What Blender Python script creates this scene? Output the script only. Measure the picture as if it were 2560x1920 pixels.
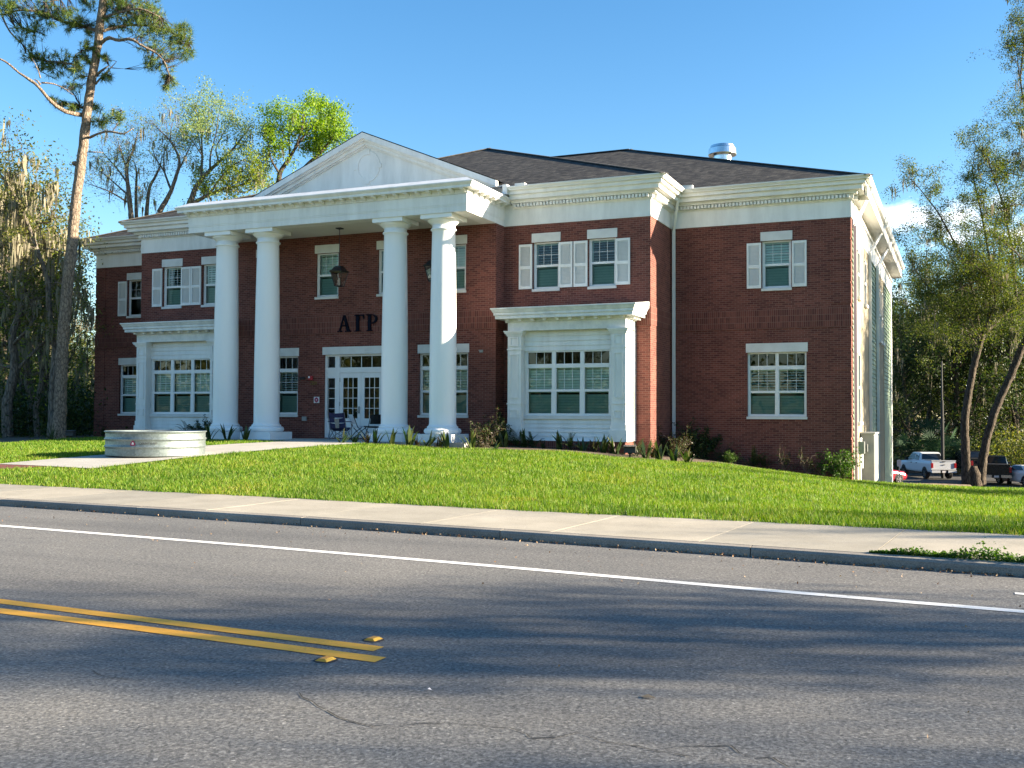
import bpy, math, random
import numpy as np
from mathutils import Vector, Matrix

# ------------------------------------------------------------------ frame
# World axes: X along the house front (to the right), Y into the house, Z up.
# Heights in this script are measured from eye level; EYE is added when an
# object is linked, so the road lies at world Z = 0.
EYE = 1.5
for o in list(bpy.data.objects):
    bpy.data.objects.remove(o)
SC = bpy.context.scene
COL = SC.collection
rnd = random.Random(7)
NP = np.random.default_rng(11)

# ------------------------------------------------------------------ camera
FPX, YAW, PITCH, ROLL = 2597.0, 0.40658, 0.029316, 0.0040142
def cam_axes():
    f = Vector((-math.sin(YAW)*math.cos(PITCH), math.cos(YAW)*math.cos(PITCH), math.sin(PITCH)))
    r0 = Vector((math.cos(YAW), math.sin(YAW), 0)); u0 = r0.cross(f)
    r = math.cos(ROLL)*r0 + math.sin(ROLL)*u0
    return r, r.cross(f), f
CR, CU, CF = cam_axes()
cam = bpy.data.cameras.new('camera'); camo = bpy.data.objects.new('camera', cam); COL.objects.link(camo)
cam.sensor_fit = 'HORIZONTAL'; cam.sensor_width = 36.0; cam.lens = FPX/2560*36.0
cam.clip_start = 0.1; cam.clip_end = 5000
camo.matrix_world = Matrix(((CR.x, CU.x, -CF.x, 0), (CR.y, CU.y, -CF.y, 0), (CR.z, CU.z, -CF.z, EYE), (0, 0, 0, 1)))
SC.camera = camo

# ------------------------------------------------------------------ sun and sky
SUN_AZ, SUN_EL = math.radians(17.5), math.radians(17.0)     # azimuth from +X towards +Y
sd = Vector((math.cos(SUN_EL)*math.cos(SUN_AZ), math.cos(SUN_EL)*math.sin(SUN_AZ), math.sin(SUN_EL)))
sl = bpy.data.lights.new('sun', 'SUN'); sl.energy = 5.0; sl.angle = math.radians(0.55); sl.color = (1.0, 0.85, 0.645)
so = bpy.data.objects.new('sun', sl); COL.objects.link(so)
so.rotation_euler = sd.to_track_quat('Z', 'Y').to_euler(); so.location = (60, 20, 40)
W = bpy.data.worlds.new('World'); SC.world = W; W.use_nodes = True
nt = W.node_tree; nt.nodes.clear()
wout = nt.nodes.new('ShaderNodeOutputWorld'); wbg = nt.nodes.new('ShaderNodeBackground')
sky = nt.nodes.new('ShaderNodeTexSky'); sky.sky_type = 'NISHITA'; sky.sun_disc = False
sky.sun_elevation = SUN_EL; sky.sun_rotation = math.pi/2 - SUN_AZ
sky.air_density = 1.0; sky.dust_density = 0.3; sky.ozone_density = 2.2; sky.altitude = 20
wbg.inputs['Strength'].default_value = 0.062
# a few small fair-weather clouds low over the trees on the right
geo = nt.nodes.new('ShaderNodeNewGeometry')
mp = nt.nodes.new('ShaderNodeMapping'); mp.inputs['Scale'].default_value = (5.0, 5.0, 11.0); mp.inputs['Location'].default_value = (0.3, 0.1, 0.55)
cn = nt.nodes.new('ShaderNodeTexNoise'); cn.inputs['Scale'].default_value = 1.7; cn.inputs['Detail'].default_value = 9; cn.inputs['Roughness'].default_value = 0.6
cr = nt.nodes.new('ShaderNodeMapRange'); cr.inputs['From Min'].default_value = 0.535; cr.inputs['From Max'].default_value = 0.65; cr.clamp = True
sep = nt.nodes.new('ShaderNodeSeparateXYZ')
hz = nt.nodes.new('ShaderNodeMapRange'); hz.inputs['From Min'].default_value = 0.225; hz.inputs['From Max'].default_value = 0.15; hz.clamp = True
mu = nt.nodes.new('ShaderNodeMath'); mu.operation = 'MULTIPLY'
mix = nt.nodes.new('ShaderNodeMix'); mix.data_type = 'RGBA'; mix.inputs['B'].default_value = (13, 12.6, 12.3, 1)
inv = nt.nodes.new('ShaderNodeVectorMath'); inv.operation = 'SCALE'; inv.inputs['Scale'].default_value = -1
nt.links.new(geo.outputs['Incoming'], inv.inputs[0])
nt.links.new(inv.outputs[0], mp.inputs['Vector']); nt.links.new(mp.outputs[0], cn.inputs['Vector'])
nt.links.new(cn.outputs['Fac'], cr.inputs['Value']); nt.links.new(inv.outputs[0], sep.inputs[0])
nt.links.new(sep.outputs['Z'], hz.inputs['Value']); nt.links.new(cr.outputs[0], mu.inputs[0]); nt.links.new(hz.outputs[0], mu.inputs[1])
rx = nt.nodes.new('ShaderNodeMapRange'); rx.inputs['From Min'].default_value = -0.085; rx.inputs['From Max'].default_value = -0.03; rx.clamp = True
mu2 = nt.nodes.new('ShaderNodeMath'); mu2.operation = 'MULTIPLY'
nt.links.new(sep.outputs['X'], rx.inputs['Value']); nt.links.new(mu.outputs[0], mu2.inputs[0]); nt.links.new(rx.outputs[0], mu2.inputs[1])
nt.links.new(mu2.outputs[0], mix.inputs['Factor']); hsv = nt.nodes.new('ShaderNodeHueSaturation'); hsv.inputs['Saturation'].default_value = 1.28; hsv.inputs['Value'].default_value = 0.97
nt.links.new(sky.outputs[0], hsv.inputs['Color']); nt.links.new(hsv.outputs[0], mix.inputs['A'])
nt.links.new(mix.outputs['Result'], wbg.inputs['Color']); nt.links.new(wbg.outputs[0], wout.inputs[0])
SC.view_settings.view_transform = 'Standard'; SC.view_settings.look = 'None'
SC.view_settings.gamma = 1.0; SC.view_settings.exposure = 2.25; SC.view_settings.use_curve_mapping = False
SC.render.engine = 'CYCLES'
SC.cycles.max_bounces = 6; SC.cycles.diffuse_bounces = 3; SC.cycles.glossy_bounces = 3
SC.cycles.transparent_max_bounces = 12; SC.cycles.transmission_bounces = 4
SC.cycles.use_denoising = True
SC.cycles.sample_clamp_indirect = 6.0
try: SC.cycles.use_adaptive_sampling = True
except Exception: pass

# ------------------------------------------------------------------ helpers
ORG = {}                                   # object name -> origin its mesh is measured from
def at(x, y, depth):
    """world point (eye-relative z) that lies `depth` metres along the view axis, seen at photo pixel x, y"""
    return CF*depth + CR*((x-1280)/FPX*depth) - CU*((y-960)/FPX*depth)
def atY(x, y, Y):
    d = CF + CR*((x-1280)/FPX) - CU*((y-960)/FPX); return d*(Y/d.y)

def props(o, label=None, cat=None, group=None, kind=None):
    if label: o['label'] = label
    if cat: o['category'] = cat
    if group: o['group'] = group
    if kind: o['kind'] = kind
    return o

def thing(name, label, cat, loc=(0, 0, 0), rz=0.0, group=None):
    o = bpy.data.objects.new(name, None); COL.objects.link(o)
    o.empty_display_size = 0.3
    o.location = (loc[0], loc[1], loc[2]+EYE); o.rotation_euler = (0, 0, rz)
    ORG[o.name] = np.array(loc, float)
    return props(o, label, cat, group)

def dup(root, loc=None, rz=None, scale=None, label=None, group=None):
    c = root.copy(); COL.objects.link(c)
    if loc is not None: c.location = (loc[0], loc[1], loc[2]+EYE)
    if rz is not None: c.rotation_euler = (0, 0, rz)
    if scale is not None: c.scale = scale if hasattr(scale, '__len__') else (scale,)*3
    if label: c['label'] = label
    if group: c['group'] = group
    def rec(a, b):
        for ch in [x for x in COL.objects if x.parent == a]:
            d = ch.copy(); COL.objects.link(d); d.parent = b; rec(ch, d)
    rec(root, c)
    return c

def link_mesh(name, V, Fs, mat, parent=None, uv=None, smooth=False, origin=None, mats=None, midx=None):
    """V (n,3) eye-relative; Fs list of index tuples or (m,k) array"""
    V = np.asarray(V, np.float64).reshape(-1, 3)
    if parent is not None: org = ORG[parent.name]
    elif origin is not None: org = np.asarray(origin, float)
    else: org = np.array([0, 0, 0.0])
    me = bpy.data.meshes.new(name)
    if isinstance(Fs, np.ndarray):
        n, k = Fs.shape
        me.vertices.add(len(V)); me.vertices.foreach_set('co', (V-org).astype(np.float32).ravel())
        me.loops.add(n*k); me.loops.foreach_set('vertex_index', Fs.astype(np.int32).ravel())
        me.polygons.add(n); me.polygons.foreach_set('loop_start', np.arange(0, n*k, k, dtype=np.int32))
        me.update(calc_edges=True)
    else:
        me.from_pydata((V-org).tolist(), [], [tuple(f) for f in Fs]); me.update()
    nl = len(me.loops)
    if uv is not None:
        lay = me.uv_layers.new(name='uv'); lay.data.foreach_set('uv', np.asarray(uv, np.float32).ravel())
    elif nl < 400000 and nl > 0:
        lay = me.uv_layers.new(name='uv')
        npoly = len(me.polygons)
        nor = np.empty(npoly*3, np.float32); me.polygons.foreach_get('normal', nor); nor = np.abs(nor.reshape(-1, 3))
        tot = np.empty(npoly, np.int32); me.polygons.foreach_get('loop_total', tot)
        vi = np.empty(nl, np.int32); me.loops.foreach_get('vertex_index', vi)
        ax = np.repeat(nor.argmax(1), tot); P = V[vi]
        U = np.where((ax == 0)[:, None], P[:, [1, 2]], np.where((ax == 1)[:, None], P[:, [0, 2]], P[:, [0, 1]]))
        lay.data.foreach_set('uv', U.astype(np.float32).ravel())
    if mats:
        for m in mats: me.materials.append(m)
        if midx is not None: me.polygons.foreach_set('material_index', np.asarray(midx, np.int32))
    elif mat is not None: me.materials.append(mat)
    if smooth:
        me.polygons.foreach_set('use_smooth', np.ones(len(me.polygons), bool))
    o = bpy.data.objects.new(name, me); COL.objects.link(o)
    if parent is not None:
        o.parent = parent; ORG[o.name] = org
    else:
        o.location = (org[0], org[1], org[2]+EYE); ORG[o.name] = org
    return o

class MB:
    """collects shapes and links them as ONE mesh object"""
    def __init__(s): s.v = []; s.f = []; s.m = []; s.cur = 0
    def add(s, V, F):
        b = len(s.v); s.v += [tuple(p) for p in V]; s.f += [tuple(i+b for i in f) for f in F]; s.m += [s.cur]*len(F); return s
    def quad(s, a, b, c, d): return s.add([a, b, c, d], [(0, 1, 2, 3)])
    def tri(s, a, b, c): return s.add([a, b, c], [(0, 1, 2)])
    def box(s, x0, x1, y0, y1, z0, z1):
        if x0 > x1: x0, x1 = x1, x0
        if y0 > y1: y0, y1 = y1, y0
        if z0 > z1: z0, z1 = z1, z0
        V = [(x0, y0, z0), (x1, y0, z0), (x1, y1, z0), (x0, y1, z0), (x0, y0, z1), (x1, y0, z1), (x1, y1, z1), (x0, y1, z1)]
        return s.add(V, [(0, 3, 2, 1), (4, 5, 6, 7), (0, 1, 5, 4), (1, 2, 6, 5), (2, 3, 7, 6), (3, 0, 4, 7)])
    def obox(s, c, ax, half):
        """oriented box: centre, 3 axes (Vectors), half sizes"""
        c = Vector(c); V = []
        for sz in (-1, 1):
            for sx, sy in ((-1, -1), (1, -1), (1, 1), (-1, 1)):
                V.append(c+ax[0]*half[0]*sx+ax[1]*half[1]*sy+ax[2]*half[2]*sz)
        return s.add(V, [(0, 3, 2, 1), (4, 5, 6, 7), (0, 1, 5, 4), (1, 2, 6, 5), (2, 3, 7, 6), (3, 0, 4, 7)])
    def bar(s, a, b, w, h=None, up=(0, 0, 1)):
        a, b = Vector(a), Vector(b); d = (b-a); L = d.length
        if L < 1e-6: return s
        d.normalize(); u = Vector(up)
        if abs(d.dot(u)) > 0.98: u = Vector((1, 0, 0))
        sx = d.cross(u).normalized(); uz = sx.cross(d)
        return s.obox((a+b)/2, (d, sx, uz), (L/2, w/2, (h or w)/2))
    def tube(s, pts, rad, n=8, cap=True):
        pts = [Vector(p) for p in pts]
        if not hasattr(rad, '__len__'): rad = [rad]*len(pts)
        V = []; F = []; prev = None
        for i, p in enumerate(pts):
            d = (pts[min(i+1, len(pts)-1)]-pts[max(i-1, 0)])
            d = d.normalized() if d.length > 1e-9 else Vector((0, 0, 1))
            if prev is None:
                u = Vector((0, 0, 1)) if abs(d.z) < 0.9 else Vector((1, 0, 0)); u = (u-d*u.dot(d)).normalized()
            else:
                u = (prev-d*prev.dot(d)); u = u.normalized() if u.length > 1e-6 else Vector((1, 0, 0))
            prev = u; w = d.cross(u)
            for k in range(n):
                a = 2*math.pi*k/n; V.append(p+(u*math.cos(a)+w*math.sin(a))*rad[i])
        for i in range(len(pts)-1):
            for k in range(n):
                k2 = (k+1) % n; F.append((i*n+k, i*n+k2, (i+1)*n+k2, (i+1)*n+k))
        if cap: F.append(tuple(range(n-1, -1, -1))); F.append(tuple((len(pts)-1)*n+k for k in range(n)))
        return s.add(V, F)
    def lathe(s, prof, c=(0, 0), n=32, cap=True):
        """prof: (r, z) from the bottom up"""
        V = []; F = []
        for r, z in prof:
            for k in range(n):
                a = 2*math.pi*k/n; V.append((c[0]+r*math.cos(a), c[1]+r*math.sin(a), z))
        for i in range(len(prof)-1):
            for k in range(n):
                k2 = (k+1) % n; F.append((i*n+k, i*n+k2, (i+1)*n+k2, (i+1)*n+k))
        if cap: F.append(tuple(range(n-1, -1, -1))); F.append(tuple((len(prof)-1)*n+k for k in range(n)))
        return s.add(V, F)
    def sweep(s, prof, path, closed_prof=False, caps=True):
        """prof: (p, z) with p outwards; path: plan points; outwards is to the left of travel"""
        nP = len(prof); V = []; F = []
        N = []
        for i in range(len(path)-1):
            dx, dy = path[i+1][0]-path[i][0], path[i+1][1]-path[i][1]; L = math.hypot(dx, dy); N.append((-dy/L, dx/L))
        for i, (x, y) in enumerate(path):
            if i == 0: m = N[0]
            elif i == len(path)-1: m = N[-1]
            else:
                a, b = N[i-1], N[i]; k = 1+a[0]*b[0]+a[1]*b[1]; m = ((a[0]+b[0])/k, (a[1]+b[1])/k)
            for p, z in prof: V.append((x+m[0]*p, y+m[1]*p, z))
        last = nP if closed_prof else nP-1
        for i in range(len(path)-1):
            for k in range(last):
                k2 = (k+1) % nP; F.append((i*nP+k, (i+1)*nP+k, (i+1)*nP+k2, i*nP+k2))
        if caps: F.append(tuple(range(nP))); F.append(tuple((len(path)-1)*nP+k for k in range(nP-1, -1, -1)))
        return s.add(V, F)
    def clap(s, a, b, z0, z1, step=0.155, lip=0.016, out=(0, -1)):
        """clapboards on the vertical plane between plan points a and b"""
        z = z0
        ox, oy = out
        while z < z1-0.01:
            zt = min(z+step, z1)
            A = (a[0]+ox*lip, a[1]+oy*lip, z); B = (b[0]+ox*lip, b[1]+oy*lip, z)
            C = (b[0], b[1], zt); D = (a[0], a[1], zt); s.quad(A, B, C, D)
            s.quad((a[0], a[1], z), (b[0], b[1], z), B, A); z = zt
        return s
    def build(s, name, mat, parent=None, smooth=False, origin=None, uv=None, mats=None):
        return link_mesh(name, s.v, s.f, mat, parent, uv, smooth, origin, mats, s.m if mats else None)
# ------------------------------------------------------------------ materials
def new_mat(name):
    m = bpy.data.materials.new(name); m.use_nodes = True
    return m, m.node_tree, m.node_tree.nodes['Principled BSDF']
def N(t, typ, **kw):
    n = t.nodes.new('ShaderNode'+typ)
    for k, v in kw.items():
        if k in n.inputs: n.inputs[k].default_value = v
        else: setattr(n, k, v)
    return n
def L(t, a, b): t.links.new(a, b)
def ramp(t, stops):
    r = t.nodes.new('ShaderNodeValToRGB'); e = r.color_ramp.elements
    while len(e) < len(stops): e.new(0.5)
    for i, (p, c) in enumerate(stops): e[i].position = p; e[i].color = (*c, 1)
    return r
def noisy(name, c1, c2, scale=3.0, rough=0.7, detail=5, bump=0.0, bscale=None, metal=0.0, coords='Object', spec=0.5, stops=(0.35, 0.65), c3=None):
    m, t, b = new_mat(name)
    tc = N(t, 'TexCoord'); n = N(t, 'TexNoise', Scale=scale, Detail=detail)
    L(t, tc.outputs[coords], n.inputs['Vector'])
    st = [(stops[0], c1), (stops[1], c2)]
    if c3: st = [(stops[0], c1), (0.5, c3), (stops[1], c2)]
    r = ramp(t, st); L(t, n.outputs['Fac'], r.inputs['Fac']); L(t, r.outputs['Color'], b.inputs['Base Color'])
    b.inputs['Roughness'].default_value = rough; b.inputs['Metallic'].default_value = metal; b.inputs['Specular IOR Level'].default_value = spec
    if bump:
        n2 = N(t, 'TexNoise', Scale=bscale or scale*4, Detail=4); L(t, tc.outputs[coords], n2.inputs['Vector'])
        bp = N(t, 'Bump', Strength=bump, Distance=0.02); L(t, n2.outputs['Fac'], bp.inputs['Height']); L(t, bp.outputs['Normal'], b.inputs['Normal'])
    return m
def flat(name, c, rough=0.6, metal=0.0, spec=0.5):
    m, t, b = new_mat(name)
    b.inputs['Base Color'].default_value = (*c, 1); b.inputs['Roughness'].default_value = rough; b.inputs['Metallic'].default_value = metal
    b.inputs['Specular IOR Level'].default_value = spec
    return m

def brick_mat(name, w, h, offset=0.5, tint=1.0):
    m, t, b = new_mat(name)
    uvn = N(t, 'UVMap', uv_map='uv')
    nz = N(t, 'TexNoise', Scale=0.9, Detail=6)
    L(t, uvn.outputs[0], nz.inputs['Vector'])
    br = t.nodes.new('ShaderNodeTexBrick'); br.offset = offset; br.offset_frequency = 2; br.squash = 1.0
    br.inputs['Scale'].default_value = 1.0; br.inputs['Brick Width'].default_value = w; br.inputs['Row Height'].default_value = h
    br.inputs['Mortar Size'].default_value = 0.0056; br.inputs['Mortar Smooth'].default_value = 0.25; br.inputs['Bias'].default_value = 0.0
    br.inputs['Color1'].default_value = (0.192*tint, 0.063*tint, 0.049*tint, 1); br.inputs['Color2'].default_value = (0.104*tint, 0.033*tint, 0.028*tint, 1)
    br.inputs['Mortar'].default_value = (0.25, 0.145, 0.115, 1)
    L(t, uvn.outputs[0], br.inputs['Vector'])
    r = ramp(t, [(0.28, (0.80, 0.79, 0.79)), (0.72, (1.16, 1.14, 1.10))]); L(t, nz.outputs['Fac'], r.inputs['Fac'])
    mx = N(t, 'Mix', data_type='RGBA', blend_type='MULTIPLY'); mx.inputs['Factor'].default_value = 1.0
    L(t, br.outputs['Color'], mx.inputs['A']); L(t, r.outputs['Color'], mx.inputs['B'])
    n2 = N(t, 'TexNoise', Scale=60, Detail=3); L(t, uvn.outputs[0], n2.inputs['Vector'])
    r2 = ramp(t, [(0.3, (0.85, 0.85, 0.85)), (0.7, (1.12, 1.12, 1.12))]); L(t, n2.outputs['Fac'], r2.inputs['Fac'])
    mx2 = N(t, 'Mix', data_type='RGBA', blend_type='MULTIPLY'); mx2.inputs['Factor'].default_value = 1.0
    L(t, mx.outputs['Result'], mx2.inputs['A']); L(t, r2.outputs['Color'], mx2.inputs['B'])
    L(t, mx2.outputs['Result'], b.inputs['Base Color'])
    b.inputs['Roughness'].default_value = 0.85; b.inputs['Specular IOR Level'].default_value = 0.25
    bp = N(t, 'Bump', Strength=0.35, Distance=0.008, invert=True); L(t, br.outputs['Fac'], bp.inputs['Height']); L(t, bp.outputs['Normal'], b.inputs['Normal'])
    return m

def shingle_mat():
    m, t, b = new_mat('roof shingles')
    uvn = N(t, 'UVMap', uv_map='uv')
    br = t.nodes.new('ShaderNodeTexBrick'); br.offset = 0.43; br.offset_frequency = 2
    br.inputs['Scale'].default_value = 1.0; br.inputs['Brick Width'].default_value = 0.24; br.inputs['Row Height'].default_value = 0.145
    br.inputs['Mortar Size'].default_value = 0.010; br.inputs['Mortar Smooth'].default_value = 0.4
    br.inputs['Color1'].default_value = (0.078, 0.076, 0.072, 1); br.inputs['Color2'].default_value = (0.024, 0.025, 0.028, 1)
    br.inputs['Mortar'].default_value = (0.03, 0.029, 0.03, 1)
    L(t, uvn.outputs[0], br.inputs['Vector'])
    v = N(t, 'TexVoronoi', Scale=5.5); L(t, uvn.outputs[0], v.inputs['Vector'])
    r = ramp(t, [(0.0, (0.55, 0.55, 0.58)), (0.5, (1.0, 0.98, 0.93)), (1.0, (1.6, 1.5, 1.32))]); L(t, v.outputs['Color'], r.inputs['Fac'])
    mx = N(t, 'Mix', data_type='RGBA', blend_type='MULTIPLY'); mx.inputs['Factor'].default_value = 1.0
    L(t, br.outputs['Color'], mx.inputs['A']); L(t, r.outputs['Color'], mx.inputs['B'])
    L(t, mx.outputs['Result'], b.inputs['Base Color']); b.inputs['Roughness'].default_value = 0.9; b.inputs['Specular IOR Level'].default_value = 0.2
    bp = N(t, 'Bump', Strength=0.7, Distance=0.02, invert=True); L(t, br.outputs['Fac'], bp.inputs['Height']); L(t, bp.outputs['Normal'], b.inputs['Normal'])
    return m

def asphalt_mat(name, base=(0.150, 0.147, 0.140), k=1.0):
    m, t, b = new_mat(name)
    tc = N(t, 'TexCoord')
    v = N(t, 'TexVoronoi', Scale=75*k); L(t, tc.outputs['Object'], v.inputs['Vector'])
    n = N(t, 'TexNoise', Scale=40*k, Detail=5, Roughness=0.75); L(t, tc.outputs['Object'], n.inputs['Vector'])
    big = N(t, 'TexNoise', Scale=0.35, Detail=6); L(t, tc.outputs['Object'], big.inputs['Vector'])
    r = ramp(t, [(0.30, tuple(c*0.45 for c in base)), (0.5, base), (0.66, tuple(c*1.7 for c in base)), (0.8, tuple(c*2.6 for c in base))])
    L(t, n.outputs['Fac'], r.inputs['Fac'])
    rv = ramp(t, [(0.0, (0.45, 0.45, 0.45)), (0.5, (0.95, 0.95, 0.95)), (0.85, (1.25, 1.24, 1.2)), (0.93, (1.6, 1.58, 1.54)), (1.0, (2.5, 2.45, 2.4))]); L(t, v.outputs['Color'], rv.inputs['Fac'])
    mx = N(t, 'Mix', data_type='RGBA', blend_type='MULTIPLY'); mx.inputs['Factor'].default_value = 1.0
    L(t, r.outputs['Color'], mx.inputs['A']); L(t, rv.outputs['Color'], mx.inputs['B'])
    rb = ramp(t, [(0.3, (0.86, 0.87, 0.88)), (0.7, (1.15, 1.13, 1.10))]); L(t, big.outputs['Fac'], rb.inputs['Fac'])
    mx2 = N(t, 'Mix', data_type='RGBA', blend_type='MULTIPLY'); mx2.inputs['Factor'].default_value = 1.0
    L(t, mx.outputs['Result'], mx2.inputs['A']); L(t, rb.outputs['Color'], mx2.inputs['B'])
    # polished wheel tracks and oil drips run along the street
    mpt = N(t, 'Mapping'); mpt.inputs['Rotation'].default_value = (0, 0, 0.075); mpt.inputs['Scale'].default_value = (0.05, 0.9, 1); L(t, tc.outputs['Object'], mpt.inputs['Vector'])
    st = N(t, 'TexNoise', Scale=1.0, Detail=4); L(t, mpt.outputs[0], st.inputs['Vector'])
    rs = ramp(t, [(0.34, (0.80, 0.80, 0.81)), (0.5, (1.0, 1.0, 1.0)), (0.66, (1.17, 1.16, 1.14))]); L(t, st.outputs['Fac'], rs.inputs['Fac'])
    oil = N(t, 'TexVoronoi', Scale=1.1, Randomness=1.0); L(t, tc.outputs['Object'], oil.inputs['Vector'])
    ro = ramp(t, [(0.0, (0.62, 0.62, 0.63)), (0.035, (0.8, 0.8, 0.8)), (0.075, (1, 1, 1))]); L(t, oil.outputs['Distance'], ro.inputs['Fac'])
    mx3 = N(t, 'Mix', data_type='RGBA', blend_type='MULTIPLY'); mx3.inputs['Factor'].default_value = 1.0
    L(t, mx2.outputs['Result'], mx3.inputs['A']); L(t, rs.outputs['Color'], mx3.inputs['B'])
    mx4 = N(t, 'Mix', data_type='RGBA', blend_type='MULTIPLY'); mx4.inputs['Factor'].default_value = 1.0
    L(t, mx3.outputs['Result'], mx4.inputs['A']); L(t, ro.outputs['Color'], mx4.inputs['B'])
    L(t, mx4.outputs['Result'], b.inputs['Base Color']); b.inputs['Roughness'].default_value = 0.8; b.inputs['Specular IOR Level'].default_value = 0.35
    bp = N(t, 'Bump', Strength=0.55, Distance=0.006); L(t, n.outputs['Fac'], bp.inputs['Height']); L(t, bp.outputs['Normal'], b.inputs['Normal'])
    return m

def paint_line_mat(name, c, wear=0.42):
    m, t, b = new_mat(name)
    tc = N(t, 'TexCoord'); n = N(t, 'TexNoise', Scale=38, Detail=6, Roughness=0.8); L(t, tc.outputs['Object'], n.inputs['Vector'])
    n3 = N(t, 'TexNoise', Scale=2.2, Detail=5, Roughness=0.7); L(t, tc.outputs['Object'], n3.inputs['Vector'])
    ad = N(t, 'Math', operation='ADD'); L(t, n.outputs['Fac'], ad.inputs[0]); L(t, n3.outputs['Fac'], ad.inputs[1])
    r = ramp(t, [(wear, (0.06, 0.06, 0.062)), (wear+0.04, tuple(x*0.78 for x in c)), (wear+0.12, c)])
    hf = N(t, 'Math', operation='MULTIPLY'); hf.inputs[1].default_value = 0.5; L(t, ad.outputs[0], hf.inputs[0]); L(t, hf.outputs[0], r.inputs['Fac'])
    L(t, r.outputs['Color'], b.inputs['Base Color']); b.inputs['Roughness'].default_value = 0.7; b.inputs['Specular IOR Level'].default_value = 0.3
    bp = N(t, 'Bump', Strength=0.3, Distance=0.004); L(t, n.outputs['Fac'], bp.inputs['Height']); L(t, bp.outputs['Normal'], b.inputs['Normal'])
    return m

def leaf_mat(name, cols, trans=0.45, rough=0.55, tcol=None, spec=0.25, patch=None):
    """cols: list of colours picked per leaf; part of the light passes through"""
    m, t, b = new_mat(name)
    g = N(t, 'NewGeometry')
    r = ramp(t, [(i/(max(1, len(cols)-1)), c) for i, c in enumerate(cols)])
    L(t, g.outputs['Random Per Island'], r.inputs['Fac']); L(t, r.outputs['Color'], b.inputs['Base Color'])
    b.inputs['Roughness'].default_value = rough; b.inputs['Specular IOR Level'].default_value = spec
    out = t.nodes['Material Output']; src = r.outputs['Color']
    if patch:      # slow drift of colour over the ground: thin, lush and strawy patches
        tc = N(t, 'TexCoord'); pn = N(t, 'TexNoise', Scale=patch, Detail=6, Roughness=0.65); L(t, tc.outputs['Object'], pn.inputs['Vector'])
        pr = ramp(t, [(0.30, (0.55, 0.66, 0.55)), (0.46, (0.95, 1.0, 0.95)), (0.60, (1.12, 1.06, 1.0)), (0.72, (1.5, 1.12, 1.35))]); L(t, pn.outputs['Fac'], pr.inputs['Fac'])
        pm = N(t, 'Mix', data_type='RGBA', blend_type='MULTIPLY'); pm.inputs['Factor'].default_value = 1.0
        L(t, src, pm.inputs['A']); L(t, pr.outputs['Color'], pm.inputs['B']); src = pm.outputs['Result']; L(t, src, b.inputs['Base Color'])
    tr = N(t, 'BsdfTranslucent'); hs = N(t, 'HueSaturation', Saturation=1.15, Value=1.25)
    L(t, src, hs.inputs['Color']); L(t, hs.outputs[0], tr.inputs['Color'])
    ms = N(t, 'MixShader'); ms.inputs[0].default_value = trans
    L(t, b.outputs[0], ms.inputs[1]); L(t, tr.outputs[0], ms.inputs[2]); L(t, ms.outputs[0], out.inputs[0])
    return m

def bark_mat(name, c1, c2, scale=6, zs=0.35, bump=0.9):
    m, t, b = new_mat(name)
    tc = N(t, 'TexCoord'); mp = N(t, 'Mapping'); mp.inputs['Scale'].default_value = (1, 1, zs); L(t, tc.outputs['Object'], mp.inputs['Vector'])
    v = N(t, 'TexVoronoi', Scale=scale, feature='DISTANCE_TO_EDGE'); n = N(t, 'TexNoise', Scale=scale*1.7, Detail=8, Roughness=0.7)
    L(t, mp.outputs[0], n.inputs['Vector'])
    dn = N(t, 'Mix', data_type='RGBA', blend_type='ADD'); dn.inputs['Factor'].default_value = 0.12
    L(t, mp.outputs[0], dn.inputs['A']); L(t, n.outputs['Color'], dn.inputs['B']); L(t, dn.outputs['Result'], v.inputs['Vector'])
    ml = N(t, 'Math', operation='MULTIPLY'); ml.inputs[1].default_value = 2.2; L(t, v.outputs['Distance'], ml.inputs[0])
    ad = N(t, 'Math', operation='ADD'); L(t, ml.outputs[0], ad.inputs[0]); L(t, n.outputs['Fac'], ad.inputs[1])
    r = ramp(t, [(0.42, c1), (0.95, c2)]); L(t, ad.outputs[0], r.inputs['Fac']); L(t, r.outputs['Color'], b.inputs['Base Color'])
    b.inputs['Roughness'].default_value = 0.9; b.inputs['Specular IOR Level'].default_value = 0.15
    bp = N(t, 'Bump', Strength=bump, Distance=0.05); L(t, ad.outputs[0], bp.inputs['Height']); L(t, bp.outputs['Normal'], b.inputs['Normal'])
    return m

def glass_mat(name, tint=(0.62, 0.80, 0.74), refl=1.0, rough=0.0):
    m, t, b = new_mat(name); t.nodes.remove(b); out = t.nodes['Material Output']
    tr = N(t, 'BsdfTransparent'); tr.inputs['Color'].default_value = (*tint, 1)
    gl = N(t, 'BsdfGlossy'); gl.inputs['Roughness'].default_value = rough; gl.inputs['Color'].default_value = (refl, refl, refl, 1)
    tc = N(t, 'TexCoord'); n = N(t, 'TexNoise', Scale=1.6, Detail=1); L(t, tc.outputs['Object'], n.inputs['Vector'])
    bp = N(t, 'Bump', Strength=0.06, Distance=0.03); L(t, n.outputs['Fac'], bp.inputs['Height']); L(t, bp.outputs['Normal'], gl.inputs['Normal'])
    fr = N(t, 'Fresnel', IOR=1.52); ms = N(t, 'MixShader')
    L(t, fr.outputs[0], ms.inputs[0]); L(t, tr.outputs[0], ms.inputs[1]); L(t, gl.outputs[0], ms.inputs[2]); L(t, ms.outputs[0], out.inputs[0])
    return m

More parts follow.
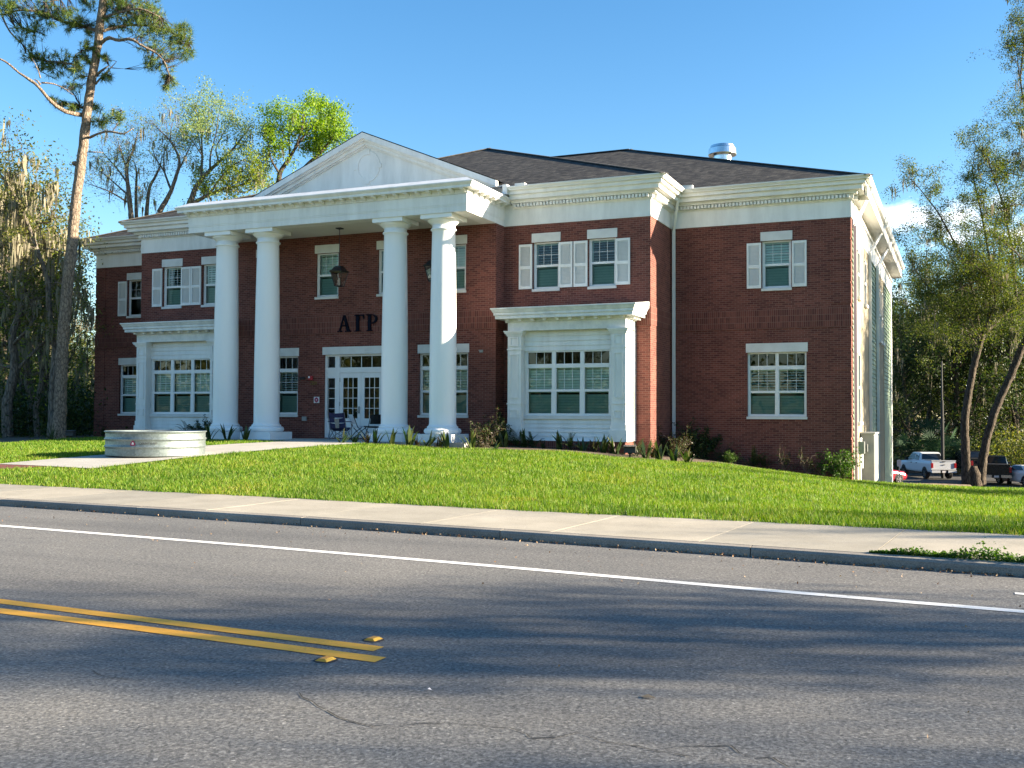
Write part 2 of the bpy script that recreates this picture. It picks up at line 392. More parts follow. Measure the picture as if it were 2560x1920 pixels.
def streaked(name, c1, c2, zs=0.12, scale=2.5, rough=0.55, metal=0.0):
    m, t, b = new_mat(name)
    tc = N(t, 'TexCoord'); mp = N(t, 'Mapping'); mp.inputs['Scale'].default_value = (1, 1, zs); L(t, tc.outputs['Object'], mp.inputs['Vector'])
    n = N(t, 'TexNoise', Scale=scale, Detail=7, Roughness=0.65); L(t, mp.outputs[0], n.inputs['Vector'])
    r = ramp(t, [(0.32, c1), (0.6, c2)]); L(t, n.outputs['Fac'], r.inputs['Fac']); L(t, r.outputs['Color'], b.inputs['Base Color'])
    b.inputs['Roughness'].default_value = rough; b.inputs['Metallic'].default_value = metal; b.inputs['Specular IOR Level'].default_value = 0.35
    return m

M = {}
M['brick'] = brick_mat('red brick', 0.2032, 0.0677)
M['soldier'] = brick_mat('soldier brick', 0.0677, 0.2032, 0.0, 0.96)
M['paver'] = brick_mat('brick pavers', 0.2, 0.1, 0.5, 1.1)
M['white'] = streaked('white paint', (0.66, 0.66, 0.64), (0.80, 0.80, 0.78), 0.22, 2.4, 0.5)
M['column'] = streaked('column paint', (0.81, 0.815, 0.82), (0.85, 0.855, 0.855), 0.15, 1.2, 0.42)
M['trim'] = noisy('window trim', (0.72, 0.73, 0.73), (0.78, 0.78, 0.78), 2.0, 0.4)
M['stone'] = noisy('cast lintel', (0.60, 0.60, 0.58), (0.68, 0.68, 0.66), 3.0, 0.75, c3=(0.64, 0.64, 0.62))
M['flash'] = streaked('weathered white flashing', (0.52, 0.55, 0.55), (0.74, 0.75, 0.74), 1.0, 2.2, 0.5)
M['gutter'] = noisy('gutter paint', (0.66, 0.67, 0.65), (0.74, 0.74, 0.72), 1.2, 0.4)
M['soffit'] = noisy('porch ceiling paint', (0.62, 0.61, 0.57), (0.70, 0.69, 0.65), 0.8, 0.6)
M['shingle'] = shingle_mat()
M['ridge'] = noisy('ridge cap', (0.05, 0.05, 0.05), (0.09, 0.085, 0.08), 9, 0.9)
M['glass'] = glass_mat('window glass', (0.80, 0.95, 0.90))
M['screen'] = glass_mat('screened glass', (0.47, 0.64, 0.60), 0.30)
M['doorglass'] = glass_mat('door glass', (0.5, 0.55, 0.5), 1.0)
M['blind'] = noisy('blind slats', (0.66, 0.70, 0.67), (0.74, 0.77, 0.74), 4, 0.5)
M['dark'] = flat('dark interior', (0.035, 0.033, 0.03), 0.9)
M['room'] = flat('room wall', (0.16, 0.15, 0.13), 0.9)
M['black'] = flat('black metal', (0.012, 0.012, 0.014), 0.45, 0.2)
M['blackplastic'] = flat('black plastic', (0.018, 0.018, 0.02), 0.5)
M['letter'] = flat('letter navy black', (0.004, 0.005, 0.014), 0.6, 0.0, 0.08)
M['green'] = noisy('green siding', (0.18, 0.25, 0.17), (0.23, 0.31, 0.21), 1.5, 0.6)
M['stucco'] = noisy('cream stucco', (0.25, 0.22, 0.155), (0.31, 0.27, 0.19), 2.5, 0.85, bump=0.2, bscale=90)
M['grey'] = noisy('grey metal cabinet', (0.26, 0.27, 0.27), (0.33, 0.34, 0.33), 3, 0.5)
M['asphalt'] = asphalt_mat('asphalt')
M['lot'] = asphalt_mat('parking asphalt', (0.05, 0.049, 0.049), 0.4)
M['yellow'] = paint_line_mat('yellow paint', (0.90, 0.43, 0.05), 0.35)
M['linewhite'] = paint_line_mat('white line paint', (0.78, 0.77, 0.73), 0.36)
M['reflector'] = flat('amber marker', (0.90, 0.36, 0.02), 0.35)
M['reflector_face'] = flat('amber reflector face', (0.9, 0.5, 0.05), 0.2)
M['mulch'] = noisy('mulch soil', (0.045, 0.032, 0.022), (0.16, 0.115, 0.075), 9, 0.95, bump=0.9, bscale=30, c3=(0.09, 0.062, 0.04))
M['dirt'] = noisy('woodland floor', (0.03, 0.026, 0.018), (0.075, 0.06, 0.035), 1.2, 0.95, bump=0.6, bscale=6)
M['galv'] = None
def concrete_mat(name, c1, c2, agg=0.25):
    m, t, b = new_mat(name)
    tc = N(t, 'TexCoord'); g = N(t, 'NewGeometry')
    n = N(t, 'TexNoise', Scale=1.3, Detail=7, Roughness=0.65); L(t, tc.outputs['Object'], n.inputs['Vector'])
    f = N(t, 'TexNoise', Scale=70, Detail=4, Roughness=0.8); L(t, tc.outputs['Object'], f.inputs['Vector'])
    r = ramp(t, [(0.3, c1), (0.7, c2)]); L(t, n.outputs['Fac'], r.inputs['Fac'])
    ri = ramp(t, [(0, (0.84, 0.85, 0.85)), (1, (1.12, 1.10, 1.06))]); L(t, g.outputs['Random Per Island'], ri.inputs['Fac'])
    rf = ramp(t, [(0.3, (1-agg,)*3), (0.7, (1+agg,)*3)]); L(t, f.outputs['Fac'], rf.inputs['Fac'])
    a = N(t, 'Mix', data_type='RGBA', blend_type='MULTIPLY'); a.inputs['Factor'].default_value = 1
    c = N(t, 'Mix', data_type='RGBA', blend_type='MULTIPLY'); c.inputs['Factor'].default_value = 1
    L(t, r.outputs['Color'], a.inputs['A']); L(t, ri.outputs['Color'], a.inputs['B'])
    L(t, a.outputs['Result'], c.inputs['A']); L(t, rf.outputs['Color'], c.inputs['B']); L(t, c.outputs['Result'], b.inputs['Base Color'])
    b.inputs['Roughness'].default_value = 0.85; b.inputs['Specular IOR Level'].default_value = 0.25
    bp = N(t, 'Bump', Strength=0.25, Distance=0.006); L(t, f.outputs['Fac'], bp.inputs['Height']); L(t, bp.outputs['Normal'], b.inputs['Normal'])
    return m
M['concrete'] = concrete_mat('sidewalk concrete', (0.30, 0.275, 0.225), (0.41, 0.375, 0.31))
M['kerb'] = concrete_mat('kerb concrete', (0.20, 0.18, 0.16), (0.30, 0.275, 0.24), 0.45)
M['porch'] = concrete_mat('porch concrete', (0.36, 0.35, 0.32), (0.46, 0.44, 0.40), 0.12)
M['lawn'] = noisy('lawn soil and thatch', (0.08, 0.13, 0.022), (0.17, 0.20, 0.045), 1.6, 0.95, bump=0.6, bscale=40, c3=(0.10, 0.16, 0.028))
def galv_mat():
    m, t, b = new_mat('galvanized steel')
    tc = N(t, 'TexCoord'); v = N(t, 'TexVoronoi', Scale=26); L(t, tc.outputs['Object'], v.inputs['Vector'])
    n = N(t, 'TexNoise', Scale=3, Detail=5); L(t, tc.outputs['Object'], n.inputs['Vector'])
    r = ramp(t, [(0, (0.17, 0.205, 0.205)), (1, (0.27, 0.315, 0.315))]); L(t, v.outputs['Color'], r.inputs['Fac']); L(t, r.outputs['Color'], b.inputs['Base Color'])
    rr = N(t, 'MapRange'); rr.inputs['To Min'].default_value = 0.48; rr.inputs['To Max'].default_value = 0.68
    L(t, n.outputs['Fac'], rr.inputs['Value']); L(t, rr.outputs[0], b.inputs['Roughness']); b.inputs['Metallic'].default_value = 0.92
    return m
M['galv'] = galv_mat()
# ------------------------------------------------------------------ terrain
GP = [(-70, 18.5, -1.25), (-40, 16.4, -1.3), (-16.95, 14.5, -1.37), (-10.74, 14.18, -1.37), (-5.9, 13.74, -1.37), (-2.26, 13.6, -1.37), (.68, 13.45, -1.37), (8, 13.0, -1.39), (25, 11.8, -1.42), (60, 9, -1.45),
      (-18.6, 17, -1.2), (-18.6, 20.5, -1.09), (-18.6, 23.5, -.98), (-18.6, 27.5, -.93), (-20.2, 20.5, -1.08), (-17, 20.5, -1.08), (-17.3, 28, -.94), (-15.6, 28.2, -1.0), (-14.1, 28.4, -1.05), (-12, 28.4, -1.09), (-10.6, 28.4, -1.09),
      (-9.6, 28.4, -1.17), (-8.95, 28.6, -1.25), (-8.9, 31.5, -1.3), (-7.1, 33.2, -1.50), (-5.56, 33.2, -1.72), (-4.06, 33.2, -1.92), (-3.0, 33.6, -2.05), (-3.1, 34.5, -2.08), (-14, 31, -1.0), (-22, 29, -.93),
      (-2.5, 40, -2.48), (-2.5, 46, -2.9), (-2.5, 55, -3.4), (0, 20, -1.62), (2, 33, -2.12), (0.5, 36, -2.28), (6, 34, -2.15), (0, 45, -3.3), (5, 45, -3.2), (0, 55, -4.2), (5, 60, -4.55), (-10, 78, -4.73), (10, 78, -4.73), (0, 70, -4.73), (5, 90, -4.73),
      (-30, 78, -4.4), (20, 55, -4.4), (25, 35, -2.6), (0, 110, -4.6), (-40, 110, -4), (40, 110, -4.5), (45, 60, -4.3), (50, 30, -2.4), (-27.2, 23.3, -1.0), (-30.6, 30.3, -1.0), (-34.7, 34, -1.02), (-29, 31.5, -.97), (-25, 28.5, -.93),
      (-45, 30, -1.0), (-48, 50, -1.2), (-65, 40, -1.1), (-38, 60, -2), (-20, 62, -3.4), (-70, 80, -1.6), (-10, 20, -1.22), (-5, 20, -1.38), (-5, 27, -1.46), (0, 27, -1.88), (-14, 22, -1.10), (8, 22, -1.72), (20, 22, -1.9)]
_P = np.array([p[:2] for p in GP], float)/30; _z = np.array([p[2] for p in GP], float)
def _k(d2): return np.where(d2 > 1e-12, 0.5*d2*np.log(d2+1e-12), 0)
_n = len(GP); _A = np.zeros((_n+3, _n+3)); _d2 = ((_P[:, None]-_P[None])**2).sum(-1)
_A[:_n, :_n] = _k(_d2)+np.eye(_n)*2e-4; _A[:_n, _n] = 1; _A[:_n, _n+1:] = _P; _A[_n, :_n] = 1; _A[_n+1:, :_n] = _P.T
_w = np.linalg.solve(_A, np.r_[_z, 0, 0, 0])
def ground(x, y):
    q = np.stack([np.atleast_1d(np.asarray(x, float)).ravel(), np.atleast_1d(np.asarray(y, float)).ravel()], -1)/30
    out = np.empty(len(q))
    for i in range(0, len(q), 20000):
        b = q[i:i+20000]; out[i:i+20000] = _k(((b[:, None]-_P[None])**2).sum(-1))@_w[:_n]+_w[_n]+b@_w[_n+1:]
    return np.clip(out, -4.75, -0.86)
def gz(x, y): return float(ground(x, y)[0])

def pl(pts):
    xs = [p[0] for p in pts]; ys = [p[1] for p in pts]
    def f(x):
        x = np.asarray(x, float)
        y = np.interp(x, xs, ys)
        y = np.where(x < xs[0], ys[0]+(x-xs[0])*(ys[1]-ys[0])/(xs[1]-xs[0]), y)
        return np.where(x > xs[-1], ys[-1]+(x-xs[-1])*(ys[-1]-ys[-2])/(xs[-1]-xs[-2]), y)
    return f
gutter_y = pl([(-40, 13.9), (-14.2, 12.16), (-8.94, 11.81), (-4.93, 11.47), (-1.86, 11.14), (.53, 10.86), (20, 8.9)])
walk_y = pl([(-40, 16.3), (-16.95, 14.5), (-10.74, 14.18), (-5.9, 13.74), (-2.26, 13.6), (.68, 13.45), (20, 11.9)])
white_y = pl([(-40, 11.95), (-11.67, 9.99), (-7.32, 9.68), (-4.03, 9.38), (-1.52, 9.09), (.44, 8.93), (20, 7.15)])
yelA_y = pl([(-40, 8.4), (-7.0, 6.01), (-5.5, 5.92), (-4.22, 5.84), (-3.41, 5.79)])
yelB_y = pl([(-40, 8.1), (-6.66, 5.72), (-5.25, 5.66), (-4.03, 5.59), (-3.25, 5.54)])
RZ = -1.5
def strip(name, xs, y0f, y1f, z, mat, kind='structure'):
    xs = np.asarray(xs, float); y0 = y0f(xs); y1 = y1f(xs)
    V = [(x, a, z) for x, a in zip(xs, y0)]+[(x, b, z) for x, b in zip(xs, y1)]; n = len(xs)
    o = link_mesh(name, V, [(i, i+1, n+i+1, n+i) for i in range(n-1)], mat)
    return props(o, kind=kind)
XS = np.r_[np.linspace(-160, -40, 13), np.linspace(-38, 20, 59), np.linspace(22, 160, 24)]
# ground sheet to the horizon, below everything else
o = MB().quad((-2500, -2500, -5.2), (2500, -2500, -5.2), (2500, 2500, -5.2), (-2500, 2500, -5.2)).build('ground', M['dirt']); props(o, kind='structure')
strip('road', XS, lambda x: gutter_y(x)-9.6, lambda x: gutter_y(x)+0.02, RZ, M['asphalt'])
# far kerb and verge behind the camera
strip('verge', XS, lambda x: gutter_y(x)-60, lambda x: gutter_y(x)-9.6, -1.42, M['lawn'])
def mark(name, x0, x1, f, w, mat, label):
    xs = np.linspace(x0, x1, max(2, int((x1-x0)/0.5)))
    o = strip(name, xs, lambda x: f(x)-w/2, lambda x: f(x)+w/2, RZ+0.004, mat); o['label'] = label
    return o
mark('edge_line', -120, 60, white_y, 0.135, M['linewhite'], 'white edge line along the near side of the cycle lane')
mark('centre_line', -120, -3.41, yelA_y, 0.135, M['yellow'], 'far yellow line of the double centre line')
mark('centre_line', -120, -3.25, yelB_y, 0.14, M['yellow'], 'near yellow line of the double centre line')
mark('lane_mark', 0.42, 1.7, lambda x: gutter_y(x)-1.05-0.02*(np.asarray(x)), 0.1, M['linewhite'], 'end of a white cycle lane mark at the right edge')
# kerb: stones with joints
kb = MB(); x = -60.0
while x < 40:
    L_ = 3.05; xa, xb = x+0.006, x+L_-0.006
    seg = np.linspace(xa, xb, 5)
    V = []
    for s in seg:
        g = float(gutter_y(s)); V += [(s, g, RZ-0.05), (s, g+0.012, RZ+0.075), (s, g+0.035, RZ+0.098), (s, g+0.15, RZ+0.105), (s, g+0.15, RZ-0.05)]
    F = []
    for i in range(4):
        for k in range(4): F.append((i*5+k, (i+1)*5+k, (i+1)*5+k+1, i*5+k+1))
    F += [(0, 1, 2, 3, 4), tuple(20+k for k in (4, 3, 2, 1, 0))]
    kb.add(V, F); x += L_
props(kb.build('kerb', M['kerb']), kind='structure')
# sidewalk: slabs with open joints
sw = MB(); x = -61.2; i = 0
while x < 40:
    L_ = 1.83; g0 = 0.004; xa, xb = x+g0, x+L_-g0
    dz = rnd.uniform(-0.0012, 0.0012)
    sk = 0.10     # joints run square to the kerb
    a = (xa, float(gutter_y(xa))+0.157); b = (xb, float(gutter_y(xb))+0.157); c = (xb+0.2, float(walk_y(xb+0.2))); d = (xa+0.2, float(walk_y(xa+0.2)))
    za, zb = RZ+0.108+dz, RZ+0.128+dz
    sw.add([(*a, za), (*b, za), (*c, zb), (*d, zb), (*a, RZ-0.1), (*b, RZ-0.1), (*c, RZ-0.1), (*d, RZ-0.1)], [(0, 1, 2, 3), (0, 4, 5, 1), (1, 5, 6, 2), (2, 6, 7, 3), (3, 7, 4, 0)])
    x += L_
props(sw.build('sidewalk', M['concrete']), kind='structure')
strip('sidewalk_base', XS, lambda x: gutter_y(x)+0.1, lambda x: walk_y(x)+0.3, RZ+0.097, M['mulch'])

# lawn and woodland floor as a height grid
def wood_mask(x, y):
    """true where the woodland floor begins"""
    left = (x < -27.2-(y-23.3)*0.486) & (y > 15) & (x > -200)
    left2 = (x < -26.0) & (y < 23.3) & (x < -27.2-(y-23.3)*1.1)
    far = (y > 36.5)
    return (left & (y >= 23.3)) | left2 | far
gx = np.r_[np.arange(-110, -42, 2.0), np.arange(-42, 14, 0.4), np.arange(14, 90, 2.0)]
ty = np.r_[np.linspace(0, 1, 60)**1.0*24, 24+np.linspace(0.03, 1, 46)*140]
GX, TY = np.meshgrid(gx, ty, indexing='ij'); WY = walk_y(GX); GY = WY+TY
GZ = ground(GX, GY).reshape(GX.shape)
near = np.clip(TY/0.6, 0, 1); GZ = (RZ+0.115)*(1-near)+GZ*near
nx, ny = GX.shape; idx = np.arange(nx*ny).reshape(nx, ny)
Fq = np.stack([idx[:-1, :-1], idx[1:, :-1], idx[1:, 1:], idx[:-1, 1:]], -1).reshape(-1, 4)
V = np.stack([GX, GY, GZ], -1).reshape(-1, 3)
cen = V[Fq].mean(1); wm = wood_mask(cen[:, 0], cen[:, 1])
def sub(name, Fs, mat):
    u, inv_ = np.unique(Fs, return_inverse=True)
    o = link_mesh(name, V[u], inv_.reshape(Fs.shape), mat, smooth=True); return props(o, kind='structure')
sub('lawn', Fq[~wm], M['lawn']); sub('woodland_floor', Fq[wm], M['dirt'])
def drape(name, x0, x1, y0, y1, lift, mat, nxs=30, nys=20, shape=None):
    xs = np.linspace(0, 1, nxs); ys = np.linspace(0, 1, nys); A, B = np.meshgrid(xs, ys, indexing='ij')
    X0 = x0(B) if callable(x0) else x0; X1 = x1(B) if callable(x1) else x1
    X = X0+(X1-X0)*A
    Y0 = y0(X) if callable(y0) else y0; Y1 = y1(X) if callable(y1) else y1
    Y = Y0+(Y1-Y0)*B; Z = ground(X, Y).reshape(X.shape)+lift
    i = np.arange(nxs*nys).reshape(nxs, nys); F = np.stack([i[:-1, :-1], i[1:, :-1], i[1:, 1:], i[:-1, 1:]], -1).reshape(-1, 4)
    o = link_mesh(name, np.stack([X, Y, Z], -1).reshape(-1, 3), F, mat, smooth=True); return props(o, kind='structure')
PATH_X0, PATH_X1 = -20.0, -17.15
drape('path', PATH_X0, PATH_X1, 17.0, 28.75, 0.03, M['porch'], 6, 40)
BRK_L = lambda y: -20.05-(17-y)*1.5
BRK_R = lambda y: -18.3-(17-y)*0.75
drape('brick_paving', lambda B: BRK_L(14.75+2.23*B), lambda B: BRK_R(14.75+2.23*B), 14.75, 16.98, 0.025, M['paver'], 6, 12)
bed_front = pl([(-17.2, 28.1), (-15.6, 28.15), (-14.1, 28.3), (-12, 28.45), (-10.6, 28.5), (-9.0, 28.6), (-7.6, 30.0), (-6.6, 32.3), (-5.4, 33.0), (-3.1, 33.7)])
drape('planting_bed', -17.15, -3.2, bed_front, lambda x: np.where(x > -8.98, 34.5, np.where(x > -14.0, 31.9, 29.0)), 0.022, M['mulch'], 120, 24)
drape('planting_bed', -29.7, -20.0, lambda x: np.where(x < -25.5, 29.6, 27.9)+0.15*np.sin(x*2), lambda x: np.where(x < -25, 31.9, 29.2), 0.022, M['mulch'], 60, 14)
drape('car_park', -60, 60, 62, 108, 0.03, M['lot'], 40, 20)
# cracks in the asphalt
ck = MB()
def crack(pts, w=0.012):
    P = [onroad(*p) for p in pts]; out = []
    for a, b in zip(P[:-1], P[1:]):
        n = max(2, int((b-a).length/0.08))
        for i in range(n): out.append(a.lerp(b, i/n)+Vector((rnd.gauss(0, .012), rnd.gauss(0, .012), 0)))
    out.append(P[-1])
    for i in range(len(out)-1):
        a, b = out[i], out[i+1]; d = (b-a); d.z = 0
        if d.length < 1e-4: continue
        s = Vector((-d.y, d.x, 0)).normalized(); wa, wb = w*rnd.uniform(.2, 1), w*rnd.uniform(.2, 1)
        ck.quad(a-s*wa/2, b-s*wb/2, b+s*wb/2, a+s*wa/2)
def onroad(x, y):
    d = CF+CR*((x-1280)/FPX)-CU*((y-960)/FPX); return d*((RZ+0.004)/d.z)
crack([(740, 1730), (800, 1762), (850, 1790), (905, 1812), (1000, 1815), (1110, 1806), (1210, 1815), (1280, 1822), (1340, 1845), (1440, 1832), (1510, 1853), (1640, 1875), (1720, 1890)], 0.010)
crack([(1640, 1870), (1740, 1866), (1830, 1865), (1860, 1885), (1930, 1895), (1970, 1915)], 0.009)
crack([(860, 1802), (940, 1812), (1100, 1808)], 0.007); crack([(222, 1678), (260, 1692), (345, 1700)], 0.008); crack([(500, 1727), (620, 1726), (700, 1722)], 0.006)
props(ck.build('road_crack', M['dark']), kind='structure')
# ------------------------------------------------------------------ the house
YR, PV, YW, YE = 34.5, 31.945, 31.28, 29.0           # wing, pavilion, porch wall and portico fronts
XRC, XP, XE, XEL, XPL, XLC = -3.15, -8.98, -14.06, -24.93, -29.80, -34.71
XC = -19.48
ZB, ZF = 6.33, 6.87                                   # top of brick, top of frieze
FLOOR = -0.87
house = thing('brick_house', 'two storey red brick house with a white columned portico, pediment and grey shingle roof', 'house', (XC, 31.3, FLOOR))
def part(mb, name, mat, **k): return mb.build(name, mat, house, **k)

def wall_with_holes(mb, axis, c, a0, a1, z0, z1, holes, reveal, sgn):
    """vertical wall on plane axis=c ('y': runs along x, faces -y; 'x': runs along y, faces +x). sgn: direction the reveal goes"""
    def P(a, z, d=0): return (a, c+sgn*d, z) if axis == 'y' else (c+sgn*d, a, z)
    A = sorted({a0, a1, *[h[0] for h in holes], *[h[1] for h in holes]}); Z = sorted({z0, z1, *[h[2] for h in holes], *[h[3] for h in holes]})
    for i in range(len(A)-1):
        for j in range(len(Z)-1):
            ca, cz = (A[i]+A[i+1])/2, (Z[j]+Z[j+1])/2
            if any(h[0] < ca < h[1] and h[2] < cz < h[3] for h in holes): continue
            mb.quad(P(A[i], Z[j]), P(A[i+1], Z[j]), P(A[i+1], Z[j+1]), P(A[i], Z[j+1]))
    for h in holes:
        x0, x1, w0, w1 = h
        mb.quad(P(x0, w0), P(x0, w0, reveal), P(x0, w1, reveal), P(x0, w1)); mb.quad(P(x1, w0), P(x1, w1), P(x1, w1, reveal), P(x1, w0, reveal))
        mb.quad(P(x0, w0), P(x1, w0), P(x1, w0, reveal), P(x0, w0, reveal)); mb.quad(P(x0, w1), P(x0, w1, reveal), P(x1, w1, reveal), P(x1, w1))

def blinds(mb, x0, x1, z0, z1, y, ang, pitch=0.089, stile=0.045, mid=False):
    """plantation shutter: stiles, rails and tilted slats"""
    mb.box(x0, x0+stile, y-0.012, y+0.012, z0, z1); mb.box(x1-stile, x1, y-0.012, y+0.012, z0, z1)
    mb.box(x0+stile, x1-stile, y-0.012, y+0.012, z1-0.06, z1); mb.box(x0+stile, x1-stile, y-0.012, y+0.012, z0, z0+0.06)
    z = z0+0.06+pitch/2; ca, sa = math.cos(ang), math.sin(ang); hw = 0.044
    while z < z1-0.06-pitch*0.4:
        ya, za, yb, zb = y-hw*ca, z-hw*sa, y+hw*ca, z+hw*sa
        mb.quad((x0+stile, ya, za), (x1-stile, ya, za), (x1-stile, yb, zb), (x0+stile, yb, zb)); z += pitch

def window(x0, x1, z0, z1, y, lights, rail, transom=None, lin=True, lin_ext=0.04, lin_h=0.30, sill=True, open_ang=1.3, grid=True, blind=True, label=None, low_open=None):
    """sash window with its frame outer edge at x0..x1, z0..z1; wall face at y; lights: glass (a, b) spans"""
    yf = y+0.085
    fr = MB(); t = 0.045
    fr.box(x0, x0+t, yf, yf+0.09, z0, z1); fr.box(x1-t, x1, yf, yf+0.09, z0, z1)
    fr.box(x0+t, x1-t, yf, yf+0.09, z1-t, z1); fr.box(x0+t, x1-t, yf, yf+0.09, z0, z0+t)
    for (a, b), (c, d) in zip(lights[:-1], lights[1:]): fr.box(b, c, yf+0.003, yf+0.09, z0+t, z1-t)
    ztop = z1-t
    if transom:
        fr.box(x0+t, x1-t, yf+0.006, yf+0.088, transom[0]-0.13, transom[0]); ztop = transom[0]-0.13
    for a, b in lights:
        fr.box(a, b, yf+0.01, yf+0.075, rail-0.04, rail+0.035)
        if a-x0-t > 0.004 and (a, b) == lights[0]: fr.box(x0+t, a, yf+0.012, yf+0.08, z0+t, z1-t)
        if x1-t-b > 0.004 and (a, b) == lights[-1]: fr.box(b, x1-t, yf+0.012, yf+0.08, z0+t, z1-t)
        s = 0.022
        fr.box(a, a+s, yf+0.016, yf+0.07, z0+t, rail-0.04); fr.box(b-s, b, yf+0.016, yf+0.07, z0+t, rail-0.04); fr.box(a+s, b-s, yf+0.016, yf+0.07, z0+t, z0+t+0.03)
        fr.box(a, a+s*.6, yf+0.03, yf+0.07, rail+0.035, ztop); fr.box(b-s*.6, b, yf+0.03, yf+0.07, rail+0.035, ztop)
    w = fr.build('window', M['trim'], house)
    if label: w['label'] = label
    pn = MB(); sc = MB(); mu = MB(); bl = MB()
    for a, b in lights:
        pn.quad((a, yf+0.055, rail), (b, yf+0.055, rail), (b, yf+0.055, ztop), (a, yf+0.055, ztop))
        sc.quad((a, yf+0.04, z0+t), (b, yf+0.04, z0+t), (b, yf+0.04, rail), (a, yf+0.04, rail))
        g = 0.0075
        if transom:
            pn.quad((a, yf+0.055, transom[0]), (b, yf+0.055, transom[0]), (b, yf+0.055, z1-t), (a, yf+0.055, z1-t))
            for k in (1, 2): xm = a+(b-a)*k/3; mu.box(xm-g, xm+g, yf+0.045, yf+0.062, transom[0], z1-t)
        if grid:
            for k in (1, 2): xm = a+(b-a)*k/3; mu.box(xm-g*.8, xm+g*.8, yf+0.047, yf+0.060, rail+0.035, ztop)
            zm = (rail+ztop)/2; mu.box(a, b, yf+0.049, yf+0.058, zm-g*.8, zm+g*.8)
        if blind:
            n = 1 if b-a < 0.9 else 2; yb = yf+0.17
            zmid = rail-0.01
            for k in range(n):
                xa, xb = a-0.02+(b-a+0.04)*k/n, a-0.02+(b-a+0.04)*(k+1)/n
                la = low_open if low_open is not None else 1.38
                blinds(bl, xa, xb, zmid, ztop+0.02, yb, open_ang+rnd.uniform(-.08, .08)); blinds(bl, xa, xb, z0, zmid, yb, la+rnd.uniform(-.05, .05))
    pn.build('pane', M['glass'], w); sc.build('screened_pane', M['screen'], w)
    if mu.v: mu.build('muntins', M['trim'], w)
    if blind: bl.build('blind', M['blind'], w)
    if sill: MB().box(x0-0.02, x1+0.02, y-0.055, yf+0.0, z0-0.085, z0-0.003).build('sill', M['stone'], w)
    if lin: MB().box(x0-lin_ext, x1+lin_ext, y-0.028, y+0.16, z1+0.003, z1+lin_h).build('lintel', M['stone'], w)
    return w
def shutter(x0, x1, z0, z1, y):
    s = MB(); f = 0.06; y0, y1 = y-0.055, y-0.012
    s.box(x0, x0+f, y0, y1, z0, z1); s.box(x1-f, x1, y0, y1, z0, z1)
    zm = z0+(z1-z0)*0.48
    for a, b in ((z0, z0+0.10), (zm-0.05, zm+0.05), (z1-0.08, z1)): s.box(x0+f, x1-f, y0, y1, a, b)
    for a, b in ((z0+0.10, zm-0.05), (zm+0.05, z1-0.08)):
        n = int((b-a)/0.043)
        for i in range(n):
            z = a+(i+0.5)*(b-a)/n; s.quad((x0+f, y0+0.006, z-0.017), (x1-f, y0+0.006, z-0.017), (x1-f, y1-0.004, z+0.02), (x0+f, y1-0.004, z+0.02))
    s.quad((x0+f, y1-0.002, z0), (x1-f, y1-0.002, z0), (x1-f, y1-0.002, z1), (x0+f, y1-0.002, z1))
    return s.build('shutter', M['white'], house)

UZ0, UZ1, URAIL = 4.165, 5.725, 4.945
LZ0, LZ1, LRAIL, LTR = -0.035, 2.065, 0.775, 1.63
H = {'wing': [], 'pav': [], 'porch': [], 'lpav': [], 'lwing': []}
def up(x0, key, y, sh=(), **k):
    x1 = x0+0.94; H[key].append((x0, x1, UZ0, UZ1))
    window(x0, x1, UZ0, UZ1, y, [(x0+0.07, x1-0.07)], URAIL, **k)
    for a, b in sh: shutter(a, b, UZ0+0.015, UZ1-0.05, y)
up(-5.925, 'wing', YR, [(-6.41, -5.945), (-4.955, -4.495)], open_ang=1.2)
up(-13.01, 'pav', PV, [(-13.50, -13.03), (-12.07, -11.60)], open_ang=0.35)
up(-11.06, 'pav', PV, [(-11.56, -11.085), (-10.12, -9.645)], open_ang=0.25)
up(-28.71, 'lpav', PV, [(-29.205, -28.725), (-27.775, -27.305)], open_ang=0.5)
up(-26.77, 'lpav', PV, [(-27.29, -26.81), (-25.83, -25.36)], open_ang=0.9)
up(-32.93, 'lwing', YR, [(-33.43, -32.95), (-31.97, -31.5)], blind=False)
for x0 in (-21.13, -18.58, -16.11, -23.7): up(x0, 'porch', YW, open_ang=1.35)
# ground floor
def low(x0, x1, key, y, lights, **k):
    H[key].append((x0, x1, LZ0, LZ1)); return window(x0, x1, LZ0, LZ1, y, lights, LRAIL, transom=(LTR, 2.0), **k)
low(-6.41, -4.515, 'wing', YR, [(-6.342, -5.513), (-5.41, -4.58)], open_ang=0.45, low_open=1.3)
low(-33.33, -32.36, 'lwing', YR, [(-33.255, -32.43)], open_ang=1.0)
low(-16.93, -15.07, 'porch', YW, [(-16.855, -16.05), (-15.95, -15.145)], open_ang=1.1)
low(-23.72, -21.86, 'porch', YW, [(-23.645, -22.84), (-22.74, -21.935)], open_ang=0.45)
DOOR = (-20.75, -17.81, FLOOR+0.02, 2.09); H['porch'].append(DOOR)

